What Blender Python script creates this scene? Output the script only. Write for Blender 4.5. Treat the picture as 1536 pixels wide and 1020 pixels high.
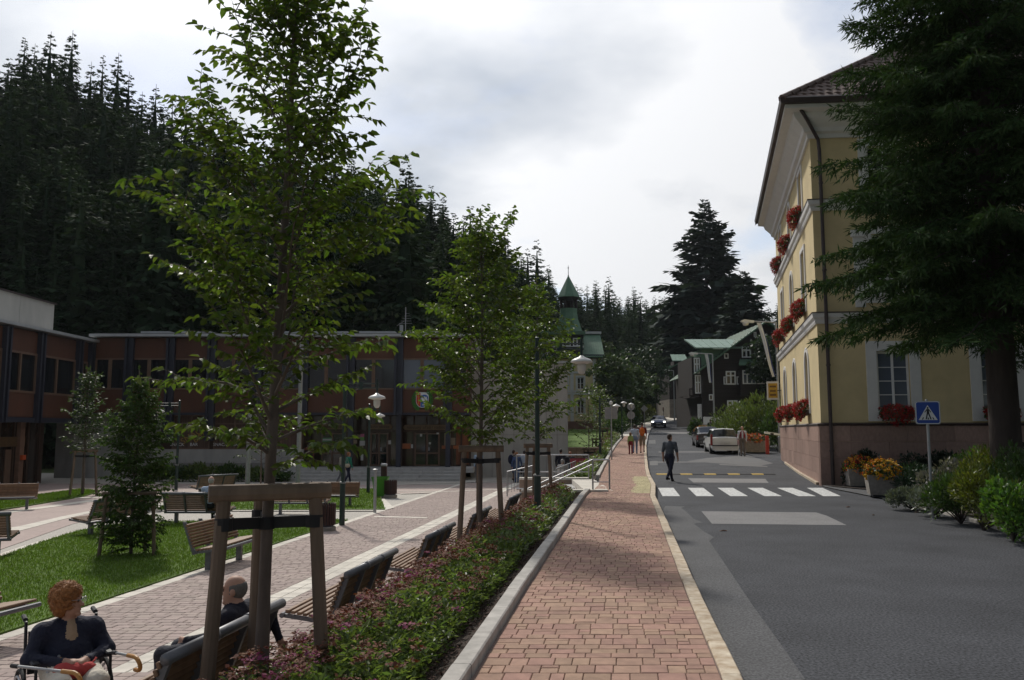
import bpy, math, random
import numpy as np
from math import sin, cos, pi, radians, sqrt, atan2
from mathutils import Vector, Matrix

for _o in list(bpy.data.objects):
    bpy.data.objects.remove(_o)
scene = bpy.context.scene
C = scene.collection
random.seed(7)
RNG = np.random.default_rng(7)

# ------------------------------------------------------------------ camera
F_PX, CAM_H = 1250.0, 1.95
PITCH = math.atan(135.0 / F_PX)
cam_data = bpy.data.cameras.new('camera')
cam_data.sensor_width = 36.0
cam_data.lens = 36.0 * F_PX / 1536.0
cam_data.clip_start = 0.05
cam_data.clip_end = 6000.0
camera = bpy.data.objects.new('camera', cam_data)
camera.location = (0, 0, CAM_H)
camera.rotation_euler = (pi / 2 + PITCH, 0, 0)
C.objects.link(camera)
scene.camera = camera

# ------------------------------------------------------------------ sky and sun
SUN_EL = radians(43.0)
SUN_AZ = radians(-22.0)            # to the left of straight ahead (+Y)
to_sun = Vector((sin(SUN_AZ) * cos(SUN_EL), cos(SUN_AZ) * cos(SUN_EL), sin(SUN_EL)))
world = bpy.data.worlds.new('World')
scene.world = world
world.use_nodes = True
wn, wl = world.node_tree.nodes, world.node_tree.links
wn.clear()
def wnode(t, **kw):
    n = wn.new(t)
    for k, v in kw.items():
        setattr(n, k, v)
    return n
def wmath(op, a, b=None, clamp=False):
    n = wnode('ShaderNodeMath', operation=op, use_clamp=clamp)
    for i, q in enumerate((a, b)):
        if q is None: continue
        if isinstance(q, (int, float)): n.inputs[i].default_value = q
        else: wl.new(q, n.inputs[i])
    return n.outputs[0]
w_out = wnode('ShaderNodeOutputWorld')
w_bg = wnode('ShaderNodeBackground')
w_bg.inputs['Strength'].default_value = 0.12
w_sky = wnode('ShaderNodeTexSky', sky_type='NISHITA')
w_sky.sun_disc = False
w_sky.sun_elevation = SUN_EL
w_sky.sun_rotation = SUN_AZ
w_sky.altitude = 600
w_sky.air_density = 1.0
w_sky.dust_density = 1.5
w_sky.ozone_density = 1.0
w_tc = wnode('ShaderNodeTexCoord')
w_sep = wnode('ShaderNodeSeparateXYZ')
wl.new(w_tc.outputs['Generated'], w_sep.inputs[0])
# project the view direction on a flat cloud deck
zc = wmath('MAXIMUM', wmath('ADD', w_sep.outputs['Z'], 0.20), 0.03)
w_cmb = wnode('ShaderNodeCombineXYZ')
wl.new(wmath('DIVIDE', w_sep.outputs['X'], zc), w_cmb.inputs[0])
wl.new(wmath('DIVIDE', w_sep.outputs['Y'], zc), w_cmb.inputs[1])
w_n1 = wnode('ShaderNodeTexNoise')
w_n1.inputs['Scale'].default_value = 1.15
w_n1.inputs['Detail'].default_value = 8
w_n1.inputs['Roughness'].default_value = 0.52
w_n1.inputs['Distortion'].default_value = 0.25
w_map1 = wnode('ShaderNodeMapping')
w_map1.inputs['Scale'].default_value = (-1, 1, 1)
w_map1.inputs['Location'].default_value = (15.42, 14.11, 0)
wl.new(w_cmb.outputs[0], w_map1.inputs[0])
wl.new(w_map1.outputs[0], w_n1.inputs['Vector'])
w_cover = wnode('ShaderNodeValToRGB')                 # cloud cover
w_cover.color_ramp.elements[0].position = 0.36
w_cover.color_ramp.elements[0].color = (0.12, 0.12, 0.12, 1)
w_cover.color_ramp.elements[1].position = 0.50
w_cover.color_ramp.elements[1].color = (1, 1, 1, 1)
wl.new(w_n1.outputs['Fac'], w_cover.inputs[0])
w_n2 = wnode('ShaderNodeTexNoise')                    # thickness of the cloud: grey bellies
w_n2.inputs['Scale'].default_value = 0.62
w_n2.inputs['Detail'].default_value = 7
w_n2.inputs['Roughness'].default_value = 0.5
w_map2 = wnode('ShaderNodeMapping')
w_map2.inputs['Scale'].default_value = (-1, 1, 1)
w_map2.inputs['Location'].default_value = (2.91, 9.1, 0)
wl.new(w_cmb.outputs[0], w_map2.inputs[0])
wl.new(w_map2.outputs[0], w_n2.inputs['Vector'])
w_thick = wnode('ShaderNodeValToRGB')
w_thick.color_ramp.elements[0].position = 0.46
w_thick.color_ramp.elements[0].color = (8.0, 8.1, 8.3, 1)
w_thick.color_ramp.elements[1].position = 0.63
w_thick.color_ramp.elements[1].color = (2.5, 3.05, 3.9, 1)
wl.new(w_n2.outputs['Fac'], w_thick.inputs[0])
# thin cloud near the sun glows: forward scattering
w_dot = wnode('ShaderNodeVectorMath', operation='DOT_PRODUCT')
w_nrm = wnode('ShaderNodeVectorMath', operation='NORMALIZE')
wl.new(w_tc.outputs['Generated'], w_nrm.inputs[0])
wl.new(w_nrm.outputs[0], w_dot.inputs[0])
w_dot.inputs[1].default_value = to_sun
glow = wmath('MULTIPLY', wmath('POWER', wmath('MULTIPLY', wmath('ADD', w_dot.outputs['Value'], 1.0), 0.5), 3.0), 1.05)
w_gl = wnode('ShaderNodeMix', data_type='RGBA', blend_type='MULTIPLY')
w_gl.inputs['Factor'].default_value = 1.0
w_gc = wnode('ShaderNodeCombineXYZ')
gv = wmath('ADD', glow, 0.22)
for i in range(3): wl.new(gv, w_gc.inputs[i])
wl.new(w_thick.outputs[0], w_gl.inputs['A'])
wl.new(w_gc.outputs[0], w_gl.inputs['B'])
w_mix = wnode('ShaderNodeMix', data_type='RGBA')
wl.new(w_cover.outputs[0], w_mix.inputs['Factor'])
wl.new(w_sky.outputs[0], w_mix.inputs['A'])
wl.new(w_gl.outputs['Result'], w_mix.inputs['B'])
wl.new(w_mix.outputs['Result'], w_bg.inputs['Color'])
wl.new(w_bg.outputs[0], w_out.inputs['Surface'])

sun_data = bpy.data.lights.new('sun', 'SUN')
sun_data.energy = 2.9
sun_data.angle = radians(3.0)
sun_data.color = (1.0, 0.95, 0.86)
sun = bpy.data.objects.new('sun', sun_data)
sun.rotation_euler = to_sun.to_track_quat('Z', 'Y').to_euler()
sun.location = (-20, 60, 60)
C.objects.link(sun)

scene.view_settings.view_transform = 'Standard'
scene.view_settings.look = 'None'
scene.view_settings.gamma = 1.0
scene.view_settings.use_curve_mapping = False
scene.view_settings.exposure = 0.0
scene.cycles.max_bounces = 6
scene.cycles.transparent_max_bounces = 8
scene.cycles.use_denoising = True

# ------------------------------------------------------------------ placing helpers
_c, _s = cos(PITCH), sin(PITCH)
def _ray(px, py):
    u, v = (px - 768.0) / F_PX, (510.0 - py) / F_PX
    return u, _c - v * _s, _s + v * _c
def at(px, py, Y):
    x, y, w = _ray(px, py); t = Y / y
    return Vector((x * t, Y, CAM_H + w * t))
def on_z(px, py, z):
    x, y, w = _ray(px, py); t = (z - CAM_H) / w
    return Vector((x * t, y * t, z))
PLA, PLB = -0.375, -0.0125
def plaza_z(Y):
    return PLA + PLB * min(max(Y, -30.0), 46.0)
def on_plaza(px, py):
    x, y, w = _ray(px, py); t = (PLA - CAM_H) / (w - PLB * y)
    if y * t > 46.0:
        t = (plaza_z(46.0) - CAM_H) / w
    return Vector((x * t, y * t, CAM_H + w * t))
_RY = [-60, 28, 36, 42, 49, 60, 80, 106, 125, 145, 200, 400]
_RZ = [0, 0, .08, .22, .45, .78, 1.38, 2.4, 3.5, 4.7, 8.0, 14]
def road_z(Y):
    return float(np.interp(Y, _RY, _RZ))

# ------------------------------------------------------------------ mesh builder
class MB:
    def __init__(self):
        self.v, self.f, self.m = [], [], []
    def add(self, vs, fs, mi=0):
        o = len(self.v)
        self.v.extend([tuple(p) for p in vs])
        self.f.extend([tuple(i + o for i in q) for q in fs])
        self.m.extend([mi] * len(fs))
        return self
    def box(self, x0, x1, y0, y1, z0, z1, mi=0, bev=0.0):
        if bev > 0:
            b = min(bev, abs(x1 - x0) * .45, abs(y1 - y0) * .45, abs(z1 - z0) * .45)
            X, Y, Z = (x0, x0 + b, x1 - b, x1), (y0, y0 + b, y1 - b, y1), (z0, z0 + b, z1 - b, z1)
            vs, idx = [], {}
            def vid(i, j, k):
                if (i, j, k) not in idx:
                    idx[(i, j, k)] = len(vs); vs.append((X[i], Y[j], Z[k]))
                return idx[(i, j, k)]
            fs = []
            for k, s in ((0, -1), (3, 1)):
                q = [vid(1, 1, k), vid(2, 1, k), vid(2, 2, k), vid(1, 2, k)]; fs.append(q if s > 0 else q[::-1])
            for j, s in ((0, -1), (3, 1)):
                q = [vid(1, j, 1), vid(2, j, 1), vid(2, j, 2), vid(1, j, 2)]; fs.append(q[::-1] if s > 0 else q)
            for i, s in ((0, -1), (3, 1)):
                q = [vid(i, 1, 1), vid(i, 2, 1), vid(i, 2, 2), vid(i, 1, 2)]; fs.append(q if s > 0 else q[::-1])
            E = {0: 1, 3: 2}
            for k in (0, 3):
                for j in (0, 3):
                    q = [vid(1, E[j], k), vid(2, E[j], k), vid(2, j, E[k]), vid(1, j, E[k])]
                    fs.append(q if (k == 3) == (j == 0) else q[::-1]); fs[-1] = fs[-1][::-1]
                for i in (0, 3):
                    q = [vid(E[i], 1, k), vid(E[i], 2, k), vid(i, 2, E[k]), vid(i, 1, E[k])]
                    fs.append(q if (k == 3) == (i == 3) else q[::-1]); fs[-1] = fs[-1][::-1]
            for j in (0, 3):
                for i in (0, 3):
                    q = [vid(E[i], j, 1), vid(E[i], j, 2), vid(i, E[j], 2), vid(i, E[j], 1)]
                    fs.append(q if (i == 3) == (j == 0) else q[::-1]); fs[-1] = fs[-1][::-1]
            for i in (0, 3):
                for j in (0, 3):
                    for k in (0, 3):
                        q = [vid(E[i], E[j], k), vid(i, E[j], E[k]), vid(E[i], j, E[k])]
                        fs.append(q if ((i == 3) ^ (j == 3) ^ (k == 3)) else q[::-1])
            return self.add(vs, fs, mi)
        vs = [(x0, y0, z0), (x1, y0, z0), (x1, y1, z0), (x0, y1, z0), (x0, y0, z1), (x1, y0, z1), (x1, y1, z1), (x0, y1, z1)]
        return self.add(vs, [(0, 3, 2, 1), (4, 5, 6, 7), (0, 1, 5, 4), (1, 2, 6, 5), (2, 3, 7, 6), (3, 0, 4, 7)], mi)
    def bar(self, a, b, w, h, mi=0, up=(0, 0, 1)):
        """box beam from a to b, w wide (sideways), h high (along up)"""
        a, b = Vector(a), Vector(b); d = (b - a).normalized()
        s = d.cross(Vector(up))
        if s.length < 1e-5: s = d.cross(Vector((1, 0, 0)))
        s.normalize(); u = s.cross(d)
        vs = []
        for p in (a, b):
            for i, j in ((-1, -1), (1, -1), (1, 1), (-1, 1)):
                vs.append(p + s * (w / 2 * i) + u * (h / 2 * j))
        return self.add(vs, [(0, 1, 2, 3), (7, 6, 5, 4), (0, 4, 5, 1), (1, 5, 6, 2), (2, 6, 7, 3), (3, 7, 4, 0)], mi)
    def tube(self, pts, r, n=8, mi=0, cap=True):
        pts = [Vector(p) for p in pts]
        k = len(pts)
        rs = r if isinstance(r, (list, tuple, np.ndarray)) else [r] * k
        o = len(self.v); prev = None
        for i, p in enumerate(pts):
            d = (pts[min(i + 1, k - 1)] - pts[max(i - 1, 0)])
            if d.length < 1e-9: d = Vector((0, 0, 1))
            d.normalize()
            if prev is None:
                a = d.orthogonal().normalized()
            else:
                a = prev - d * prev.dot(d)
                a = a.normalized() if a.length > 1e-6 else d.orthogonal().normalized()
            prev = a; b = d.cross(a)
            for j in range(n):
                t = 2 * pi * j / n
                self.v.append(tuple(p + (a * cos(t) + b * sin(t)) * rs[i]))
        for i in range(k - 1):
            for j in range(n):
                j2 = (j + 1) % n
                self.f.append((o + i * n + j, o + i * n + j2, o + (i + 1) * n + j2, o + (i + 1) * n + j)); self.m.append(mi)
        if cap:
            self.f.append(tuple(o + j for j in range(n))[::-1]); self.m.append(mi)
            self.f.append(tuple(o + (k - 1) * n + j for j in range(n))); self.m.append(mi)
        return self
    def lathe(self, prof, n=16, cx=0, cy=0, cz=0, mi=0, cap=True):
        o = len(self.v); k = len(prof)
        for r, z in prof:
            for j in range(n):
                t = 2 * pi * j / n
                self.v.append((cx + r * cos(t), cy + r * sin(t), cz + z))
        for i in range(k - 1):
            for j in range(n):
                j2 = (j + 1) % n
                self.f.append((o + i * n + j, o + i * n + j2, o + (i + 1) * n + j2, o + (i + 1) * n + j)); self.m.append(mi)
        if cap:
            self.f.append(tuple(o + j for j in range(n))[::-1]); self.m.append(mi)
            self.f.append(tuple(o + (k - 1) * n + j for j in range(n))); self.m.append(mi)
        return self
    def prism(self, poly, z0, z1, mi=0, zf=None):
        """vertical prism over a plan polygon (counter-clockwise)"""
        n = len(poly)
        A = 0.0
        for i in range(n):
            A += poly[i][0] * poly[(i + 1) % n][1] - poly[(i + 1) % n][0] * poly[i][1]
        if A < 0: poly = poly[::-1]
        vs = [(p[0], p[1], z0 if zf is None else zf(p) + z0) for p in poly] + [(p[0], p[1], z1 if zf is None else zf(p) + z1) for p in poly]
        fs = [tuple(range(n))[::-1], tuple(range(n, 2 * n))]
        fs += [(i, (i + 1) % n, n + (i + 1) % n, n + i) for i in range(n)]
        return self.add(vs, fs, mi)
    def slab(self, poly, o, u, w, t, mi=0):
        """extrude a 2-d polygon lying in the plane (o; u, w) by vector t"""
        o, u, w, t = Vector(o), Vector(u), Vector(w), Vector(t)
        n = len(poly)
        vs = [o + u * a + w * b for a, b in poly] + [o + u * a + w * b + t for a, b in poly]
        A = sum(poly[i][0] * poly[(i + 1) % n][1] - poly[(i + 1) % n][0] * poly[i][1] for i in range(n))
        flip = (A * u.cross(w).dot(t)) < 0
        fs = [tuple(range(n))[::-1], tuple(range(n, 2 * n))] + [(i, (i + 1) % n, n + (i + 1) % n, n + i) for i in range(n)]
        if flip: fs = [q[::-1] for q in fs]
        return self.add(vs, fs, mi)
    def xform(self, M):
        self.v = [tuple(M @ Vector(p)) for p in self.v]
        return self
    def merge(self, other, mi=None):
        o = len(self.v)
        self.v.extend(other.v)
        self.f.extend([tuple(i + o for i in q) for q in other.f])
        self.m.extend(other.m if mi is None else [mi] * len(other.f))
        return self
    def mesh(self, name, mats, smooth=False):
        me = bpy.data.meshes.new(name)
        me.from_pydata(self.v, [], self.f)
        for m in (mats if isinstance(mats, (list, tuple)) else [mats]):
            me.materials.append(m)
        if any(self.m): me.polygons.foreach_set('material_index', self.m)
        if smooth: me.polygons.foreach_set('use_smooth', [True] * len(me.polygons))
        me.update()
        return me
    def build(self, name, mats, parent=None, smooth=False):
        return link(name, self.mesh(name, mats, smooth), parent)

def link(name, data, parent=None, loc=None, rz=None):
    o = bpy.data.objects.new(name, data)
    C.objects.link(o)
    if parent is not None: o.parent = parent
    if loc is not None: o.location = loc
    if rz is not None: o.rotation_euler = (0, 0, rz)
    return o
def tag(o, label=None, cat=None, group=None, kind=None):
    if label: o['label'] = label
    if cat: o['category'] = cat
    if group: o['group'] = group
    if kind: o['kind'] = kind
    return o
def thing(name, label, cat, loc=(0, 0, 0), rz=0.0, group=None):
    o = bpy.data.objects.new(name, None)
    o.empty_display_size = 0.2
    C.objects.link(o)
    o.location = loc; o.rotation_euler = (0, 0, rz)
    return tag(o, label, cat, group)
def copy_tree(src, parent=None):
    c = src.copy(); C.objects.link(c)
    if parent is not None: c.parent = parent
    for ch in src.children: copy_tree(ch, c)
    return c
def fast_mesh(name, V, Fq, mats, mat_idx=None, smooth=False):
    """V (n,3) float array, Fq (m,k) int array, all faces k-gons"""
    me = bpy.data.meshes.new(name)
    n, (m, k) = len(V), Fq.shape
    me.vertices.add(n); me.vertices.foreach_set('co', np.ascontiguousarray(V, np.float32).ravel())
    me.loops.add(m * k); me.loops.foreach_set('vertex_index', np.ascontiguousarray(Fq, np.int32).ravel())
    me.polygons.add(m); me.polygons.foreach_set('loop_start', np.arange(0, m * k, k, dtype=np.int32))
    for q in (mats if isinstance(mats, (list, tuple)) else [mats]): me.materials.append(q)
    if mat_idx is not None: me.polygons.foreach_set('material_index', np.ascontiguousarray(mat_idx, np.int32))
    me.polygons.foreach_set('use_smooth', np.full(m, smooth))
    me.update(calc_edges=True)
    me.validate()
    return me

# ------------------------------------------------------------------ materials
def _n(nt, t, **kw):
    n = nt.nodes.new(t)
    for k, v in kw.items(): setattr(n, k, v)
    return n
def M(name, col, rough=0.8, var=0.18, scale=3.0, bump=0.0, bscale=60.0, metal=0.0, spec=0.4, rand=0.0, col2=None,
      emit=0.0, coat=0.0, macro=0.0, mscale=.3, detail=5.0, streak=0.0, hue=0.0, obj=False, dist=0.02):
    m = bpy.data.materials.new(name); m.use_nodes = True
    nt = m.node_tree; L = nt.links
    b = nt.nodes['Principled BSDF']
    b.inputs['Roughness'].default_value = rough
    b.inputs['Metallic'].default_value = metal
    b.inputs['Specular IOR Level'].default_value = spec
    if coat: b.inputs['Coat Weight'].default_value = coat; b.inputs['Coat Roughness'].default_value = 0.06
    if obj: pos = _n(nt, 'ShaderNodeTexCoord').outputs['Object']
    else: pos = _n(nt, 'ShaderNodeNewGeometry').outputs['Position']
    tex = _n(nt, 'ShaderNodeTexNoise')
    tex.inputs['Scale'].default_value = scale; tex.inputs['Detail'].default_value = detail
    tex.inputs['Roughness'].default_value = 0.6
    src = pos
    if streak:
        mp = _n(nt, 'ShaderNodeMapping'); mp.inputs['Scale'].default_value = (1, 1, streak)
        L.new(pos, mp.inputs[0]); src = mp.outputs[0]
    L.new(src, tex.inputs['Vector'])
    b.inputs['Specular IOR Level'].default_value = spec
    c1 = tuple(min(1, c * (1 + var)) for c in col); c0 = tuple(c * (1 - var) for c in (col2 or col))
    ramp = _n(nt, 'ShaderNodeValToRGB')
    ramp.color_ramp.elements[0].position = 0.3; ramp.color_ramp.elements[0].color = (*c0, 1)
    ramp.color_ramp.elements[1].position = 0.7; ramp.color_ramp.elements[1].color = (*c1, 1)
    L.new(tex.outputs['Fac'], ramp.inputs[0])
    outc = ramp.outputs[0]
    if macro:
        t3 = _n(nt, 'ShaderNodeTexNoise'); t3.inputs['Scale'].default_value = mscale; t3.inputs['Detail'].default_value = 6; t3.inputs['Roughness'].default_value = .65
        L.new(pos, t3.inputs['Vector'])
        r3 = _n(nt, 'ShaderNodeMapRange'); L.new(t3.outputs['Fac'], r3.inputs['Value'])
        r3.inputs['From Min'].default_value = .3; r3.inputs['From Max'].default_value = .7; r3.inputs['To Min'].default_value = 1 - macro; r3.inputs['To Max'].default_value = 1 + macro
        h3 = _n(nt, 'ShaderNodeHueSaturation'); L.new(r3.outputs[0], h3.inputs['Value']); L.new(outc, h3.inputs['Color']); outc = h3.outputs[0]
    if rand or hue:
        g = _n(nt, 'ShaderNodeNewGeometry'); oi = _n(nt, 'ShaderNodeObjectInfo')
        ad = _n(nt, 'ShaderNodeMath', operation='ADD'); L.new(g.outputs['Random Per Island'], ad.inputs[0]); L.new(oi.outputs['Random'], ad.inputs[1])
        fr = _n(nt, 'ShaderNodeMath', operation='FRACT'); L.new(ad.outputs[0], fr.inputs[0])
        hs = _n(nt, 'ShaderNodeHueSaturation')
        mr = _n(nt, 'ShaderNodeMapRange'); L.new(fr.outputs[0], mr.inputs['Value'])
        mr.inputs['To Min'].default_value = 1 - rand; mr.inputs['To Max'].default_value = 1 + rand
        L.new(mr.outputs[0], hs.inputs['Value'])
        if hue:
            f2 = _n(nt, 'ShaderNodeMath', operation='MULTIPLY'); L.new(fr.outputs[0], f2.inputs[0]); f2.inputs[1].default_value = 7.31
            f3 = _n(nt, 'ShaderNodeMath', operation='FRACT'); L.new(f2.outputs[0], f3.inputs[0])
            m2 = _n(nt, 'ShaderNodeMapRange'); L.new(f3.outputs[0], m2.inputs['Value'])
            m2.inputs['To Min'].default_value = 0.5 - hue; m2.inputs['To Max'].default_value = 0.5 + hue
            L.new(m2.outputs[0], hs.inputs['Hue'])
        L.new(outc, hs.inputs['Color']); outc = hs.outputs[0]
    L.new(outc, b.inputs['Base Color'])
    if emit:
        L.new(outc, b.inputs['Emission Color']); b.inputs['Emission Strength'].default_value = emit
    if bump:
        t2 = _n(nt, 'ShaderNodeTexNoise'); t2.inputs['Scale'].default_value = bscale; t2.inputs['Detail'].default_value = 4
        L.new(src, t2.inputs['Vector'])
        bp = _n(nt, 'ShaderNodeBump'); bp.inputs['Strength'].default_value = bump; bp.inputs['Distance'].default_value = dist
        L.new(t2.outputs['Fac'], bp.inputs['Height']); L.new(bp.outputs[0], b.inputs['Normal'])
    return m
def leaf_mat(name, col, trans=0.35, rand=0.3, hue=0.02, rough=0.45, spec=0.4, tcol=None):
    m = M(name, col, rough=rough, var=0.12, scale=2.0, rand=rand, hue=hue, spec=spec)
    nt = m.node_tree; L = nt.links
    b = nt.nodes['Principled BSDF']; out = nt.nodes['Material Output']
    tr = _n(nt, 'ShaderNodeBsdfTranslucent')
    src = b.inputs['Base Color'].links[0].from_socket
    mu = _n(nt, 'ShaderNodeMix', data_type='RGBA', blend_type='MULTIPLY'); mu.inputs['Factor'].default_value = 1.0
    L.new(src, mu.inputs['A']); mu.inputs['B'].default_value = (*(tcol or (1.5, 1.6, 0.7)), 1)
    L.new(mu.outputs['Result'], tr.inputs['Color'])
    mx = _n(nt, 'ShaderNodeMixShader'); mx.inputs[0].default_value = trans
    L.new(b.outputs[0], mx.inputs[1]); L.new(tr.outputs[0], mx.inputs[2]); L.new(mx.outputs[0], out.inputs['Surface'])
    return m
# ------------------------------------------------------------------ material library
m_asphalt = M('asphalt', (.056, .058, .065), spec=.2, rough=.84, var=.85, scale=38, bump=.6, bscale=110, dist=.006, detail=3, macro=.24, mscale=.6)
m_asphalt_old = M('asphalt_old', (.088, .088, .092), rough=.9, var=.6, scale=40, macro=.14, mscale=.8, bump=.5, bscale=150, dist=.006)
m_patch = M('road_patch', (.20, .195, .195), rough=.9, var=.4, scale=45, macro=.12, mscale=1.2, bump=.4, bscale=140, dist=.005)
m_patch2 = M('road_patch_dull', (.125, .123, .123), rough=.9, var=.12, scale=1.6, bump=.4, bscale=140, dist=.005)
m_paint = M('road_paint', (.70, .70, .68), rough=.7, var=.12, scale=11, col2=(.36, .36, .36), macro=.12, mscale=2.0, bump=.2, bscale=120, dist=.004)
m_paint_yellow = M('bump_yellow', (.55, .38, .10), rough=.7, var=.2, scale=12)
m_rubber = M('rubber', (.03, .03, .032), rough=.7, var=.2, scale=10)
m_brick = M('paver_pink', (.335, .205, .152), rough=.88, var=.16, scale=9, rand=.13, hue=.012, macro=.10, mscale=.7, bump=.35, bscale=190, dist=.004)
m_brick_dark = M('paver_plaza', (.36, .285, .255), rough=.88, var=.12, scale=9, rand=.09, hue=.008, macro=.08, mscale=.6, bump=.35, bscale=170, dist=.004)
m_joint = M('joint_sand', (.20, .15, .13), rough=.95, var=.2, scale=30)
m_tactile = M('tactile_yellow', (.42, .36, .20), rough=.88, var=.12, scale=5, rand=.15, bump=.3, bscale=170, dist=.004)
m_cream = M('cream_slab', (.60, .555, .485), rough=.85, var=.12, scale=4, macro=.10, mscale=1.0, rand=.08, bump=.25, bscale=120, dist=.004)
m_kerb = M('kerb_concrete', (.40, .375, .345), rough=.88, var=.14, scale=5, macro=.15, mscale=2.5, rand=.09, bump=.3, bscale=110, dist=.004)
m_kerb_rust = M('kerb_granite', (.50, .435, .34), rough=.85, var=.2, scale=7, rand=.12, col2=(.42, .30, .19), bump=.3, bscale=110, dist=.004)
m_gravel = M('plaza_gravel', (.44, .41, .365), rough=.92, var=.3, scale=26, bump=.7, bscale=70, dist=.01, detail=8)
m_soil = M('bed_soil', (.05, .036, .028), rough=.98, var=.35, scale=25, bump=1.0, bscale=50, dist=.03)
m_lawn = M('lawn_ground', (.085, .145, .018), rough=.95, var=.25, scale=1.4, bump=.8, bscale=60, dist=.02)
m_meadow = M('valley_ground', (.085, .11, .035), rough=.95, var=.35, scale=.35, bump=.6, bscale=8, dist=.05)
m_forest_floor = M('forest_floor', (.018, .022, .012), rough=.98, var=.4, scale=.5)
m_concrete = M('concrete', (.40, .385, .36), rough=.9, var=.14, scale=1.6, streak=.25, bump=.25, bscale=40, dist=.006)
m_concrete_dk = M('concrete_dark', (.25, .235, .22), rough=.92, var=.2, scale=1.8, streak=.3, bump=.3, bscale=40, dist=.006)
m_stone_step = M('step_stone', (.42, .41, .395), rough=.88, var=.12, scale=3, rand=.07, bump=.3, bscale=60, dist=.004)
m_sandstone = M('sandstone', (.34, .25, .19), rough=.9, var=.2, scale=4, rand=.12, bump=.4, bscale=40, dist=.006)

# ------------------------------------------------------------------ road outline
LEFT = [(-.9, -14), (.9, 0), (1.76, 6.8), (2.13, 9.7), (3.0, 16.1), (4.02, 23.7), (4.85, 28.5), (5.5, 33.5), (6.15, 38), (7.85, 49),
        (9.6, 60), (13, 80), (16.3, 98), (18.6, 107), (21.2, 115), (23.6, 121), (29.4, 138), (34, 150), (42, 170), (49, 185)]
RIGHT = [(7.6, -14), (8.2, 0), (9.0, 14), (9.9, 18.5), (10.15, 20.8), (10.5, 24), (10.62, 28.6), (10.75, 29.7), (14.05, 43.5), (17.2, 50),
         (18.2, 58), (18.9, 70), (19.9, 85), (21.9, 100), (23.6, 107), (25.8, 115), (27.8, 121), (32.4, 138), (37, 150), (45, 170), (52, 185)]
_lx, _ly = zip(*LEFT); _rx, _ry = zip(*RIGHT)
def road_l(Y): return float(np.interp(Y, _ly, _lx))
def road_r(Y): return float(np.interp(Y, _ry, _rx))
KERB_W = .15
PAVE_W = 1.80
def pave_r(Y): return road_l(Y) - KERB_W                    # inner edge of road-side kerb
def pave_l(Y):
    return road_l(Y) - KERB_W - float(np.interp(Y, [0, 8, 26, 50, 80], [PAVE_W + .1, PAVE_W + .05, 1.78, 1.9, 2.0]))
def bench_x(Y): return -3.16 + .148 * Y                     # back edge of the planting bed, plaza side
def bed_l(Y): return min(bench_x(Y) + .18, pave_l(Y) - .6)

def left_z(Y):
    return float(np.interp(Y, [-60, 46, 56, 62, 85, 100, 140, 200, 400], [plaza_z(-60), plaza_z(46), -.95, -.4, 1.55, 1.9, 4.2, 7.5, 14]))
def ground_z(X, Y):
    a, b = left_z(Y) - .10, road_z(Y) - .14
    x0 = bench_x(min(Y, 80)) + .25
    t = min(max((X - x0) / max(pave_l(Y) - x0 - .1, .4), 0), 1)
    return a + (b - a) * t
gx = np.concatenate([[-2500, -900, -350, -150], np.arange(-80, 60.1, 1.0), [90, 150, 350, 900, 2500]])
gy = np.concatenate([[-2500, -900, -300, -100, -50], np.arange(-20, 190.1, 1.25), [230, 300, 500, 1000, 2500]])
V = np.array([(x, y, ground_z(x, min(max(y, -60), 400))) for y in gy for x in gx])
nx, ny = len(gx), len(gy)
Fq = np.array([(j * nx + i, j * nx + i + 1, (j + 1) * nx + i + 1, (j + 1) * nx + i) for j in range(ny - 1) for i in range(nx - 1)])
tag(link('ground', fast_mesh('ground', V, Fq, m_meadow, smooth=True)), 'grassy valley floor under the street and square', 'ground', kind='structure')

def strip(name, fl, fr, y0, y1, dz, mat, step=.6, zf=road_z, parent=None, nsub=1):
    ys = np.linspace(y0, y1, max(2, int((y1 - y0) / step) + 1))
    mb = MB(); k = nsub + 1
    for y in ys:
        for i in range(k):
            t = i / nsub
            mb.v.append((fl(y) * (1 - t) + fr(y) * t, y, zf(y) + dz))
    for j in range(len(ys) - 1):
        for i in range(nsub):
            a = j * k + i
            mb.f.append((a, a + 1, a + 1 + k, a + k)); mb.m.append(0)
    return mb.build(name, mat, parent, smooth=True)

road = tag(strip('road', lambda y: road_l(y) - .02, lambda y: road_r(y) + .02, -14, 185, 0, m_asphalt), 'grey asphalt street climbing gently uphill past the houses', 'road', kind='structure')

def flat_piece(name, pts, mat, parent=None, dz=.004, zf=road_z, thick=.0):
    mb = MB(); n = len(pts)
    mb.add([(p[0], p[1], zf(p[1]) + dz) for p in pts], [tuple(range(n))])
    A = sum(pts[i][0] * pts[(i + 1) % n][1] - pts[(i + 1) % n][0] * pts[i][1] for i in range(n))
    if A < 0: mb.f = [q[::-1] for q in mb.f]
    return mb.build(name, mat, parent)
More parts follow.
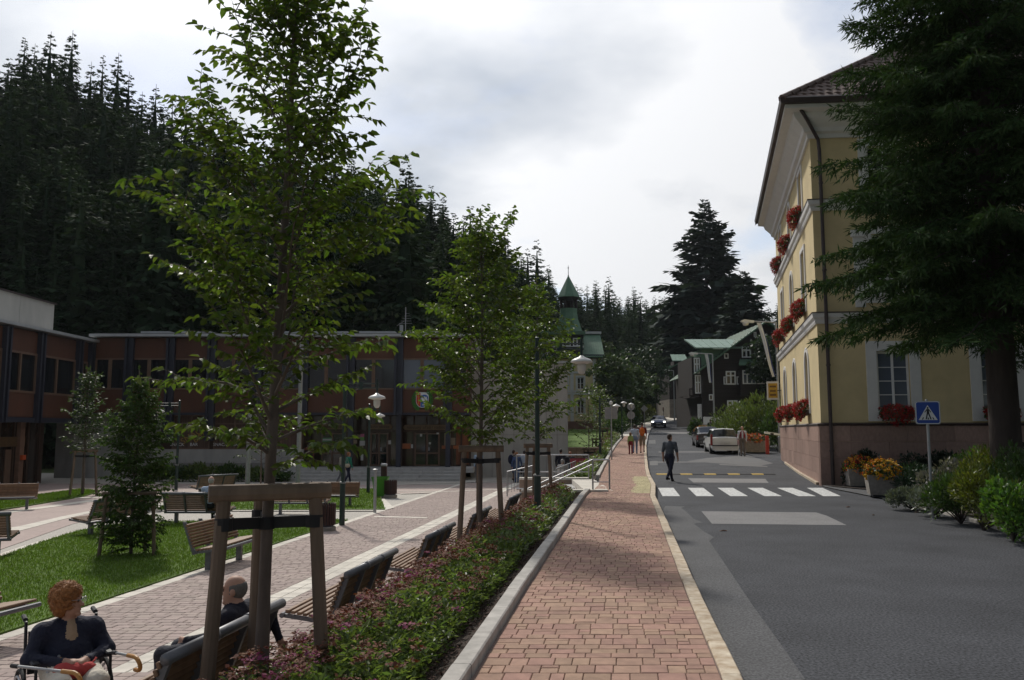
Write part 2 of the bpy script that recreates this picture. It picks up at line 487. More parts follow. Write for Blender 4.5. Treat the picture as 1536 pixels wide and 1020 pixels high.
# old lighter asphalt along the kerb, with its torn edge
gut = [(on_z(1208, 1020, 0).x, on_z(1208, 1020, 0).y)]
for px, py in [(1172, 968), (1130, 910), (1098, 862), (1078, 832), (1064, 812), (1071, 806), (1055, 797), (1041, 786), (1055, 784), (1041, 779), (1030, 768), (1022, 762), (1028, 760), (998, 759)]:
    p = on_z(px, py, 0); gut.append((p.x, p.y))
for y in (20, 17, 13, 9.5, 6.5): gut.append((road_l(y) + .004, y))
flat_piece('old_asphalt_strip', gut, m_asphalt_old, road)
def ground_poly(name, pix, mat, dz=.004, parent=road, z=0.0):
    pts = []
    for px, py in pix:
        x, y, w = _ray(px, py); t = 3.0
        while CAM_H + w * t > road_z(y * t) and t < 180: t += .05
        pts.append((x * t, y * t))
    return flat_piece(name, pts, mat, parent, dz)
ground_poly('road_patch', [(1052, 767), (1224, 769), (1240, 774), (1270, 788), (1068, 786)], m_patch)
ground_poly('road_patch', [(1032, 717.5), (1148, 718.5), (1153, 724.5), (1040, 724)], m_patch)
ground_poly('road_patch', [(1062, 687), (1122, 683), (1160, 695), (1140, 699), (1060, 694), (1030, 692)], m_patch2)
ground_poly('road_patch', [(988, 677), (1060, 676.5), (1075, 679), (988, 679)], m_patch2)
ground_poly('road_patch', [(1078, 696), (1150, 699), (1152, 701), (1080, 698)], m_patch2, dz=.008)
ground_poly('road_patch', [(973, 660), (983, 660), (987, 698), (975, 698)], m_patch2)
ground_poly('road_patch', [(968, 647.5), (1046, 648.5), (1046, 651), (968, 650)], m_patch)
ground_poly('road_patch', [(986, 692.5), (1058, 692.5), (1056, 694), (986, 694.5)], m_patch2, dz=.008)
for i in range(6):                                                   # zebra crossing
    x0 = 4.93 + i * 1.005
    t = .17 * 3.3
    ya, yb = 28.5, 25.0
    sh = -.48 if i < 5 else -.75
    flat_piece('crossing_stripe', [(x0, ya), (x0 + .52, ya), (x0 + .52 + sh, yb), (x0 + sh, yb)], m_paint, road, dz=.006)
# rubber speed hump of alternating blocks
hump = thing('speed_hump', 'low black and yellow rubber speed hump across the street beyond the crossing', 'speed hump', (0, 35.6, road_z(35.6)))
hx = road_l(35.6) + .3
i = 0
while hx < 11.0:
    mb = MB(); w = .5
    mb.slab([(-.2, 0), (.2, 0), (.12, .045), (-.12, .045)], (hx, 0, 0), (0, 1, 0), (0, 0, 1), (w - .02, 0, 0))
    mb.build('hump_block', m_paint_yellow if i % 2 == 0 else m_rubber, hump); hx += w; i += 1

# small litter on the asphalt
for (px, py, a, nm, lab, w, d, col) in [
        (1085, 797, .15, 'wood_chip', 'small brown wood piece on the street before the pale patch', .16, .035, (.10, .05, .03)),
        (1272, 761, .5, 'dead_leaf', 'brown leaf lying on the asphalt between planters and crossing', .14, .06, (.09, .045, .025)),
        (1310, 773, .9, 'dead_leaf', 'curled dark leaf on the asphalt in front of the concrete planters', .10, .06, (.05, .03, .02)),
        (1376, 769, .2, 'dead_leaf', 'dry leaf beside the kerb under the grey shrubs', .15, .07, (.06, .035, .02))]:
    p = on_z(px, py, 0)
    mb = MB()
    mb.add([(-w / 2, -d / 2, .008), (w / 2, -d / 3, .012), (w / 2, d / 2, .02), (-w / 2, d / 3, .012), (0, 0, .03)], [(0, 1, 4), (1, 2, 4), (2, 3, 4), (3, 0, 4)])
    mb.add([(-w / 2, -d / 2, .005), (w / 2, -d / 3, .007), (w / 2, d / 2, .012), (-w / 2, d / 3, .007)], [(3, 2, 1, 0)])
    o = mb.build(nm, M('litter_' + lab[:8] + str(px), col, rough=.9)); o.location = (p.x, p.y, 0); o.rotation_euler = (0, 0, a)
    tag(o, lab, 'litter')

# ------------------------------------------------------------------ pavement of clay pavers
pavement = tag(strip('pavement', lambda y: pave_l(y) - .02, lambda y: pave_r(y) + .02, -14, 120, .108, m_joint), 'pink paved footway between flower bed and street', 'pavement', kind='structure')
def paver_piece(mb, corners, z0, top, ch=.006):
    """corners: four plan points, z given by zf at each"""
    cx = sum(p[0] for p in corners) / 4; cy = sum(p[1] for p in corners) / 4
    def inset(p, d):
        v = (cx - p[0], cy - p[1]); l = math.hypot(*v) or 1
        return (p[0] + v[0] / l * d, p[1] + v[1] / l * d)
    o = len(mb.v)
    for p in corners: mb.v.append((p[0], p[1], z0(p[1]) - .03 + top))
    for p in corners: mb.v.append((p[0], p[1], z0(p[1]) - ch + top))
    for p in corners: q = inset(p, ch * 1.5); mb.v.append((q[0], q[1], z0(p[1]) + top))
    for a in (0, 4):
        for i in range(4):
            j = (i + 1) % 4
            mb.f.append((o + a + i, o + a + j, o + a + 4 + j, o + a + 4 + i)); mb.m.append(0)
    mb.f.append((o + 8, o + 9, o + 10, o + 11)); mb.m.append(0)
class PaverField:
    def __init__(self, parent, name, mat, z0, limit=300):
        self.parent, self.name, self.mat, self.z0, self.limit = parent, name, mat, z0, limit
        self.n = 0; self.rest = MB()
    def put(self, corners, mat=None):
        top = random.uniform(-.0025, .0025)
        if self.n < self.limit and mat is None:
            mb = MB(); paver_piece(mb, corners, self.z0, top)
            mb.build(self.name, self.mat, self.parent)
            self.n += 1
        else:
            paver_piece(self.rest, corners, self.z0, top)
    def finish(self):
        if self.rest.v:
            o = self.rest.build(self.name + '_field', self.mat, self.parent); tag(o, kind='stuff')
pz = lambda y: road_z(y) + .125
PF = PaverField(pavement, 'paver', m_brick, pz, 300)
TF = PaverField(pavement, 'tactile_paver', m_tactile, pz, 120)
rr = random.Random(3)
y = 5.9; row = 0
while y < 77:
    # courses: most 14 cm deep, laid in random lengths; some courses 7 cm or 21 cm
    d = rr.choice([.21, .21, .14, .21, .21, .14]) if y < 45 else .28
    W = pave_r(y) - pave_l(y) - .02; x = .01; 
    if row % 2: x0 = rr.uniform(.07, .12)
    else: x0 = 0
    first = True
    while x < W - .01:
        l = x0 if (first and x0) else rr.choice([.14, .14, .21, .14, .21, .105])
        first = False
        if W - (x + l) < .07: l = W - x
        a, b = x + .0025, x + l - .0025
        ya, yb = y + .0025, y + d - .0025
        cs = [(pave_l(ya) + .01 + a, ya), (pave_l(ya) + .01 + b, ya), (pave_l(yb) + .01 + b, yb), (pave_l(yb) + .01 + a, yb)]
        if 24.4 < y < 32.5 and x > W - .62: TF.put(cs)
        elif d > .2 and rr.random() < .30:                # split a deep course in two half stones
            ym = (ya + yb) / 2 + rr.choice([-.035, .035, 0])
            PF.put([cs[0], cs[1], (pave_l(ym) + .01 + b, ym - .003), (pave_l(ym) + .01 + a, ym - .003)])
            PF.put([(pave_l(ym) + .01 + a, ym + .003), (pave_l(ym) + .01 + b, ym + .003), cs[2], cs[3]])
        else: PF.put(cs)
        x += l
    y += d; row += 1
PF.finish(); TF.finish()

def kerb_line(name, label, xl, y0, y1, w, top, bottom, ln, mat, zf=road_z, bev=.012):
    root = tag(thing(name, label, 'kerb'), kind='structure')
    y = y0
    while y < y1:
        l = min(ln * random.uniform(.97, 1.03), y1 - y)
        ya, yb = y + .004, y + l - .004
        j = random.uniform(-.004, .004)
        mb = MB()
        pr = [(0, bottom), (0, top - bev), (bev, top), (w - bev, top), (w, top - bev), (w, bottom)]
        vs = [(xl(ya) + a + j, ya, zf(ya) + z) for a, z in pr] + [(xl(yb) + a + j, yb, zf(yb) + z) for a, z in pr]
        n = len(pr)
        mb.add(vs, [tuple(range(n)), tuple(range(n, 2 * n))[::-1]] + [(i + 1, i, n + i, n + i + 1) for i in range(n - 1)])
        mb.build('kerb_stone', mat, root)
        y += l
    return root
kerb_line('street_kerb', 'rust stained granite kerb between pink footway and street', lambda y: pave_r(y), 4.5, 60, KERB_W, .132, -.05, 1.0, m_kerb_rust)
kerb_line('street_kerb', 'far stretch of pale kerb where the footway climbs past the signs', lambda y: pave_r(y), 60.02, 130, KERB_W, .132, -.05, 2.5, m_kerb)
STAIR0, STAIR1 = 25.3, 31.6
kerb_line('bed_kerb', 'raised concrete kerb edging the near flower bed', lambda y: pave_l(y) - .16, 4.5, STAIR0 - .1, .15, .215, -.3, 1.0, m_kerb)
kerb_line('bed_kerb', 'raised concrete kerb edging the far flower bed beyond the stair', lambda y: pave_l(y) - .16, STAIR1 + .35, 76, .15, .215, -.3, 1.0, m_kerb)
# right-hand kerb and narrow verge by the yellow house
kerb_line('verge_kerb', 'low kerb along the shrub bed on the right of the street', lambda y: road_r(y), 3, 23.6, .12, .07, -.1, 1.0, m_kerb)
kerb_line('verge_kerb', 'worn kerb stones along the foot of the yellow house', lambda y: road_r(y) - .02, 29.9, 43, .14, .09, -.1, 1.2, m_kerb_rust)
tag(strip('verge_paving', lambda y: road_r(y) + .01, lambda y: road_r(y) + 2.6, 23.2, 29.2, .03, m_asphalt_old), 'strip of worn asphalt under the planters', 'paving', kind='structure')
tag(strip('forecourt', lambda y: road_r(y) - .02, lambda y: road_r(y) + 3.2, 43.4, 62, .02, m_asphalt_old), 'side yard entrance by the barrier', 'paving', kind='structure')
tag(strip('far_footway', lambda y: road_l(y) - 2.6, lambda y: road_l(y) - .02, 76, 175, .12, m_cream), 'pale footway climbing beside the far street', 'pavement', kind='structure')
tag(strip('far_footway', lambda y: road_r(y) + .02, lambda y: road_r(y) + 2.0, 72, 175, .12, m_cream), 'pale footway before the timber houses', 'pavement', kind='structure')

# ------------------------------------------------------------------ square (plaza)
plz = lambda y: plaza_z(y)
plaza = tag(strip('plaza', lambda y: -75, lambda y: min(bench_x(y) + .3, 8.0), -20, 60, 0, m_gravel, step=2.0, zf=plz, nsub=6), 'gravel square sloping gently down to the town hall', 'square', kind='structure')
def plaza_poly(name, pix, mat, dz, parent=None, pts=None):
    if pts is None: pts = [tuple(on_plaza(*q)[:2]) for q in pix]
    return flat_piece(name, pts, mat, parent, dz, zf=plz)
def line_x(pix):
    P = [on_plaza(*q) for q in pix]; P.sort(key=lambda p: p.y)
    ys = [p.y for p in P]; xs = [p.x for p in P]
    def f(Y):
        if Y < ys[0]: return xs[0] + (xs[1] - xs[0]) / (ys[1] - ys[0]) * (Y - ys[0])
        if Y > ys[-1]: return xs[-1] + (xs[-1] - xs[-2]) / (ys[-1] - ys[-2]) * (Y - ys[-1])
        return float(np.interp(Y, ys, xs))
    return f
A_out = lambda y: -7.05 + .0935 * y      # lawn edge of the path
A_in = lambda y: A_out(y) + .22
B_l = lambda y: -5.02 + .111 * y + .0 * y     # pale band
B_r = lambda y: B_l(y) + .42
path = tag(strip('plaza_path', A_out, lambda y: bench_x(y) + .28, 4, 46.5, .012, m_joint, zf=plz), 'paved path along the benches', 'path', kind='structure')
pp = lambda y: plaza_z(y) + .03
P2 = PaverField(path, 'paver', m_brick_dark, pp, 300)
P3 = PaverField(path, 'pale_slab', m_cream, pp, 260)
def fill_row(F, xl, xr, y, d, sizes, g=.004, off=0.0):
    W = xr(y) - xl(y); x = 0.0; first = True
    while x < W - .005:
        l = sizes[int(rr.random() * len(sizes))]
        if first and off: l = off
        first = False
        if W - (x + l) < .07: l = W - x
        ya, yb = y + g, y + d - g
        F.put([(xl(ya) + x + g, ya), (xl(ya) + x + l - g, ya), (xl(yb) + x + l - g, yb), (xl(yb) + x + g, yb)])
        x += l
y = 8.6; row = 0
while y < 46:
    d = .155
    fill_row(P2, A_in, B_l, y, d, [.155, .21, .21], off=.1 if row % 2 else 0)
    if bench_x(y) + .2 - B_r(y) > .15:
        fill_row(P2, B_r, lambda q: bench_x(q) + .26, y, d, [.155, .21, .21], off=.1 if row % 2 else 0)
    y += d; row += 1
y = 4.6
while y < 8.6:                                        # left part of the near path, below the frame on the right
    fill_row(P2, A_in, lambda q: bench_x(q) + .26, y, .155, [.155, .21, .21]); y += .155
y = 8.6
while y < 46:
    fill_row(P3, B_l, B_r, y, .4, [.21, .21], g=.003); y += .4
y = 4.6
while y < 46:
    fill_row(P3, A_out, A_in, y, .5, [.22], g=.004); y += .5
P2.finish(); P3.finish()
# pale cross bands
for (px0, py0, px1, py1, h) in [(560, 777, 640, 779, .28), (600, 742, 800, 733, .3), (590, 728, 760, 722, .35)]:
    a, b = on_plaza(px0, py0), on_plaza(px1, py1)
    plaza_poly('pale_band', None, m_cream, .036, path, [(a.x, a.y), (b.x, b.y), (b.x, b.y + h), (a.x, a.y + h)])
# far paved forecourt before the town hall
plaza_poly('paved_forecourt', None, m_brick_dark, .010, plaza, [(-16, 36.5), (-3.6, 37.2), (-3.0, 44.5), (-17, 44.5)])
for yy in (38.6, 41.4):
    plaza_poly('pale_band', None, m_cream, .018, plaza, [(-16, yy), (-3.3, yy), (-3.3, yy + .35), (-16, yy + .35)])
plaza_poly('paved_forecourt', None, m_brick_dark, .010, plaza, [(-25, 31), (-16.5, 35), (-17, 45.8), (-26, 45.8)])
plaza_poly('pale_band', None, m_cream, .018, plaza, [(-25, 30.6), (-16.4, 34.6), (-16.4, 35.3), (-25, 31.3)])
# left diagonal path with pale edges
def px_strip(name, pa, pb, mat, dz, parent=plaza):
    pts = [tuple(on_plaza(*q)[:2]) for q in pa] + [tuple(on_plaza(*q)[:2]) for q in pb[::-1]]
    return flat_piece(name, pts, mat, parent, dz, zf=plz)
px_strip('paved_walk', [(-60, 770), (60, 757), (130, 745), (250, 734)], [(-60, 846), (20, 818), (110, 786), (250, 752)], m_brick_dark, .010)
px_strip('pale_band', [(-60, 775), (60, 761), (130, 751), (240, 741)], [(-60, 780), (60, 764), (130, 754), (240, 743.5)], m_cream, .018)
px_strip('pale_band', [(-60, 803), (30, 790), (90, 776), (150, 764)], [(-60, 812), (30, 797), (90, 781), (150, 767)], m_cream, .018)
px_strip('pale_band', [(-60, 852), (20, 825), (60, 812), (112, 797)], [(-60, 864), (20, 833), (60, 818), (112, 801)], m_cream, .018)
# lawns
LAWNS = []
def lawn(label, pts, h=.05):
    mb = MB(); mb.prism(pts, -.05, h, zf=lambda p: plaza_z(p[1]))
    o = tag(mb.build('lawn', m_lawn), label, 'lawn', kind='structure'); LAWNS.append((o, pts, h)); return o
def pxs(l): return [tuple(on_plaza(*q)[:2]) for q in l]
near = [(A_out(y) - .01, y) for y in (9, 12, 16, 20, 24.6)] + pxs([(505, 782), (430, 782), (250, 785), (165, 790), (112, 800), (60, 817), (20, 831), (-60, 862)])
lawn('near lawn beside the path with a small dense tree', near)
lawn('strip of lawn behind the gravel walk with the bins', pxs([(236, 766), (400, 766.5), (578, 766), (571, 748), (562, 735), (480, 735), (330, 742), (258, 752)]))
lawn('far left lawn under the slim staked tree', pxs([(-60, 776), (60, 757), (128, 745), (150, 738), (120, 735), (0, 752), (-60, 758)]))
flat_piece('pale_edging', pxs([(236, 767.5), (578, 767.5), (578, 766), (236, 766)]), m_cream, plaza, .03, zf=plz)
flat_piece('pale_edging', pxs([(578, 767), (591, 763.5), (577, 750), (571, 750)]), m_cream, plaza, .045, zf=plz)
# soil of the two long beds
def bed(name, label, y0, y1):
    ys = np.linspace(y0, y1, int((y1 - y0) / .5) + 1); mb = MB()
    for y in ys:
        xl, xr = bed_l(y), pave_l(y) - .15
        for t in (0, .33, .66, 1):
            z = plaza_z(y) + .08 if t == 0 else None
            za, zb = left_z(y) + .10, road_z(y) + .10
            mb.v.append((xl + (xr - xl) * t, y, za + (zb - za) * t + .03 * sin(9 * y + 5 * t)))
    for j in range(len(ys) - 1):
        for i in range(3):
            a = j * 4 + i; mb.f.append((a, a + 1, a + 5, a + 4)); mb.m.append(0)
    return tag(mb.build(name, m_soil, smooth=True), label, 'flower bed', kind='structure')
bed('bed_soil', 'dark soil of the near flower bed', 4, STAIR0 - .1)
bed('bed_soil', 'dark soil of the far flower bed', STAIR1 + .4, 76)

# ------------------------------------------------------------------ wooded hillside
RIDGE = [(-420, 92, 46), (-150, 98, 36), (0, 105, 30), (80, 108, 30.5), (200, 114, 26), (300, 118, 24.5), (400, 122, 23), (520, 130, 22), (600, 138, 20.5),
         (660, 146, 19), (720, 155, 18), (770, 170, 16.5), (840, 200, 17), (900, 240, 19), (960, 270, 23), (1040, 290, 24), (1150, 300, 25), (1400, 300, 26), (1800, 280, 26)]
FOOT = [(-95, 50, -.9), (-62, 56, -.9), (-45, 58, -.9), (-38, 60, -.9), (-31, 61, -.9), (-26, 62, -.8), (-20, 63, -.7), (-14, 64, -.6), (-10, 66, -.4),
        (-7, 70, 0), (-4, 78, .6), (0, 100, 1.8), (8, 128, 3.2), (17, 145, 4.2), (27, 165, 5.5), (42, 178, 6.5), (60, 182, 7), (95, 180, 8), (160, 170, 8)]
def hill_pt(u, v):
    """u along the hill 0..1, v up the slope 0 foot, 1 ridge, 1.6 back"""
    k = u * (len(RIDGE) - 1); i = min(int(k), len(RIDGE) - 2); t = k - i
    r = [RIDGE[i][j] * (1 - t) + RIDGE[i + 1][j] * t for j in range(3)]
    R = ((r[0] - 768) / F_PX * r[1], r[1], r[2])
    Fp = [FOOT[i][j] * (1 - t) + FOOT[i + 1][j] * t for j in range(3)]
    x = Fp[0] + (R[0] - Fp[0]) * v; y = Fp[1] + (R[1] - Fp[1]) * v
    if v <= 1: z = Fp[2] + (R[2] - Fp[2]) * (v ** 1.05)
    else: z = R[2] - (v - 1) * 12
    z += 1.0 * sin(x * .11) * sin(y * .09) * min(1, 4 * v)
    return (x, y, z)
NU, NV = 72, 22
Vh = np.array([hill_pt(i / NU, 1.6 * j / NV) for j in range(NV + 1) for i in range(NU + 1)])
Fh = np.array([(j * (NU + 1) + i, j * (NU + 1) + i + 1, (j + 1) * (NU + 1) + i + 1, (j + 1) * (NU + 1) + i) for j in range(NV) for i in range(NU)])
tag(link('hillside', fast_mesh('hillside', Vh, Fh, m_forest_floor, smooth=True)), 'steep dark wooded hillside behind the town', 'hillside', kind='structure')
# ------------------------------------------------------------------ building materials
m_brown = M('brown_panel', (.105, .043, .024), rough=.65, var=.22, scale=1.2, streak=.3, bump=.15, bscale=14, dist=.004, rand=.1)
m_pale_panel = M('pale_panel', (.46, .45, .42), rough=.9, var=.12, scale=.8, streak=.4, rand=.05)
m_steel = M('dark_steel', (.032, .034, .05), rough=.5, var=.15, scale=2)
m_bronze = M('bronze_frame', (.17, .105, .07), rough=.55, var=.15, scale=3)
m_darkwood = M('dark_wood', (.06, .032, .02), rough=.6, var=.25, scale=3, streak=.2)
m_glass = M('window_glass', (.012, .014, .017), rough=.06, var=.1, scale=1, spec=.6)
m_glass_blue = M('blind_glass', (.11, .13, .17), rough=.12, var=.1, scale=1, spec=.6)
m_glass_tint = M('tinted_glass', (.045, .03, .022), rough=.07, var=.3, scale=.7, spec=.55)
m_curtain = M('curtain', (.12, .075, .055), rough=.9, var=.4, scale=9, streak=.03)
m_fascia = M('zinc_fascia', (.42, .43, .44), rough=.45, var=.1, metal=.4, scale=2)
m_roofing = M('roof_felt', (.10, .095, .09), rough=.9, var=.2)
m_sign_wood = M('sign_board', (.20, .135, .07), rough=.6, var=.15, scale=6, streak=.3)
m_letter_dark = M('letter_dark', (.03, .022, .015), rough=.6, var=.05)
m_white = M('white_paint', (.74, .74, .73), rough=.55, var=.06, scale=3)
m_offwhite = M('plaster_white', (.66, .65, .63), rough=.75, var=.06, scale=2)
m_yellow_wall = M('yellow_plaster', (.60, .485, .27), rough=.9, var=.05, scale=1.0, macro=.12, mscale=.7, bump=.2, bscale=50, dist=.004, detail=8)
m_plinth = M('pink_granite', (.33, .215, .175), rough=.6, var=.16, scale=12, rand=.14, bump=.15, bscale=90, dist=.003, streak=.5)
m_gutter = M('brown_gutter', (.045, .03, .028), rough=.5, var=.2)
m_tile = M('roof_tile', (.105, .068, .055), rough=.75, var=.25, scale=8, rand=.15)
m_timber = M('dark_clapboard', (.022, .016, .015), rough=.75, var=.3, scale=5, streak=5.0, rand=.2)
m_green_roof = M('green_metal_roof', (.18, .27, .22), rough=.55, var=.14, scale=1.5, rand=.08)
m_green_dark = M('green_tower_metal', (.085, .165, .105), rough=.6, var=.15, scale=2, rand=.1)
m_cream_wall = M('cream_plaster', (.68, .56, .32), rough=.9, var=.08, scale=1.2)
m_villa_base = M('red_sandstone', (.22, .125, .10), rough=.9, var=.2, scale=2, rand=.1)
m_rubble = M('rubble_stone', (.24, .21, .18), rough=.9, var=.25, scale=3, rand=.2)
m_green_paint = M('lamp_green', (.012, .03, .026), rough=.4, var=.1, spec=.5)
m_galv = M('galvanised', (.33, .335, .34), rough=.45, var=.12, scale=6, metal=.5)
m_stainless = M('stainless', (.40, .40, .42), rough=.5, var=.08, metal=.5, scale=5)

FONT = bpy.data.curves.new('fnt', 'FONT').font
def text_part(name, s, size, parent, loc, rot, mat, depth=.006, align='CENTER'):
    cu = bpy.data.curves.new(name, 'FONT'); cu.body = s; cu.size = size; cu.extrude = depth
    cu.align_x = align; cu.align_y = 'CENTER'; cu.resolution_u = 3
    tmp = bpy.data.objects.new('tmp', cu); C.objects.link(tmp)
    dg = bpy.context.evaluated_depsgraph_get()
    me = bpy.data.meshes.new_from_object(tmp.evaluated_get(dg))
    bpy.data.objects.remove(tmp); me.name = name
    me.materials.clear(); me.materials.append(mat)
    o = link(name, me, parent, loc); o.rotation_euler = rot
    return o

class Wall:
    """vertical wall face: origin o, horizontal unit u, outward normal n"""
    def __init__(self, o, u, n): self.o, self.u, self.n = Vector(o), Vector(u), Vector(n)
    def P(self, a, z, d=0.0): return self.o + self.u * a + self.n * d + Vector((0, 0, z))
    def slab(self, mb, a0, a1, z0, z1, d0, d1, mi=0):
        """box on the wall from depth d0 to d1 (outwards)"""
        vs = [self.P(a0, z0, d0), self.P(a1, z0, d0), self.P(a1, z1, d0), self.P(a0, z1, d0), self.P(a0, z0, d1), self.P(a1, z0, d1), self.P(a1, z1, d1), self.P(a0, z1, d1)]
        mb.add(vs, [(0, 3, 2, 1), (4, 5, 6, 7), (0, 1, 5, 4), (1, 2, 6, 5), (2, 3, 7, 6), (3, 0, 4, 7)], mi)
        return mb
    def holes(self, mb, a0, a1, z0, z1, holes, depth=.22, mi=0):
        """wall sheet with rectangular openings and their reveals"""
        A = sorted({a0, a1, *[h[0] for h in holes], *[h[1] for h in holes]}); Z = sorted({z0, z1, *[h[2] for h in holes], *[h[3] for h in holes]})
        for i in range(len(A) - 1):
            for j in range(len(Z) - 1):
                ca, cz = (A[i] + A[i + 1]) / 2, (Z[j] + Z[j + 1]) / 2
                if any(h[0] < ca < h[1] and h[2] < cz < h[3] for h in holes): continue
                mb.add([self.P(A[i], Z[j]), self.P(A[i + 1], Z[j]), self.P(A[i + 1], Z[j + 1]), self.P(A[i], Z[j + 1])], [(0, 1, 2, 3)], mi)
        for h in holes:
            c = [(h[0], h[2]), (h[1], h[2]), (h[1], h[3]), (h[0], h[3])]
            for k in range(4):
                p, q = c[k], c[(k + 1) % 4]
                mb.add([self.P(*p), self.P(*q), self.P(*q, -depth), self.P(*p, -depth)], [(0, 1, 2, 3)], mi)
        return mb
    def arch(self, mb, a0, a1, zs, mi=0, n=8, d=.0, depth=.22):
        """fill the corners of a rectangular opening above springing zs to make a round head; opening top = zs + (a1-a0)/2"""
        r = (a1 - a0) / 2; ac = (a0 + a1) / 2
        for s in (-1, 1):
            pts = [(ac + s * r * cos(t), zs + r * sin(t)) for t in np.linspace(0, pi / 2, n)]
            vs = [self.P(p[0], p[1], d) for p in pts] + [self.P(ac + s * r, zs + r, d)]
            mb.add(vs, [tuple(range(n + 1))], mi)
            for i in range(n - 1):
                mb.add([self.P(*pts[i], d), self.P(*pts[i + 1], d), self.P(*pts[i + 1], -depth), self.P(*pts[i], -depth)], [(0, 1, 2, 3)], mi)

def sash_window(parent, W, a0, a1, z0, z1, d=-.14, fw=.07, cols=2, rows=3, mat=None, glass=None, bar=.03, name='window', transom=None, depth=.06):
    """framed window: frame mesh is the part, panes its sub-parts"""
    mat, glass = mat or m_white, glass or m_glass
    mb = MB()
    W.slab(mb, a0, a0 + fw, z0, z1, d, d + depth); W.slab(mb, a1 - fw, a1, z0, z1, d, d + depth)
    W.slab(mb, a0 + fw, a1 - fw, z0, z0 + fw, d, d + depth); W.slab(mb, a0 + fw, a1 - fw, z1 - fw, z1, d, d + depth)
    zt = z1 - fw
    if transom:
        zt = z0 + (z1 - z0) * transom
        W.slab(mb, a0 + fw, a1 - fw, zt - fw / 2, zt + fw / 2, d, d + depth)
    for c in range(1, cols):
        ac = a0 + (a1 - a0) * c / cols
        W.slab(mb, ac - fw * .55, ac + fw * .55, z0 + fw, z1 - fw, d, d + depth * 1.1)
    f = mb.build(name, mat, parent)
    zlo, zhi = z0 + fw, (zt - fw / 2 if transom else z1 - fw)
    if rows > 1:
        mg = MB()
        for c in range(cols):
            l, r = a0 + (a1 - a0) * c / cols + fw * .6, a0 + (a1 - a0) * (c + 1) / cols - fw * .6
            for k in range(1, rows):
                zz = zlo + (zhi - zlo) * k / rows
                W.slab(mg, l, r, zz - bar / 2, zz + bar / 2, d + .01, d + depth * .8)
        mg.build('glazing_bar', mat, f)
    for c in range(cols):
        l, r = a0 + (a1 - a0) * c / cols + fw * .5, a0 + (a1 - a0) * (c + 1) / cols - fw * .5
        p = MB(); W.slab(p, l, r, z0 + fw * .5, z1 - fw * .5, d + .012, d + .02); p.build('pane', glass, f)
    return f

# ================================================================== town hall
TH_Y = 50.0
def thx(px): return at(px, 600, TH_Y).x
def thz(py): return at(600, py, TH_Y).z
town = thing('town_hall', 'low brown town hall of panelled upper storey and dark glazed ground floor across the square', 'building', (0, 0, 0))
zr, zb2, zfl = thz(506), thz(620), thz(701)       # roof, bottom of upper storey, floor level
cols_px = [140, 193, 255, 317, 386, 456, 526, 598, 672, 705]
WF = Wall((0, TH_Y, 0), (1, 0, 0), (0, -1, 0))
core = MB()
core.box(thx(140), thx(705), TH_Y + .06, TH_Y + 13, zb2, zr - .02)            # upper body
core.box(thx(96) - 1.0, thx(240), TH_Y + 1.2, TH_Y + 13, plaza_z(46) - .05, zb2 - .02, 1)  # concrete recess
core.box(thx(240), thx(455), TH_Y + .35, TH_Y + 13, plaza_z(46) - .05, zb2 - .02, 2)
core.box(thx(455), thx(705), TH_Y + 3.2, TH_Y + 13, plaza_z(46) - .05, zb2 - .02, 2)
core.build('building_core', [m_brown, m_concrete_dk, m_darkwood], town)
WR = Wall((0, TH_Y + 1.2, 0), (1, 0, 0), (0, -1, 0))
for k in range(6):                                                        # board-marked concrete slabs in the recess
    a0 = thx(98) + (thx(238) - thx(98)) * k / 6; a1 = thx(98) + (thx(238) - thx(98)) * (k + 1) / 6
    WR.slab(MB(), a0 + .01, a1 - .01, plaza_z(46), zb2 - .5, .0, .05).build('concrete_panel', m_concrete, town)
for i in range(len(cols_px) - 1):
    a0, a1 = thx(cols_px[i]), thx(cols_px[i + 1])
    g = .16 if i else .05
    l, r = a0 + g, a1 - .16
    if r - l < .4: 
        WF.slab(MB(), l, r, zb2 + .05, zr - .12, 0, .06).build('facade_panel', m_brown, town); continue
    WF.slab(MB(), l, r, thz(537), zr - .12, 0, .07).build('facade_panel', m_brown, town)
    WF.slab(MB(), l, r, zb2 + .05, thz(585), 0, .07).build('facade_panel', m_brown, town)
    z0, z1 = thz(584.5), thz(537.5)
    mb = MB(); fw = .09
    ac = l + (r - l) * .46
    for q in (l, ac - fw, ac + .02, r - fw): WF.slab(mb, q, q + fw, z0, z1, 0, .10)
    for q in (z0, z1 - fw): WF.slab(mb, l + fw, r - fw, q, q + fw, .0, .095)
    wfr = mb.build('window', m_bronze, town)
    gl = m_glass_blue if i == 7 else m_glass
    WF.slab(MB(), l + fw, ac - fw, z0 + fw, z1 - fw, .0, .035).build('pane', gl, wfr)
    WF.slab(MB(), ac + .02 + fw, r - fw, z0 + fw, z1 - fw, .0, .035).build('pane', gl, wfr)
for i, px in enumerate(cols_px[1:-1]):                                     # paired steel mullion posts
    a = thx(px); bot = zb2 - .1 if px > 400 else thz(661)
    mb = MB(); WF.slab(mb, a - .26, a - .12, bot, zr - .05, -.05, .30); WF.slab(mb, a + .12, a + .26, bot, zr - .05, -.05, .30)
    WF.slab(mb, a - .12, a + .12, bot, zr - .05, -.05, .14)
    mb.build('facade_post', m_steel, town)
rf = MB(); rf.box(thx(140) - .2, thx(705) + .3, TH_Y - .55, TH_Y + 13.2, zr, zr + .16)
roof = rf.build('roof_edge', m_fascia, town)
rb = MB(); rb.box(thx(140), thx(705), TH_Y - .3, TH_Y + 13, zr + .161, zr + .22); rb.build('roof_deck', m_roofing, roof)
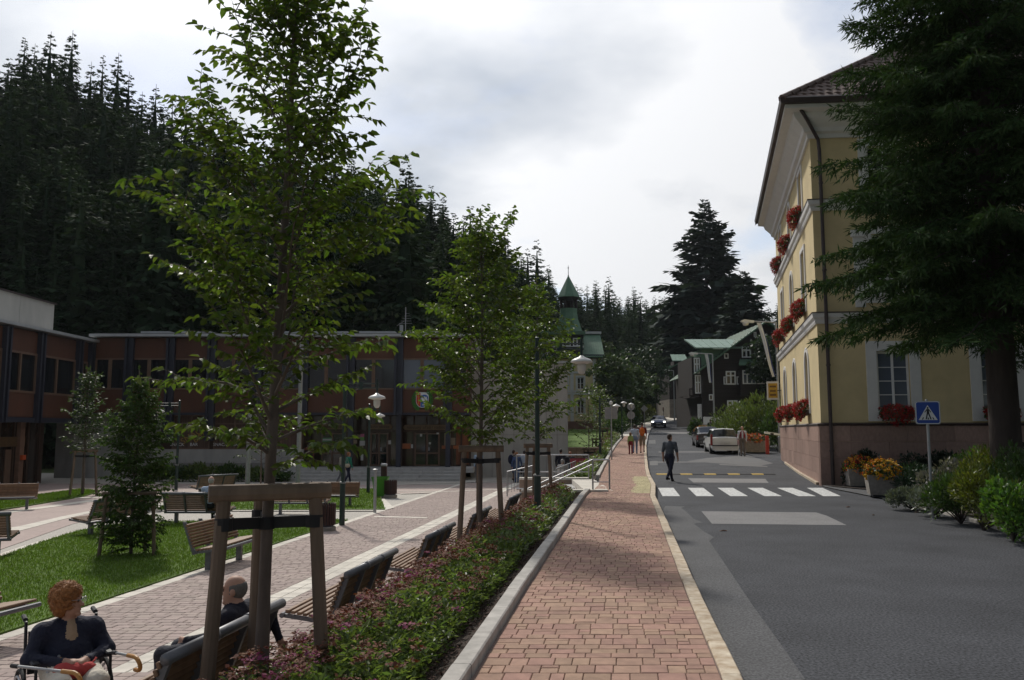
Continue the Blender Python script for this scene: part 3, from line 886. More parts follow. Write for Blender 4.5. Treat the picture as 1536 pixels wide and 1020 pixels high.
for i in range(1, len(cols_px) - 2):                                       # raised skylight kerbs seen above the eave
    a0, a1 = thx(cols_px[i]) + .35, thx(cols_px[i + 1]) - .35
    mb = MB(); mb.box(a0, a1, TH_Y + .4, TH_Y + 2.0, zr + .22, zr + .42); mb.build('roof_skylight', m_fascia, roof)
# ledge under the upper storey
WF.slab(MB(), thx(140), thx(705), zb2 - .1, zb2 + .04, -.05, .22).build('floor_ledge', m_steel, town)
# snack bar glazing
plz46 = plaza_z(46)
snack_px = [240, 255, 317, 386, 456]
WS = Wall((0, TH_Y + .35, 0), (1, 0, 0), (0, -1, 0))
zw0, zw1 = thz(674), thz(622)
WS.slab(MB(), thx(232), thx(456), plz46, zw0, 0, .25).build('concrete_base', m_concrete, town)
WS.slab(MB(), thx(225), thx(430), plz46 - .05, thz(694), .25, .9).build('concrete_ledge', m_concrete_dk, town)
for i in range(len(snack_px) - 1):
    l, r = thx(snack_px[i]) + .12, thx(snack_px[i + 1]) - .12
    if r - l < .4: continue
    mb = MB(); fw = .08
    ac = l + (r - l) * .5
    for q in (l, ac - fw / 2, r - fw): WS.slab(mb, q, q + fw, zw0, zw1, 0, .10)
    for q in (zw0, zw0 + (zw1 - zw0) * .72, zw1 - fw): WS.slab(mb, l + fw, r - fw, q, q + fw, .0, .09)
    wfr = mb.build('window', m_bronze, town)
    WS.slab(MB(), l + fw, r - fw, zw0 + fw, zw1 - fw, .005, .03).build('pane', m_curtain, wfr)
    if i in (1, 2):
        for w_, dx in (('SNACK', -.48), ('BAR', .52)): text_part('lettering', w_, .26, town, WS.P(l + (r - l) * .36 + dx, thz(667), .11), (pi / 2, 0, 0), m_white)
        if i == 1:
            m_ly = M('letter_yellow', (.38, .24, .06), rough=.6, var=.1)
        text_part('lettering', 'SNACK', .52, town, WS.P(l + (r - l) * .58, thz(652), .115), (pi / 2, -radians(33), 0), m_ly)
        text_part('lettering', 'BAR', .52, town, WS.P(l + (r - l) * .76, thz(655), .115), (pi / 2, -radians(33), 0), m_ly)
    if i == 2:
        WS.slab(MB(), l + .9, l + 1.25, thz(656), thz(648), .11, .12).build('notice', M('red_notice', (.4, .02, .02)), town)
# glazed entrance hall
WE = Wall((0, TH_Y + 1.6, 0), (1, 0, 0), (0, -1, 0))
ez1 = zb2 - .02
WE.slab(MB(), thx(455), thx(705), zfl, ez1, -.05, 0).build('glass_front', m_glass_tint, town)
ent_px = [456, 476, 508, 520, 545, 560, 580, 598, 617, 636, 656, 676, 690, 703]
for px in ent_px: WE.slab(MB(), thx(px) - .05, thx(px) + .05, zfl, ez1, 0, .09).build('mullion', m_darkwood, town)
WE.slab(MB(), thx(456), thx(703), thz(648), thz(648) + .1, .0, .10).build('transom', m_darkwood, town)
for px in (526, 598, 672):
    WF.slab(MB(), thx(px) - .14, thx(px) + .14, zfl, zb2 - .1, -.4, -.12).build('ground_post', m_steel, town)
def door(l, r, zt, mat=None, name='door'):
    mb = MB(); fw = .10
    mid = (l + r) / 2
    for q in (l, mid - fw / 2, r - fw): WE.slab(mb, q, q + fw, zfl + .02, zt, .04, .14)
    for q in (zfl + .02, zfl + .75, zt - fw): WE.slab(mb, l + fw, r - fw, q, q + fw * .8, .05, .13)
    d = mb.build(name, m_bronze, town)
    WE.slab(MB(), l + fw, mid - fw / 2, zfl + .1, zt - fw, .02, .045).build('pane', m_glass, d)
    WE.slab(MB(), mid + fw / 2, r - fw, zfl + .1, zt - fw, .02, .045).build('pane', m_glass, d)
    WE.slab(MB(), mid + .1, mid + .16, zfl + .95, zfl + 1.15, .14, .2).build('door_handle', m_stainless, d)
    return d
zd = thz(649)
door(thx(618), thx(657), zd); door(thx(550), thx(578), zd); door(thx(475), thx(509), zd)
def board(l, r, z0, z1, txt, size):
    n = 6; rr_ = (z1 - z0) / 2; zc = (z0 + z1) / 2
    pts = [(r - rr_ + rr_ * sin(t), zc + rr_ * cos(t)) for t in np.linspace(0, pi, n)] + [(l + rr_ - rr_ * sin(t), zc - rr_ * cos(t)) for t in np.linspace(0, pi, n)]
    mb = MB(); mb.slab(pts, WE.P(0, 0, .16), (1, 0, 0), (0, 0, 1), (0, -.05, 0))
    b = mb.build('sign_board', m_sign_wood, town)
    text_part('lettering', txt, size, b, WE.P((l + r) / 2, zc, .215), (pi / 2, 0, 0), m_letter_dark)
board(thx(601), thx(674), thz(645), thz(637), 'městský úřad / radnice', .27)
board(thx(546), thx(584), thz(644), thz(636), 'kino vltava', .27)
board(thx(474), thx(511), thz(644), thz(636), 'informace', .27)
m_paperA = M('paper_white', (.62, .62, .60), rough=.8, var=.08); m_paperB = M('paper_tan', (.30, .24, .17), rough=.85, var=.15)
m_postP = M('poster_pink', (.55, .16, .30), rough=.7); m_postG = M('poster_green', (.20, .42, .12), rough=.7)
def paper(px0, px1, py0, py1, mat, d=.1): WE.slab(MB(), thx(px0), thx(px1), thz(py1), thz(py0), d, d + .02).build('notice', mat, town)
for q in ((522, 528, 652, 659), (529, 535, 652, 658), (523, 530, 660, 666), (522, 526, 667, 672), (534, 540, 669, 675)): paper(*q, m_paperB)
paper(535, 541, 651, 656, m_postP, .11); paper(535, 541, 655.8, 661, m_postG, .115); paper(534, 542, 661.5, 669, m_paperA); paper(536, 540, 681, 692, m_paperA)
paper(578, 582, 661, 667, m_paperA); paper(664, 674, 650, 669, m_paperB); paper(674, 681, 657, 668, m_paperB); paper(613, 616, 667, 673, m_paperA, .12)
paper(626.5, 630, 651, 655, m_paperA, .15); paper(652, 655.5, 649, 651.5, m_paperA, .15); paper(640.5, 643.5, 664, 667, m_paperA, .15)
m_gsign = M('green_sign', (.14, .30, .16), rough=.6); paper(477, 491.5, 657, 663.5, m_gsign, .15)
paper(477.5, 491, 659, 661, m_paperA, .172)
m_orange_desk = M('orange_counter', (.42, .13, .04), rough=.6, var=.2)
WE.slab(MB(), thx(590), thx(612), thz(674), thz(666), .0, .03).build('reception_counter', m_orange_desk, town)
WE.slab(MB(), thx(660), thx(688), thz(674), thz(669), .0, .03).build('reception_counter', m_orange_desk, town)
WE.slab(MB(), thx(682), thx(703), zfl + .1, thz(640), .0, .02).build('wood_screen', M('wood_screen', (.22, .075, .03), rough=.6, var=.3, streak=.2), town)
# coat of arms
crest = link('coat_of_arms', None, town); cc = at(633.5, 599, TH_Y - .12)
crest.location = cc
def crest_slab(name, pts, d, mat, t=.03):
    mb = MB(); mb.slab(pts, (0, -d, 0), (1, 0, 0), (0, 0, 1), (0, -t, 0)); return mb.build(name, mat, crest)
m_crest_w = M('crest_white', (.72, .73, .75), rough=.5, var=.04); m_crest_r = M('crest_red', (.50, .03, .02), rough=.5, var=.1)
m_crest_b = M('crest_blue', (.03, .12, .42), rough=.5, var=.08); m_crest_g = M('crest_green', (.03, .22, .02), rough=.6, var=.3, scale=9); m_gold = M('crest_gold', (.6, .34, .04), rough=.5)
def shield(s, zc=0):
    pts = [(-.38 * s, .42 * s + zc), (-.38 * s, -.1 * s + zc)]
    pts += [(-.38 * s * cos(t), -.1 * s - .40 * s * sin(t) + zc) for t in np.linspace(.15, pi - .15, 12)]
    return pts + [(.38 * s, -.1 * s + zc), (.38 * s, .42 * s + zc)]
crest_slab('shield', shield(1.0), 0, m_crest_w)
sl = [p for p in shield(.92)]
red = [(-.35, .385), (-.35, -.09)] + [(-.35 * cos(t), -.09 - .37 * sin(t)) for t in np.linspace(.15, 1.25, 6)] + [(-.11, -.43), (-.11, .385)]
crest_slab('shield_field', red, .03, m_crest_r, .012)
blue = [(-.10, -.43)] + [(-.35 * cos(t), -.09 - .37 * sin(t)) for t in np.linspace(1.35, pi - .15, 6)] + [(.35, -.09), (.35, .10)] + [(.125 + .225 * cos(t), .10 + .18 * sin(t)) for t in np.linspace(0, pi, 8)]
crest_slab('shield_field', blue, .03, m_crest_b, .012)
fount = [(-.03, -.36), (.28, -.36), (.24, -.30), (.16, -.27), (.16, -.20), (.30, -.10), (.31, .0), (.26, .14), (.21, .18), (.18, .10), (.14, .17), (.11, .17), (.07, .10), (.04, .18), (-.01, .14), (-.06, .0), (-.05, -.10), (.09, -.20), (.09, -.27), (.01, -.30)]
crest_slab('fountain_emblem', fount, .042, m_crest_w, .01)
crest_slab('gold_bar', [(-.24, .38), (-.21, .38), (-.21, -.33), (-.24, -.30)], .042, m_gold, .008)
crest_slab('gold_bar', [(-.33, .14), (-.13, .14), (-.13, .165), (-.33, .165)], .051, m_gold, .008)
lf = MB()
for s in (-1, 1):
    for k in range(13):
        t = -1.35 + 2.3 * k / 12
        cx, cz = s * (.52 * cos(t * .95) + .02), .56 * sin(t) - .04
        dx, dz = -s * .5 * sin(t), .56 * cos(t); l_ = math.hypot(dx, dz); dx, dz = dx / l_, dz / l_
        for q in (-1, 1):
            ex, ez = dx * .8 + q * dz * .65, dz * .8 - q * dx * .65
            w = .035
            lf.slab([(cx - ez * w * .2, cz + ex * w * .2), (cx + ex * .08 - ez * w, cz + ez * .08 + ex * w), (cx + ex * .17, cz + ez * .17), (cx + ex * .08 + ez * w, cz + ez * .08 - ex * w)], (0, -.01 - .004 * (k % 3), 0), (1, 0, 0), (0, 0, 1), (0, -.02, 0))
lf.build('laurel_wreath', m_crest_g, crest)
rib = crest_slab('ribbon', [(-.45, -.78), (-.38, -.62), (.38, -.62), (.45, -.78), (.3, -.74), (-.3, -.74)], .0, M('ribbon_brown', (.17, .07, .035), rough=.7), .012)
# steps
for k in range(4):
    z1 = zfl - k * (zfl - plz46) / 4; yk = TH_Y + .3 - .38 * (k + 1) - .8
    xl = thx(440) - .35 * k; xr = thx(712) if k == 0 else thx(700 - 2 * k)
    n = 9
    for j in range(n):
        a, b = xl + (xr - xl) * j / n, xl + (xr - xl) * (j + 1) / n
        mb = MB(); mb.box(a + .006, b - .006, yk, TH_Y + 2 if k == 0 else yk + .39, z1 - (zfl - plz46) / 4 - .1, z1, bev=.012)
        mb.build('step_stone', m_stone_step, town)
cheek = MB(); cheek.slab([(TH_Y - 2.4, plz46 - .05), (TH_Y + .3, plz46 - .05), (TH_Y + .3, zfl + .15), (TH_Y - .6, zfl + .15), (TH_Y - 2.4, plz46 + .2)], (thx(432), 0, 0), (0, 1, 0), (0, 0, 1), (-.35, 0, 0))
cheek.build('stair_cheek', m_concrete, town)
hr = MB()
for dz_ in (.9, .5): hr.tube([(thx(418), TH_Y - 2.6, plz46 + dz_), (thx(430), TH_Y - .8, zfl + dz_ + .1), (thx(452), TH_Y - .8, zfl + dz_ + .1)], .03, 6)
for q in ((thx(418), TH_Y - 2.6, plz46), (thx(430), TH_Y - .8, zfl), (thx(440), TH_Y - .8, zfl), (thx(451), TH_Y - .8, zfl)): hr.tube([q, (q[0], q[1], q[2] + .98)], .03, 6)
hr.build('handrail', m_galv, town)
# antenna on the roof
an = MB(); ax, ay = thx(599), TH_Y + 2.4
an.tube([(ax, ay, zr + .1), (ax, ay, zr + 2.2)], .03, 6)
for k in range(5): an.tube([(ax - .4 + .1 * k, ay, zr + 1.15 + .16 * k), (ax + .4 - .04 * k, ay, zr + 1.15 + .16 * k)], .012, 4)
an.tube([(ax - .55, ay, zr + 1.0), (ax - .1, ay, zr + 1.3)], .015, 4)
an.box(ax - .36, ax - .16, ay - .1, ay + .1, zr + .5, zr + 1.05)
an.build('roof_antenna', m_galv, town)

# ---- left wing standing forward
XW = -25.35
WW = Wall((XW, 0, 0), (0, 1, 0), (1, 0, 0))
def wing_y(px):            # where the sight line of column px meets the wing facade
    return XW / ((px - 768) / F_PX) * 1.0
wz_r, wz_b = at(0, 487, wing_y(0)).z, at(0, 626, wing_y(0)).z
wing = town
cw = MB()
cw.box(XW - 16, XW - .06, 20, 49.6, wz_b, wz_r - .02); cw.box(XW - 16, XW - 1.2, 20, 46.0, plz46 - .2, wz_b - .02, 1)
cw.build('wing_core', [m_brown, m_darkwood], town)
posts = [29.5, 33.6, wing_y(3), wing_y(52), wing_y(110)]
posts = [31.2, 36.2, wing_y(1), wing_y(54), wing_y(112), 49.7]
for i in range(len(posts) - 1):
    l, r = posts[i] + .2, posts[i + 1] - .2
    if r - l < .5: r = l + .5
    h = wz_r - wz_b
    for q in ((wz_b + .05, wz_b + h * .28), (wz_b + h * .74, wz_r - .1)): WW.slab(MB(), l, r, *q, 0, .07).build('facade_panel', m_brown, town)
    z0, z1, fw = wz_b + h * .28, wz_b + h * .74, .11
    mb = MB(); ac = l + (r - l) * .45
    for q in (l, ac - fw * .5, r - fw): WW.slab(mb, q, q + fw, z0, z1, 0, .12)
    for q in (z0, z1 - fw): WW.slab(mb, l + fw, r - fw, q, q + fw, 0, .115)
    wfr = mb.build('window', m_bronze, town)
    WW.slab(MB(), l + fw, ac - fw * .5, z0 + fw, z1 - fw, 0, .03).build('pane', m_glass, wfr); WW.slab(MB(), ac + fw * .5, r - fw, z0 + fw, z1 - fw, 0, .03).build('pane', m_glass, wfr)
for y_ in posts:
    mb = MB(); WW.slab(mb, y_ - .24, y_ - .1, wz_b - .25, wz_r - .05, -.05, .32); WW.slab(mb, y_ + .1, y_ + .24, wz_b - .25, wz_r - .05, -.05, .32); WW.slab(mb, y_ - .1, y_ + .1, wz_b - .25, wz_r - .05, -.05, .14)
    mb.build('facade_post', m_steel, town)
mb = MB(); mb.box(XW - 16, XW + .5, 20, 50.2, wz_r, wz_r + .16); mb.build('roof_edge', m_fascia, town)
WW.slab(MB(), 20, 49.9, wz_b - .22, wz_b + .03, -1.0, .2).build('floor_ledge', m_steel, town)
# penthouse of pale concrete panels on the wing
PHX, PHZ = XW - 1.55, at(75, 457, 48.5).z
yy = 48.5
for k in range(6):
    mb = MB(); mb.box(PHX - 12, PHX, yy - 3.4 + .012, yy - .012, wz_r + .16, PHZ); mb.build('concrete_panel', m_pale_panel, town); yy -= 3.4
mb = MB(); mb.box(PHX - 12.1, PHX + .1, yy, 48.6, PHZ, PHZ + .08); mb.build('parapet_cap', m_gutter, town)
# ground floor of the wing
WG = Wall((XW - .6, 0, 0), (0, 1, 0), (1, 0, 0))
WG.slab(MB(), 30, 46.2, plz46, wz_b - .2, -.6, -.02).build('glass_front', m_glass_tint, town)
for y_ in np.linspace(36.0, 46.1, 9): WG.slab(MB(), y_ - .07, y_ + .07, plz46, wz_b - .2, 0, .12).build('mullion', m_darkwood, town)
WG.slab(MB(), 34, 44.4, plz46 + 2.05, plz46 + 2.55, .13, .2).build('sign_board', M('wing_sign', (.10, .055, .02), rough=.6, var=.3, scale=6), town)
for k, y_ in enumerate((38.2, 39.6, 41.2, 43.0)): WG.slab(MB(), y_, y_ + .75, plz46 + .1, plz46 + 1.9, .0, .05).build('door_leaf', [m_bronze, m_darkwood, m_glass, m_bronze][k], town)
WG.slab(MB(), 43.7, 44.1, plz46, wz_b - .2, .13, .35).build('wood_pillar', M('pillar_wood', (.20, .11, .07), rough=.7, var=.2), town)
WG.slab(MB(), 43.75, 44.05, plz46 + 1.35, plz46 + 1.6, .36, .5).build('post_box', M('box_orange', (.55, .09, .02), rough=.5), town)
mb = MB(); mb.box(XW - 3.5, XW - .5, 45.9, 46.3, plz46 - .1, wz_b - .2); mb.build('end_wall', m_darkwood, town)

# ================================================================== concrete hall to the right
hall = thing('concrete_hall', 'windowless hall of pale board-marked concrete at the right end of the town hall', 'building', (0, 52.0, 0))
hx0, hx1 = at(706, 650, 52).x, at(852, 650, 52).x
hz1 = at(780, 545, 52).z
mb = MB(); mb.box(hx0, hx1, .06, 9, plz46 - .3, hz1 - .02); mb.build('hall_core', m_concrete_dk, hall)
n = 9
for k in range(n):
    a0, a1 = hx0 + (hx1 - hx0) * k / n, hx0 + (hx1 - hx0) * (k + 1) / n
    for z0, z1 in ((plz46 - .2, plz46 + 2.6), (plz46 + 2.6, hz1)):
        m2 = MB(); m2.box(a0 + .012, a1 - .012, 0, .07, z0 + .01, z1 - .01); m2.build('concrete_panel', m_concrete, hall)
mb = MB(); mb.box(hx0 - .1, hx1 + .1, -.1, 9.1, hz1, hz1 + .14); mb.build('parapet_cap', m_fascia, hall)

# ================================================================== yellow house on the right
YC = Vector((10.9, 29.55, 0))
us = Vector((.2312, .9729, 0)); ns = Vector((-.9729, .2312, 0))
uf = Vector((.9960, -.0896, 0)); nf = Vector((-.0896, -.9960, 0))
house = thing('yellow_house', 'three storey yellow house with pink granite base and white window surrounds on the right', 'building', (0, 0, 0))
WSd = Wall(YC, us, ns); WFr = Wall(YC, uf, nf)
SL, FL = 16.8, 24.0
Z_PL, Z_S1, Z_S2, Z_C, Z_E = 2.14, 5.72, 9.85, 12.55, 13.45
side_holes, front_holes = [], []
side_win = []
for k, s in enumerate((3.6, 8.6, 13.6)):
    hw = .62
    side_win.append((s - hw, s + hw, 2.75, 5.05, True)); side_win.append((s - hw, s + hw, 6.75, 9.1, k == 1)); side_win.append((s - hw, s + hw, 10.55, 12.35, k == 1))
for (a0, a1, z0, z1, ar) in side_win: side_holes.append((a0, a1, z0, z1))
fcen = [2.55, 6.05, 9.55, 13.05, 16.55]
front_win = []
for s in fcen:
    front_win.append((s - .56, s + .56, 2.62, 4.72)); front_win.append((s - .56, s + .56, 6.75, 8.95)); front_win.append((s - .58, s + .58, 10.55, 12.2))
front_holes = list(front_win)
mb = MB()
WSd.holes(mb, 0, SL, -.2, Z_E + .2, side_holes); WFr.holes(mb, 0, FL, -.2, Z_E + .2, front_holes)
for (a0, a1, z0, z1, ar) in side_win:
    if ar: WSd.arch(mb, a0, a1, z1 - (a1 - a0) / 2)
p1, p2, p3 = WSd.P(SL, 0), WSd.P(SL, 0) + uf * FL, WFr.P(FL, 0)
for a, b in ((p1, p2), (p2, p3)):
    mb.add([a + Vector((0, 0, -.2)), b + Vector((0, 0, -.2)), b + Vector((0, 0, Z_E)), a + Vector((0, 0, Z_E))], [(0, 1, 2, 3)])
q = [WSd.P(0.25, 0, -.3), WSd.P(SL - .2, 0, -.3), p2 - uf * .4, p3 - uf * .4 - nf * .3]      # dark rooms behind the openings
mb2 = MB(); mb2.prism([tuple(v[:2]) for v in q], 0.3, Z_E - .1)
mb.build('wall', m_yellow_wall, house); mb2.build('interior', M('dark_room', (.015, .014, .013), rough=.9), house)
def surround(W, a0, a1, z0, z1, arch=False, w=.16, proud=.05, wide=None, mat=None):
    mb = MB(); mat = mat or m_offwhite
    if arch:
        r = (a1 - a0) / 2; zs = z1 - r; ac = (a0 + a1) / 2
        W.slab(mb, a0 - w, a0, z0 - w, zs, 0, proud); W.slab(mb, a1, a1 + w, z0 - w, zs, 0, proud); W.slab(mb, a0, a1, z0 - w, z0, 0, proud)
        n = 10; T = np.linspace(0, pi, n)
        for i in range(n - 1):
            c = [(ac + rr_ * cos(t), zs + rr_ * sin(t)) for rr_, t in ((r, T[i]), (r + w, T[i]), (r + w, T[i + 1]), (r, T[i + 1]))]
            mb.slab(c, W.P(0, 0, 0), W.u, (0, 0, 1), W.n * proud)
    else:
        W.slab(mb, a0 - w, a0, z0 - w, z1 + w, 0, proud); W.slab(mb, a1, a1 + w, z0 - w, z1 + w, 0, proud)
        W.slab(mb, a0, a1, z0 - w, z0, 0, proud); W.slab(mb, a0, a1, z1, z1 + w, 0, proud)
    return mb.build('window_surround', mat, house)
for (a0, a1, z0, z1, ar) in side_win:
    surround(WSd, a0, a1, z0, z1, ar); sash_window(house, WSd, a0 + .01, a1 - .01, z0 + .01, z1 - .01, rows=3)
for (a0, a1, z0, z1) in front_win:
    lo = z0 < 5
    surround(WFr, a0, a1, z0, z1, False, w=.36 if lo else .30, proud=.04)
    f = sash_window(house, WFr, a0 + .01, a1 - .01, z0 + .01, z1 - .01, rows=4 if z1 - z0 > 2 else 2, transom=None, glass=m_glass_blue if lo else m_glass)
    sb = MB(); WFr.slab(sb, a0 - .04, a1 + .04, z0 - .06, z0 + .02, -.1, .12); sb.build('sill', m_offwhite, f)
# white pilaster strips with caps of the middle storey
for s in fcen[:3]:
    for d in (-1, 1):
        a = s + d * 1.02
        mb = MB(); WFr.slab(mb, a - .17, a + .17, 6.3, 8.85, .0, .07); WFr.slab(mb, a - .24, a + .24, 8.85, 9.1, 0, .12); mb.build('pilaster', m_offwhite, house)
# mouldings
def moulding(z, prof, mat, name):
    for W, L in ((WSd, SL), (WFr, FL)):
        pass
    mb = MB()
    # mitred round the corner
    def corner(d): # offset corner point
        A = Matrix(((ns.x, ns.y), (nf.x, nf.y))); v = A.inverted() @ Vector((d, d)); return YC + Vector((v.x, v.y, 0))
    ringp = []
    for d, zz in prof:
        c = corner(d)
        ringp.append((WSd.P(SL, z + zz, d), c + Vector((0, 0, z + zz)), WFr.P(FL, z + zz, d)))
    for i in range(len(prof) - 1):
        for k in range(2):
            mb.add([ringp[i][k], ringp[i][k + 1], ringp[i + 1][k + 1], ringp[i + 1][k]], [(0, 1, 2, 3)])
    for k in (0, 2):
        mb.add([r[k] for r in ringp], [tuple(range(len(prof)))])
    return mb.build(name, mat, house)
moulding(Z_S1, [(0, 0), (.05, .0), (.08, .07), (.08, .15), (.15, .22), (.17, .34), (.17, .37), (0, .40)], m_offwhite, 'string_course')
moulding(Z_S2, [(0, 0), (.05, .0), (.08, .07), (.08, .15), (.15, .22), (.17, .34), (.17, .37), (0, .40)], m_offwhite, 'string_course')
moulding(Z_S1, [(.0, .405), (.19, .375), (.19, .40), (.0, .44)], m_gutter, 'flashing')
moulding(Z_S2, [(.0, .405), (.19, .375), (.19, .40), (.0, .44)], m_gutter, 'flashing')
moulding(Z_C, [(0, 0), (.08, 0), (.10, .14), (.22, .2), (.26, .34), (.55, .62), (.62, .80), (.92, .84), (.92, .98), (0, 1.0)], m_offwhite, 'cornice')
moulding(Z_C, [(.86, .99), (1.06, .98), (1.10, 1.16), (1.04, 1.22), (.88, 1.2)], m_gutter, 'gutter')
moulding(Z_PL, [(.0, .0), (.12, -.04), (.14, .02), (.0, .07)], m_gutter, 'flashing')
# plinth of granite slabs
for W, L in ((WSd, SL), (WFr, FL)):
    zs = [-.25, .42, .98, 1.55, Z_PL - .03]
    for j in range(4):
        a = 0.0; k = 0
        lens = [1.05, 1.35, 1.2] if W is WSd else [1.3, 1.9, 1.6]
        while a < L:
            l = lens[(k + j) % 3] * (1 if k else .6 + .15 * (j % 2)); b = min(a + l, L)
            mb = MB(); e = random.uniform(0, .006)
            st = a + .004 + (.11 if a == 0 and W is WSd else 0)
            W.slab(mb, a + .004 - (.10 if (a == 0 and W is WFr) else 0), b - .004, zs[j] + .004, zs[j + 1] - .004, 0.0, .10 + e); mb.build('plinth_slab', m_plinth, house)
            a = b; k += 1
            if a > 14 and W is WFr: break
# downpipe on the corner
dp = MB(); cpt = WFr.P(.28, 0, .20)
top = WFr.P(-.55, Z_C + .95, .8)
dp.tube([top, WFr.P(-.2, Z_C + .55, .5), WFr.P(.24, Z_C - .1, .2), WFr.P(.28, Z_C - .5, .17), WFr.P(.28, .05, .2)], .065, 8)
for z in (1.2, 4.2, 7.6, 10.8): dp.lathe([(.085, 0), (.085, .06)], 8, cpt.x, cpt.y, z)
dp.build('downpipe', m_gutter, house)
# hipped tile roof
def cornr(d):
    A = Matrix(((ns.x, ns.y), (nf.x, nf.y))); v = A.inverted() @ Vector((d, d)); return YC + Vector((v.x, v.y, 0))
ze = Z_C + 1.12; tanp = .80; RUN = 8.2
E0 = cornr(1.02) + Vector((0, 0, ze))
inb = cornr(-RUN + 1.02) + Vector((0, 0, ze + RUN * tanp))
mb = MB()
se = WSd.P(SL + 1, ze, 1.02); si = WSd.P(SL - RUN + 1, ze + RUN * tanp, -RUN + 1.02)
fe = WFr.P(FL, ze, 1.02); fi = WFr.P(FL, ze + RUN * tanp, -RUN + 1.02)
mb.add([E0, se, si, inb], [(0, 1, 2, 3)]); mb.add([E0, fe, fi, inb], [(3, 2, 1, 0)])
roofp = mb.build('roof', m_tile, house)
# rows of interlocking tiles, front and side slope
tl = MB()
def tile_rows(W, L, a_start_fn, rowh=.33, tw=.30):
    nrow = int(RUN / rowh)
    for j in range(nrow):
        r0, r1 = j * rowh, (j + 1) * rowh + .04
        d0, d1 = 1.02 - r0, 1.02 - r1
        a = a_start_fn(r0); z0, z1 = ze + r0 * tanp + .055, ze + r1 * tanp + .015
        while a < min(L, 16.0):
            P = [W.P(a + tw * t, z0 + h, d0) for t, h in ((0, 0), (.25, .035), (.5, .045), (.75, .01), (1, 0))]
            Q = [W.P(a + tw * t, z1 + h, d1) for t, h in ((0, 0), (.25, .035), (.5, .045), (.75, .01), (1, 0))]
            B = [W.P(a + tw * t, z0 - .05, d0) for t in (0, .5, 1)]
            tl.add(P + Q, [(i, i + 1, i + 6, i + 5) for i in range(4)]); tl.add([B[0], B[1], B[2], P[4], P[2], P[0]], [(0, 1, 2, 3, 4, 5)])
            a += tw
hipk_f = (cornr(1.02) - WFr.P(0, 0, 1.02)).dot(uf); hipk_f2 = (cornr(-RUN + 1.02) - WFr.P(0, 0, 1.02)).dot(uf)
tile_rows(WFr, FL, lambda r: hipk_f + (hipk_f2 - hipk_f) * r / RUN)
hs1 = (cornr(1.02) - WSd.P(0, 0, 1.02)).dot(us); hs2 = (cornr(-RUN + 1.02) - WSd.P(0, 0, 1.02)).dot(us)
tag(tl.build('roof_tiles', m_tile, roofp), kind='stuff')
hp = MB(); nH = 26
for i in range(nH):
    a = E0.lerp(inb, i / nH); b = E0.lerp(inb, (i + 1.12) / nH)
    hp.tube([a + Vector((0, 0, .03)), b + Vector((0, 0, .07))], [.15, .11], 8)
tag(hp.build('hip_tiles', m_tile, roofp), kind='stuff')
# flag holder sign and warning light on the side wall
bl = thing('hanging_sign', 'small yellow sign with white rim projecting from the far end of the yellow house', 'sign', WSd.P(SL - .3, 4.1, .0))
mb = MB(); mb.slab([(0, -.5), (.62, -.5), (.62, .5), (0, .5)], ns * .12, ns, (0, 0, 1), us * .10); mb.build('sign_box', m_offwhite, bl)
mb = MB(); mb.slab([(.07, -.4), (.55, -.4), (.55, .4), (.07, .4)], ns * .12 - us * .012, ns, (0, 0, 1), us * .01); mb.build('sign_face', M('sign_yellow', (.50, .30, .03), rough=.5, var=.25, scale=7), bl)
for zz, w in ((.22, .34), (-.02, .3), (-.24, .32)):
    mb = MB(); mb.slab([(.31 - w / 2, zz - .05), (.31 + w / 2, zz - .05), (.31 + w / 2, zz + .05), (.31 - w / 2, zz + .05)], ns * .12 - us * .02, ns, (0, 0, 1), us * .007); mb.build('sign_mark', M('sign_brown%d' % int(zz * 100), (.16, .08, .02), rough=.5) if zz < .2 or zz > .2 else m_white, bl)
mb = MB(); mb.bar(ns * -.05, ns * .2, .04, .04); mb.build('bracket', m_steel, bl)
wl_ = thing('beacon_lamp', 'orange warning beacon fixed to the far corner of the yellow house', 'beacon', WSd.P(SL - 2.0, 2.35, .0) )
o_ = ns * .32
mb = MB(); mb.lathe([(.10, 0), (.10, .18)], 10, o_.x, o_.y, 0); mb.bar((0, 0, .05), tuple(o_ + Vector((0, 0, .05))), .05, .05); mb.build('base', m_galv, wl_)
mb = MB(); mb.lathe([(.13, .18), (.13, .30), (.10, .36), (.02, .38)], 12, o_.x, o_.y, 0); mb.build('lens', M('beacon_orange', (.60, .13, .01), rough=.25), wl_)

# ================================================================== villa with tower
VY = 100.0
def vx(px): return at(px, 600, VY).x
def vz(py): return at(860, py, VY).z
villa = thing('tower_villa', 'cream villa with green metal roof and slender bell turret behind the young trees', 'building', (0, VY, 0))
WV = Wall((0, 0, 0), (1, 0, 0), (0, -1, 0))
x0, x1 = vx(812), vx(896)
zb_, zpl, ze_ = vz(652), vz(632), vz(538)
wins = []
for px in (826, 847, 871):
    for (py0, py1) in ((600, 621), (566, 584)):
        wins.append((vx(px) - .42, vx(px) + .42, vz(py1), vz(py0)))
mb = MB(); WV.holes(mb, x0, x1, zpl, ze_, wins, depth=.3)
mb.box(x0 + .3, x1 - .002, .35, 11, zpl, ze_, 1)
mb.add([(x1, 0, zpl), (x1, 11, zpl), (x1, 11, ze_), (x1, 0, ze_)], [(0, 1, 2, 3)]); mb.add([(x0, 0, zpl), (x0, 11, zpl), (x0, 11, ze_), (x0, 0, ze_)], [(0, 1, 2, 3)])
mb.build('wall', [m_cream_wall, m_glass], villa)
WV.slab(MB(), x0 - .1, x1 + .1, zb_ - 2, zpl, -10.8, .12).build('plinth', m_villa_base, villa)
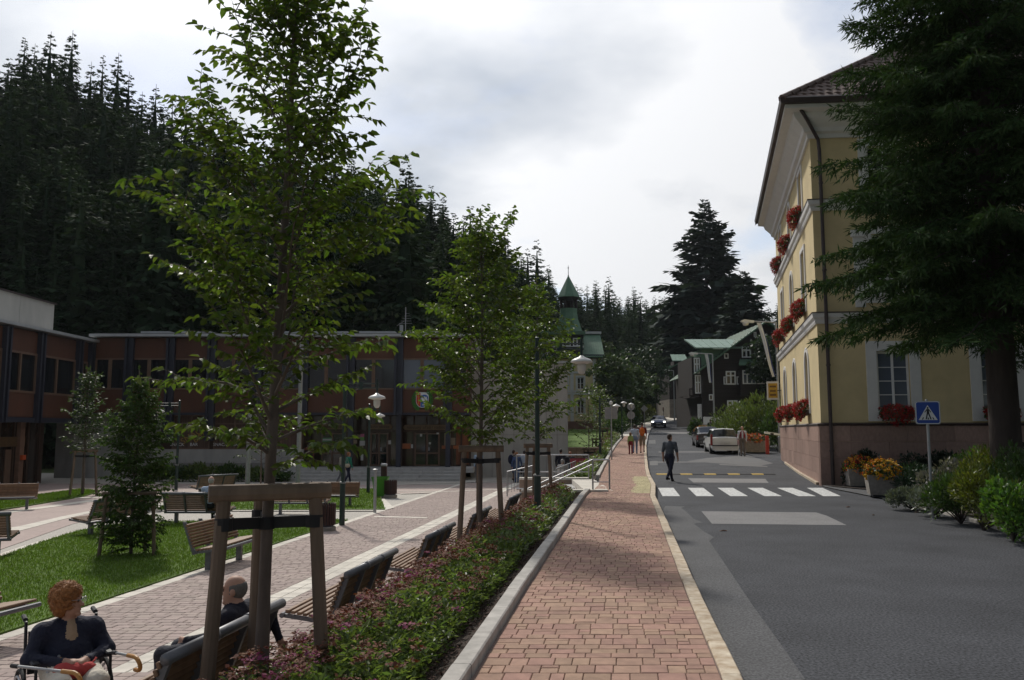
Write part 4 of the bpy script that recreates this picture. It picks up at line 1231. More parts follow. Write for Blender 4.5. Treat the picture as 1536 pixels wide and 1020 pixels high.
for zz in (vz(592), vz(588.5), vz(560)): WV.slab(MB(), x0 - .05, x1 + .05, zz, zz + .22, 0, .14).build('string_course', m_offwhite, villa)
for px in (816, 858, 892): WV.slab(MB(), vx(px) - .2, vx(px) + .2, zpl, ze_, 0, .08).build('pilaster', m_offwhite, villa)
for (a0, a1, z0, z1) in wins:
    f = sash_window(villa, WV, a0, a1, z0, z1, d=-.16, fw=.1, rows=2, cols=2)
    mb = MB(); WV.slab(mb, a0 - .16, a0, z0 - .15, z1 + .2, 0, .07); WV.slab(mb, a1, a1 + .16, z0 - .15, z1 + .2, 0, .07); WV.slab(mb, a0, a1, z1, z1 + .2, 0, .09); mb.build('window_surround', m_offwhite, villa)
# roofs: slate-like green sheets, a big gable side seen from the front
zr0 = vz(527)
WV.slab(MB(), x0 - 1, x1 + .8, ze_, ze_ + .45, -11, .7).build('eave_band', m_steel, villa)
def roof_sheet(P, name, parent, mat, nrib=10, rib=.05):
    """quad P0..P3 (P0-P1 bottom edge, P3-P2 top edge) with standing seams as geometry"""
    P = [Vector(p) for p in P]; nrm = (P[1] - P[0]).cross(P[3] - P[0]).normalized()
    if nrm.z < 0: nrm = -nrm
    mb = MB(); mb.add([p for p in P] + [p - nrm * .12 for p in P], [(0, 1, 2, 3), (7, 6, 5, 4), (0, 4, 5, 1), (1, 5, 6, 2), (2, 6, 7, 3), (3, 7, 4, 0)])
    o = mb.build(name, mat, parent)
    s = MB()
    for i in range(nrib + 1):
        t = i / nrib; a = P[0].lerp(P[1], t) + nrm * rib * .4; b = P[3].lerp(P[2], t) + nrm * rib * .4
        s.bar(a, b, rib, rib, up=nrm)
    s.build('roof_seams', mat, o)
    return o
roof_sheet([(vx(866), -.9, vz(536)), (vx(906), -.9, vz(536)), (vx(906), 4.2, vz(493)), (vx(866), 4.2, vz(493))], 'roof', villa, m_green_dark, 12)
WV.slab(MB(), vx(868), vx(908), vz(495.5), vz(492), -4.6, -3.6).build('ridge_cap', m_fascia, villa)
roof_sheet([(vx(800), -.9, vz(536)), (vx(866), -.9, vz(536)), (vx(866), 4.2, vz(503)), (vx(800), 4.2, vz(503))], 'roof', villa, m_green_dark, 16)
# dormer storey with windows under the turret
WD = Wall((0, -.4, 0), (1, 0, 0), (0, -1, 0))
mb = MB(); mb.box(vx(820), vx(874), -.38, 4, vz(534), vz(503)); mb.build('dormer_wall', m_timber, villa)
for px in (850, 866): sash_window(villa, WD, vx(px) - .5, vx(px) + .5, vz(520), vz(507.5), d=.0, fw=.12, rows=1, cols=2)
mb = MB(); mb.box(vx(812), vx(878), -1.0, 4.4, vz(503), vz(498)); mb.build('dormer_roof', m_green_dark, villa)
WD.slab(MB(), vx(812), vx(876), vz(521.5), vz(520), .0, .5).build('dormer_sill', m_fascia, villa)
# turret: flared skirt, open belfry, octagonal spire, finial
tcx, tcy = vx(856), 2.5
ang0 = pi / 8
def octa(mb, prof, n=8):
    o = len(mb.v)
    for r, z in prof:
        for j in range(n): mb.v.append((tcx + r * cos(ang0 + 2 * pi * j / n), tcy + r * sin(ang0 + 2 * pi * j / n), z))
    for i in range(len(prof) - 1):
        for j in range(n):
            j2 = (j + 1) % n; mb.f.append((o + i * n + j, o + i * n + j2, o + (i + 1) * n + j2, o + (i + 1) * n + j)); mb.m.append(0)
    mb.f.append(tuple(o + j for j in range(n))[::-1]); mb.m.append(0); mb.f.append(tuple(o + (len(prof) - 1) * n + j for j in range(n))); mb.m.append(0)
    return mb
px_m = .08
octa(MB(), [(2.0, vz(503)), (1.55, vz(487)), (1.25, vz(476)), (1.12, vz(466)), (1.12, vz(459))]).build('turret_skirt', m_green_dark, villa)
for j in range(8):
    t = ang0 + 2 * pi * j / 8; mb = MB(); mb.tube([(tcx + 1.0 * cos(t), tcy + 1.0 * sin(t), vz(459)), (tcx + 1.0 * cos(t), tcy + 1.0 * sin(t), vz(446))], .17, 6); mb.build('belfry_post', m_timber, villa)
octa(MB(), [(.45, vz(459)), (.45, vz(446))]).build('belfry_core', m_timber, villa)
octa(MB(), [(1.1, vz(447.5)), (1.42, vz(442)), (1.45, vz(441))]).build('belfry_cornice', m_timber, villa)
octa(MB(), [(1.48, vz(442)), (1.44, vz(440.5)), (.09, vz(409)), (.07, vz(407))]).build('spire', m_green_dark, villa)
mb = MB(); mb.lathe([(.04, vz(408)), (.035, vz(397)), (.09, vz(396)), (.09, vz(395.4)), (.03, vz(395)), (.02, vz(392))], 8, tcx, tcy, 0); mb.build('finial', m_steel, villa)

# ================================================================== dark timber houses
def timber_house(name, label, Y, base_py, wins, gable, walls, extra):
    pass
TY = 88.0
def tx(px): return at(px, 580, TY).x
def tz(py): return at(1100, py, TY).z
th1 = thing('timber_house', 'dark boarded timber house with green roof and white framed windows beside the street', 'building', (0, TY, 0))
WT = Wall((0, 0, 0), (1, 0, 0), (0, -1, 0))
zg = tz(640); zap = tz(484); xap = tx(1150); xl = tx(1053); xr = xap + (xap - xl) * 1.0; zev = tz(552)
TW = [(1098, 536, 8, 11, 2, 2), (1097, 578, 9, 12, 2, 3), (1098, 611, 9, 12, 2, 3)]
holes = [(tx(1090), tx(1105.5), tz(621), tz(600.5)), (tx(1089), tx(1104), tz(577), tz(556.5)), (tx(1114), tx(1128), tz(536.5), tz(519.5)), (tx(1063), tx(1069), tz(600.5), tz(591.5)), (tx(1087.5), tx(1094), tz(538), tz(530)), (tx(1133), tx(1137), tz(505), tz(498)), (tx(1145), tx(1149), tz(505), tz(498))]
mb = MB(); WT.holes(mb, xl, xr, zg, zev, [h for h in holes if h[3] < zev], depth=.25)
# gable field built of horizontal strips cut by the windows
zz = zev
gable_holes = [h for h in holes if h[3] >= zev]
levels = sorted({zev, zap - .02, *[h[2] for h in gable_holes], *[h[3] for h in gable_holes], *np.linspace(zev, zap - .02, 9)})
def gx_at(z): t = (z - zev) / (zap - zev); return xl + (xap - xl) * t, xr + (xap - xr) * t
for i in range(len(levels) - 1):
    z0, z1 = levels[i], levels[i + 1]; cz = (z0 + z1) / 2
    cuts = sorted([(h[0], h[1]) for h in gable_holes if h[2] < cz < h[3]])
    L0, R0 = gx_at(z0); L1, R1 = gx_at(z1)
    edges = [(L0, L1)] + [e for c in cuts for e in ((c[0], c[0]), (c[1], c[1]))] + [(R0, R1)]
    for k in range(0, len(edges), 2):
        a, b = edges[k], edges[k + 1]
        mb.add([(a[0], 0, z0), (b[0], 0, z0), (b[1], 0, z1), (a[1], 0, z1)], [(0, 1, 2, 3)])
mb.add([(xl, 0, zg), (xl, 14, zg), (xl, 14, zev), (xl, 0, zev)], [(0, 1, 2, 3)]); mb.add([(xr, 0, zg), (xr, 14, zg), (xr, 14, zev), (xr, 0, zev)], [(0, 1, 2, 3)])
mb.build('wall', m_timber, th1)
bd = MB()                                                          # proud battens every few boards
z = zg + .3
while z < zap - .6:
    L_, R_ = (xl, xr) if z < zev else gx_at(z)
    segs = [(L_, R_)]
    for h in holes:
        if h[2] - .15 < z < h[3] + .15:
            ns_ = []
            for a, b in segs:
                if h[1] < a or h[0] > b: ns_.append((a, b)); continue
                if h[0] - .15 > a: ns_.append((a, h[0] - .15))
                if h[1] + .15 < b: ns_.append((h[1] + .15, b))
            segs = ns_
    for a, b in segs: WT.slab(bd, a, b, z, z + .16, 0, .035)
    z += .24
tag(bd.build('clapboards', m_timber, th1), kind='stuff')
for h in holes:
    big = h[1] - h[0] > .7
    sash_window(th1, WT, *h, d=-.06, fw=.13 if big else .1, rows=1, cols=2 if big else 1, transom=.66 if big else None, depth=.1)
# open casement leaves
for s, a in ((-1, tx(1089)), (1, tx(1104))):
    mb = MB(); fw = .1
    z0, z1 = tz(577), tz(565)
    w_ = .32
    l, r = (a - w_, a) if s < 0 else (a, a + w_)
    WT.slab(mb, l, l + fw, z0, z1, .3, .36); WT.slab(mb, r - fw, r, z0, z1, .3, .36); WT.slab(mb, l, r, z0, z0 + fw, .3, .36); WT.slab(mb, l, r, z1 - fw, z1, .3, .36)
    mb.build('casement_leaf', m_white, th1)
# glazed veranda bay
WB = Wall((0, -1.2, 0), (1, 0, 0), (0, -1, 0))
mb = MB(); mb.box(tx(1107), tx(1185), -1.15, .0, tz(594), tz(555)); mb.build('bay_wall', m_timber, th1)
for k in range(4): sash_window(th1, WB, tx(1109.5 + 21.5 * k), tx(1129.5 + 21.5 * k), tz(577), tz(556.5), d=-.02, fw=.11, cols=3, rows=1, transom=.72, glass=m_glass_blue, depth=.1)
roof_sheet([(tx(1102), -1.9, tz(549)), (tx(1190), -1.9, tz(549)), (tx(1184), .1, tz(538)), (tx(1112), .1, tz(538))], 'bay_roof', th1, m_green_dark, 8)
# main roof and cross roof
ov = .9
for s in (-1, 1):
    xe = xl - .8 if s < 0 else xr + .8; zee = zev - (zap - zev) / (xap - xl) * .8
    roof_sheet([(xe, -ov, zee), (xe, 14, zee), (xap, 14, zap + .1), (xap, -ov, zap + .1)], 'roof', th1, m_green_dark, 10)
roof_sheet([(tx(1043), -.6, tz(522)), (tx(1112), -.6, tz(522)), (tx(1118), 4.5, tz(502)), (tx(1041), 4.5, tz(502))], 'cross_roof', th1, m_green_roof, 6)
mb = MB(); mb.box(tx(1054), tx(1090), .3, 4.5, tz(556), tz(523)); mb.build('cross_wall', m_green_dark, th1)
# side balcony
mb = MB(); mb.box(tx(1036), xl, .6, 4.0, tz(596), tz(593)); mb.build('balcony_floor', m_timber, th1)
bl_ = MB()
for k in range(9): bl_.tube([(tx(1036) + (xl - tx(1036)) * k / 8, .7, tz(593)), (tx(1036) + (xl - tx(1036)) * k / 8, .7, tz(583))], .04, 5)
bl_.bar((tx(1036), .7, tz(583)), (xl, .7, tz(583)), .1, .12); bl_.build('balcony_rail', m_timber, th1)
WL = Wall((0, .5, 0), (1, 0, 0), (0, -1, 0))
for (p0, p1, q0, q1) in ((1043, 1052, 536, 560), (1044, 1053, 562, 590), (1047, 1053, 606, 628)): sash_window(th1, WL, tx(p0), tx(p1), tz(q1), tz(q0), d=.0, fw=.12, cols=2, rows=1, transom=.6, depth=.1)
mb = MB(); mb.box(tx(1040), tx(1053.5), .52, 8, tz(592), tz(535)); mb.build('balcony_wall', m_timber, th1)
mb = MB(); mb.box(xl - .1, xr, -.12, 0, zg - 1.2, zg + .35); mb.build('stone_base', m_rubble, th1)

TY2 = 128.0
def ux(px): return at(px, 580, TY2).x
def uz(py): return at(1030, py, TY2).z
th2 = thing('timber_house', 'smaller dark timber house on a stone base farther up the street', 'building', (0, TY2, 0))
mb = MB(); mb.box(ux(1004), ux(1046), 0, 12, uz(599), uz(552)); 
mb.add([(ux(1004), 0, uz(552)), (ux(1090), 0, uz(552)), (ux(1047), 0, uz(531))], [(0, 1, 2)]); mb.box(ux(1046) - .002, ux(1090), .002, 12, uz(599), uz(552)); mb.build('wall', m_timber, th2)
mb = MB(); mb.box(ux(1004) - .05, ux(1090), -.1, 12, uz(632), uz(599)); mb.build('stone_base', m_rubble, th2)
WU = Wall((0, 0, 0), (1, 0, 0), (0, -1, 0))
for (p0, p1, q0, q1) in ((1020, 1029, 555.5, 570), (1020, 1029, 578.5, 593)): sash_window(th2, WU, ux(p0), ux(p1), uz(q1), uz(q0), d=.01, fw=.14, cols=2, rows=2, depth=.12)
WU2 = Wall((0, -.1, 0), (1, 0, 0), (0, -1, 0))
sash_window(th2, WU2, ux(1021), ux(1028), uz(614), uz(603), d=.01, fw=.12, cols=2, rows=2, depth=.12)
roof_sheet([(ux(1000), -.9, uz(554)), (ux(1000), 12, uz(554)), (ux(1047), 12, uz(530)), (ux(1047), -.9, uz(530))], 'roof', th2, m_green_dark, 8)
roof_sheet([(ux(1009), -.3, uz(541)), (ux(1032), -.3, uz(541)), (ux(1034), 3, uz(529)), (ux(1012), 3, uz(529))], 'cross_roof', th2, m_green_roof, 4)
mb = MB(); mb.box(ux(1012), ux(1030), .1, 3, uz(556), uz(541.2)); mb.build('cross_wall', m_timber, th2)
# ------------------------------------------------------------------ foliage tools
m_bark = M('bark_grey', (.115, .09, .075), rough=.9, var=.25, scale=9, bump=.6, bscale=45, dist=.01, streak=.3)
m_bark_dark = M('bark_dark', (.05, .038, .032), rough=.95, var=.3, scale=6, bump=.8, bscale=25, dist=.02, streak=.25)
m_leaf = leaf_mat('tree_leaf', (.066, .100, .019), trans=.45, rand=.4, hue=.022, rough=.42, spec=.32)
m_leaf2 = leaf_mat('tree_leaf_dense', (.042, .074, .018), trans=.32, rand=.35, hue=.02, rough=.55, spec=.25)
m_leaf_bed = leaf_mat('bed_leaf', (.105, .145, .048), trans=.45, rand=.38, hue=.025, rough=.5)
m_flower_brown = leaf_mat('spirea_brown', (.155, .060, .034), trans=.15, rand=.4, hue=.02, rough=.8, tcol=(1.2, .9, .6))
m_flower_pink = leaf_mat('spirea_pink', (.26, .06, .13), trans=.2, rand=.3, hue=.02, rough=.8, tcol=(1.2, 1, 1))
m_needle = leaf_mat('spruce_needle', (.036, .062, .032), trans=.12, rand=.45, hue=.02, rough=.85, spec=.08)
m_needle_big = leaf_mat('spruce_needle_near', (.034, .062, .022), trans=.15, rand=.5, hue=.022, rough=.85, spec=.08)
m_fir = leaf_mat('fir_needle', (.036, .054, .045), trans=.1, rand=.4, hue=.02, rough=.8, spec=.1)
m_wood_leaf = leaf_mat('wood_leaf', (.055, .085, .03), trans=.2, rand=.4, hue=.025, rough=.6)
m_dark_leaf = leaf_mat('dark_tree_leaf', (.022, .042, .02), trans=.2, rand=.4, hue=.02, rough=.6)

def unit(a):
    n = np.linalg.norm(a, axis=-1, keepdims=True); n[n < 1e-9] = 1
    return a / n
def leaves6(P, D, N, L, W, fold=.25):
    """pointed leaves: six outline vertices, two quads folded on the midrib"""
    P, D = np.asarray(P, float), unit(np.asarray(D, float)); N = np.asarray(N, float)
    S = unit(np.cross(D, N)); U = np.cross(S, D)
    L = np.broadcast_to(np.asarray(L, float), (len(P),))[:, None]; W = np.broadcast_to(np.asarray(W, float), (len(P),))[:, None]
    def pt(a, s, h): return P + D * L * a + S * W * s + U * W * h - U * L * (a * a * .18)
    V = np.stack([pt(0, 0, 0), pt(.28, .46, fold), pt(.66, .36, fold * .8), pt(1, 0, 0), pt(.66, -.36, fold * .8), pt(.28, -.46, fold)], 1).reshape(-1, 3)
    o = np.arange(len(P))[:, None] * 6
    return V, np.concatenate([o + np.array([[0, 1, 2, 3]]), o + np.array([[0, 3, 4, 5]])])
def leaves4(P, D, N, L, W):
    P, D = np.asarray(P, float), unit(np.asarray(D, float)); S = unit(np.cross(D, np.asarray(N, float)))
    L = np.broadcast_to(np.asarray(L, float), (len(P),))[:, None]; W = np.broadcast_to(np.asarray(W, float), (len(P),))[:, None]
    V = np.stack([P, P + D * L * .45 + S * W * .5, P + D * L, P + D * L * .45 - S * W * .5], 1).reshape(-1, 3)
    return V, np.arange(len(P))[:, None] * 4 + np.array([[0, 1, 2, 3]])
def cat_geo(parts):
    """[(V,F,mi)] -> V,F,mi"""
    Vs, Fs, Ms, o = [], [], [], 0
    for V, F, mi in parts:
        Vs.append(V); Fs.append(F + o); Ms.append(np.full(len(F), mi)); o += len(V)
    return np.concatenate(Vs), np.concatenate(Fs), np.concatenate(Ms)
def rdir(rng, n):
    return unit(rng.normal(size=(n, 3)))

def curve_pts(p0, d0, length, n, bend, wob, rng):
    """polyline that starts in d0 and bends by vector bend over its length"""
    p = np.array(p0, float); d = np.array(d0, float); out = [p.copy()]; step = length / n
    for i in range(n):
        d = d + np.array(bend) / n + rng.normal(size=3) * wob
        d /= np.linalg.norm(d); p = p + d * step; out.append(p.copy())
    return np.array(out)

def young_tree(seed, height, crown0, rad, leafL, n_limb, twig_step=.13, leaf_step=.05, trunk_r=.055, elev=(35, 62), lean=(0, 0), maxr=None):
    """returns wood builder and leaf arrays. rad(t) = crown radius at t (0 bottom .. 1 top)"""
    rng = np.random.default_rng(seed); wood = MB()
    tr = [(0, 0, 0)]; x = y = 0
    nseg = 16
    for i in range(1, nseg + 1):
        t = i / nseg; x = lean[0] * t * t + .035 * sin(5 * t + seed) * t; y = lean[1] * t * t + .03 * cos(4 * t + seed) * t
        tr.append((x, y, height * t))
    tr = np.array(tr)
    wood.tube(tr, [trunk_r * (1 - .86 * (i / nseg)) ** .8 * (1.0 + .06 * rng.normal()) for i in range(nseg + 1)], 10)
    P, D, L = [], [], []
    def trunk_at(z):
        return np.array([np.interp(z, tr[:, 2], tr[:, 0]), np.interp(z, tr[:, 2], tr[:, 1]), z])
    def put_leaves(pts, start, scale=1.0, both=True):
        seg = np.linalg.norm(np.diff(pts, axis=0), axis=1); cum = np.concatenate([[0], np.cumsum(seg)]); tot = cum[-1]
        s = tot * start; k = 0
        while s < tot:
            q = np.array([np.interp(s, cum, pts[:, j]) for j in range(3)])
            i = min(np.searchsorted(cum, s), len(seg)) - 1; i = max(i, 0)
            d = (pts[i + 1] - pts[i]) / max(seg[i], 1e-6)
            side = np.cross(d, [0, 0, 1.0]); side /= max(np.linalg.norm(side), 1e-6)
            sg = 1 if k % 2 else -1
            dd = d * .55 + side * sg * rng.uniform(.5, 1.0) + np.array([0, 0, rng.uniform(-.75, .05)]) + rng.normal(size=3) * .22
            P.append(q); D.append(dd); L.append(leafL * scale * rng.uniform(.65, 1.15))
            s += leaf_step * rng.uniform(.7, 1.3); k += 1
        P.append(pts[-1]); D.append(pts[-1] - pts[-2] + np.array([0, 0, -.02])); L.append(leafL * scale)
    az = rng.uniform(0, 6.28)
    for i in range(n_limb):
        t = (i + rng.uniform(-.3, .3)) / n_limb; t = min(max(t, 0), .97)
        z = crown0 + (height - crown0) * t * .93
        az += 2.399 + rng.normal() * .25
        r = rad(t) * rng.uniform(.74, 1.04)
        el = radians(elev[0] + (elev[1] - elev[0]) * t + rng.normal() * 6)
        d0 = np.array([cos(az) * cos(el), sin(az) * cos(el), sin(el)])
        Ln = r / max(cos(el), .35)
        pts = curve_pts(trunk_at(z), d0, Ln, 9, (0, 0, rng.uniform(-.55, .1)), .05, rng)
        r0 = max(.006, trunk_r * .34 * (1 - t * .75))
        wood.tube(pts, [r0 * (1 - .85 * j / 9) for j in range(10)], 5, cap=False)
        # twigs
        s = .16; k = 0
        while s < .98:
            q = pts[0] + 0; j = min(int(s * 9), 8); f = s * 9 - j; q = pts[j] * (1 - f) + pts[j + 1] * f
            d = unit((pts[j + 1] - pts[j])[None])[0]; side = np.cross(d, [0, 0, 1.0]); side /= max(np.linalg.norm(side), 1e-6)
            sg = 1 if k % 2 else -1
            td = d * rng.uniform(.5, .9) + side * sg * rng.uniform(.6, 1.0) + np.array([0, 0, rng.uniform(-.1, .45)])
            tl_ = Ln * rng.uniform(.22, .42) * (1.05 - .55 * s) + .08
            tp = curve_pts(q, unit(td[None])[0], tl_, 5, (0, 0, rng.uniform(-.7, -.05)), .07, rng)
            wood.tube(tp, [.0045, .004, .0035, .003, .002, .0015], 3, cap=False)
            put_leaves(tp, .12)
            s += twig_step / Ln * rng.uniform(.7, 1.3); k += 1
        put_leaves(pts, .35)
    # leader tuft
    put_leaves(tr[-4:], .1)
    P, D, L = np.array(P), np.array(D), np.array(L)
    N = np.tile([0, 0, 1.0], (len(P), 1)) + rng.normal(size=(len(P), 3)) * .45
    return wood, P, D, N, L

def stake_frame(label, loc, rz, h=1.72, r=.42, rail_h=None):
    """three round stakes with half-log rails and black straps"""
    st = thing('stake_frame', label, 'tree stakes', loc, rz)
    tops = []
    for k in range(3):
        a = pi / 2 + 2 * pi * k / 3
        foot = (r * 1.22 * cos(a), r * 1.22 * sin(a), -.35); top = (r * .86 * cos(a), r * .86 * sin(a), h)
        MB().tube([foot, top], [.055, .05], 10).build('stake', m_stake, st, smooth=False); tops.append(top)
    for k in (1,):
        a, b = Vector(tops[k]), Vector(tops[(k + 1) % 3]); d = (b - a).normalized() * .11
        out = Vector(((a + b).x, (a + b).y, 0)).normalized() * .085
        z = Vector((0, 0, .0))
        MB().tube([a - d + out * .2 + z, b + d + out * .2 + z], .062, 10).build('rail', m_stake, st)
    sp = MB()
    for k in range(3):
        a = Vector(tops[k]) + Vector((0, 0, -.22)); sp.bar(a, (0, 0, h - .24), .012, .085)
        sp.tube([a + Vector((0, 0, -.045)), a + Vector((0, 0, .045))], .064, 10)
    sp.lathe([(.065, -.045), (.065, .045)], 10, 0, 0, h - .24, cap=False)
    sp.build('strap', m_strap, st)
    return st
m_stake = M('stake_wood', (.16, .115, .083), rough=.85, var=.3, scale=7, streak=.12, bump=.35, bscale=30, dist=.006, rand=.12, obj=False)
m_strap = M('black_strap', (.012, .012, .014), rough=.7, var=.1)

def plant_tree(label, loc, seed, height, crown0, rad, leafL, n_limb, leafmat, wide=.62, name='young_tree', group=None, lod6=True, rz=0, **kw):
    t = thing(name, label, 'tree', loc, rz, group)
    wood, P, D, N, L = young_tree(seed, height, crown0, rad, leafL, n_limb, **kw)
    wood.build('trunk', m_bark, t, smooth=True)
    V, Fq = (leaves6 if lod6 else leaves4)(P, D, N, L, L * wide)
    link('crown', fast_mesh('crown', V, Fq, leafmat, smooth=False), t)
    return t, len(P)

def bed_z(X, Y):
    xl, xr = bed_l(Y), pave_l(Y) - .15; t = min(max((X - xl) / (xr - xl), 0), 1)
    return (left_z(Y) + .10) * (1 - t) + (road_z(Y) + .10) * t
# ---- the row of young street trees in the bed
def prof1(t): return .76 * float(np.interp(t, [0, .12, .3, .55, .8, 1], [.95, 1.22, 1.28, 1.1, .62, .25]))
T1 = Vector((-1.84, 6.35, 0)); T1.z = bed_z(T1.x, T1.y)
_, n1 = plant_tree('large leafy young tree nearest the camera, tied to its stakes', T1, 11, 6.3, 2.05, prof1, .080, 54, m_leaf, trunk_r=.054, twig_step=.074, leaf_step=.031, lean=(.12, 0))
stake_frame('wooden stake frame round the nearest tree by the bench', T1, radians(24), h=1.50 - T1.z, r=.43)
def prof2(t): return .86 * float(np.interp(t, [0, .15, .4, .65, .85, 1], [1.1, 1.65, 1.55, 1.0, .5, .2]))
T2 = Vector((-.60, 16.0, 0)); T2.z = bed_z(T2.x, T2.y)
_, n2 = plant_tree('second young tree in the bed, with a tall narrow tip', T2, 5, 6.75, 2.1, prof2, .115, 52, m_leaf, trunk_r=.05, twig_step=.11, leaf_step=.045)
stake_frame('wooden stake frame round the second tree of the bed', T2, radians(6), h=1.60 - T2.z, r=.42)
T3 = Vector((.72, 24.5, 0)); T3.z = bed_z(T3.x, T3.y)
_, n3 = plant_tree('third young tree in the bed, beside the stair', T3, 23, 7.1, 2.1, lambda t: prof2(t) * .90, .13, 48, m_leaf, trunk_r=.05, twig_step=.13, leaf_step=.055)
stake_frame('wooden stake frame round the third tree beside the stair', T3, radians(10), h=1.50 - T3.z, r=.42)
far_trees = [(4.75, 52, 5.6, 'young tree beyond the stair, in front of the cream villa', 31), (6.15, 61, 5.2, 'young tree of the far bed next to the square sign', 37), (7.6, 70, 5.0, 'last young tree of the far bed by the round signs', 43)]
for (x, y, h, lab, sd) in far_trees:
    loc = Vector((x, y, bed_z(x, y)))
    plant_tree(lab, loc, sd, h, 1.5, lambda t: float(np.interp(t, [0, .2, .6, 1], [.9, 1.25, .9, .2])), .15, 22, m_leaf, trunk_r=.04, twig_step=.22, leaf_step=.10, lod6=False)
    stake_frame(lab.replace('young tree', 'stake frame of the young tree'), loc, radians(5), h=1.6, r=.42)
# ---- columnar hornbeams on the lawns
def prof_col(t): return .74 * float(np.interp(t, [0, .1, .35, .55, .75, .9, 1], [.75, .95, .85, .85, .55, .2, .08]))
TL = on_plaza(196, 836)
plant_tree('small dense hornbeam clothed to the ground on the near lawn', TL + Vector((0, 0, .04)), 61, 3.75, .12, prof_col, .085, 120, m_leaf2, trunk_r=.04, twig_step=.055, leaf_step=.038, elev=(12, 55), name='hornbeam')
for k, (dx, dy) in enumerate(((-.5, -.1), (.5, .05), (.02, .5))):
    pass
fr = thing('stake_frame', 'low stakes round the small hornbeam on the near lawn', 'tree stakes', TL)
for dx, dy in ((-.48, -.25), (.5, -.15), (.05, .5)): MB().tube([(dx * 1.1, dy * 1.1, -.2), (dx * .9, dy * .9, 1.3)], [.04, .036], 8).build('stake', m_stake, fr)
mb = MB(); mb.tube([(-.52, -.24, 1.28), (.52, -.14, 1.28)], .035, 8); mb.build('rail', m_stake, fr)
TF_ = on_plaza(124, 744)
plant_tree('slim staked tree on the far left lawn', TF_, 71, 5.4, 1.7, lambda t: float(np.interp(t, [0, .15, .5, .8, 1], [.7, .9, .6, .4, .12])), .14, 60, m_leaf2, trunk_r=.05, twig_step=.12, leaf_step=.07, lod6=False, name='slim_tree')
stake_frame('tall stake frame of the slim tree on the far left lawn', TF_, radians(30), h=1.9, r=.5)
p_ = on_plaza(392, 722)
plant_tree('young tree by the town hall steps, seen behind the nearest trunk', Vector((at(392, 690, 40).x, 40, plaza_z(40))), 77, 4.2, 1.3, lambda t: 1.15 - .8 * t, .14, 22, m_leaf2, trunk_r=.04, twig_step=.2, leaf_step=.1, lod6=False, name='slim_tree')

# ---- shrubs in the long bed
def bed_plants(name, label, y0, y1, dens, leafL, seed, six):
    rng = np.random.default_rng(seed); P, D, L = [], [], []; FP, FN, FS, FM = [], [], [], []; stems = MB()
    y = y0
    area_n = int((y1 - y0) * 1.55 * dens)
    for _ in range(area_n):
        Y = y0 + (y1 - y0) * rng.random()
        xl, xr = bed_l(Y) + .02, pave_l(Y) - .42
        X = xl + (xr - xl) * rng.random() ** .95
        lump = .5 + .5 * sin(X * 7.1 + 2.1 * sin(Y * 2.3)) * sin(Y * 4.7 + X)
        t = (X - xl) / (xr - xl)
        edge = min(1, (1 - t) * 1.7 + .38)
        h = (.42 + .17 * lump + rng.uniform(0, .16)) * edge * (1.0 if Y < 31 else 1.25)
        zb = bed_z(X, Y)
        zz = zb + h * rng.random() ** .45
        top = zz - zb > h * .72
        for k in range(3):
            a = rng.uniform(0, 6.28)
            P.append((X + rng.normal() * .025, Y + rng.normal() * .025, zz - .03 * k)); D.append((cos(a), sin(a), rng.uniform(.1, .9) if not top else rng.uniform(.2, 1.2))); L.append(leafL * rng.uniform(.6, 1.2))
        if top and rng.random() < (.34 if t < .6 else .07):
            nf_ = 16; rr_ = rng.uniform(.035, .07) * (1.0 if Y < 14 else 1.3); pink = rng.random() < (.16 if Y < 9 else .05); fo = rng.uniform(-.03, .06)
            for q in range(nf_):
                a = rng.uniform(0, 6.28); r_ = rr_ * sqrt(rng.random())
                FP.append((X + r_ * cos(a), Y + r_ * sin(a), zb + h + .05 + fo + rng.uniform(-.014, .014))); FN.append((rng.normal() * .5, rng.normal() * .5, 1)); FS.append(rr_ * rng.uniform(.4, .7)); FM.append(pink)
            pass
    P, D, L = np.array(P), np.array(D), np.array(L)
    N = np.tile([0, 0, 1.0], (len(P), 1)) + rng.normal(size=(len(P), 3)) * .35
    parts = [(*((leaves6 if six else leaves4)(P, D, N, L, L * .42)), 0)]
    FP, FN, FS, FM = np.array(FP), np.array(FN, float), np.array(FS), np.array(FM)
    dirs = unit(np.cross(FN, rdir(rng, len(FP))))
    for mi, sel in ((1, ~FM), (2, FM)):
        if sel.any(): parts.append((*leaves4(FP[sel] - dirs[sel] * FS[sel][:, None] * .5, dirs[sel], FN[sel], FS[sel], FS[sel] * .9), mi))
    V, Fq, mi = cat_geo(parts)
    o = link(name, fast_mesh(name, V, Fq, [m_leaf_bed, m_flower_brown, m_flower_pink], mi))
    return tag(o, label, 'shrubs', kind='stuff')
bed_plants('spirea_planting', 'low spirea shrubs with faded brown and pink flower heads, nearest part of the bed', 4.6, 12.5, 620, .078, 91, True)
bed_plants('spirea_planting', 'low spirea shrubs with rusty flower heads filling the bed up to the stair', 12.5, STAIR0 - .35, 380, .10, 92, False)
bed_plants('spirea_planting', 'spirea shrubs of the far bed along the rising footway', STAIR1 + .5, 76, 120, .17, 93, False)
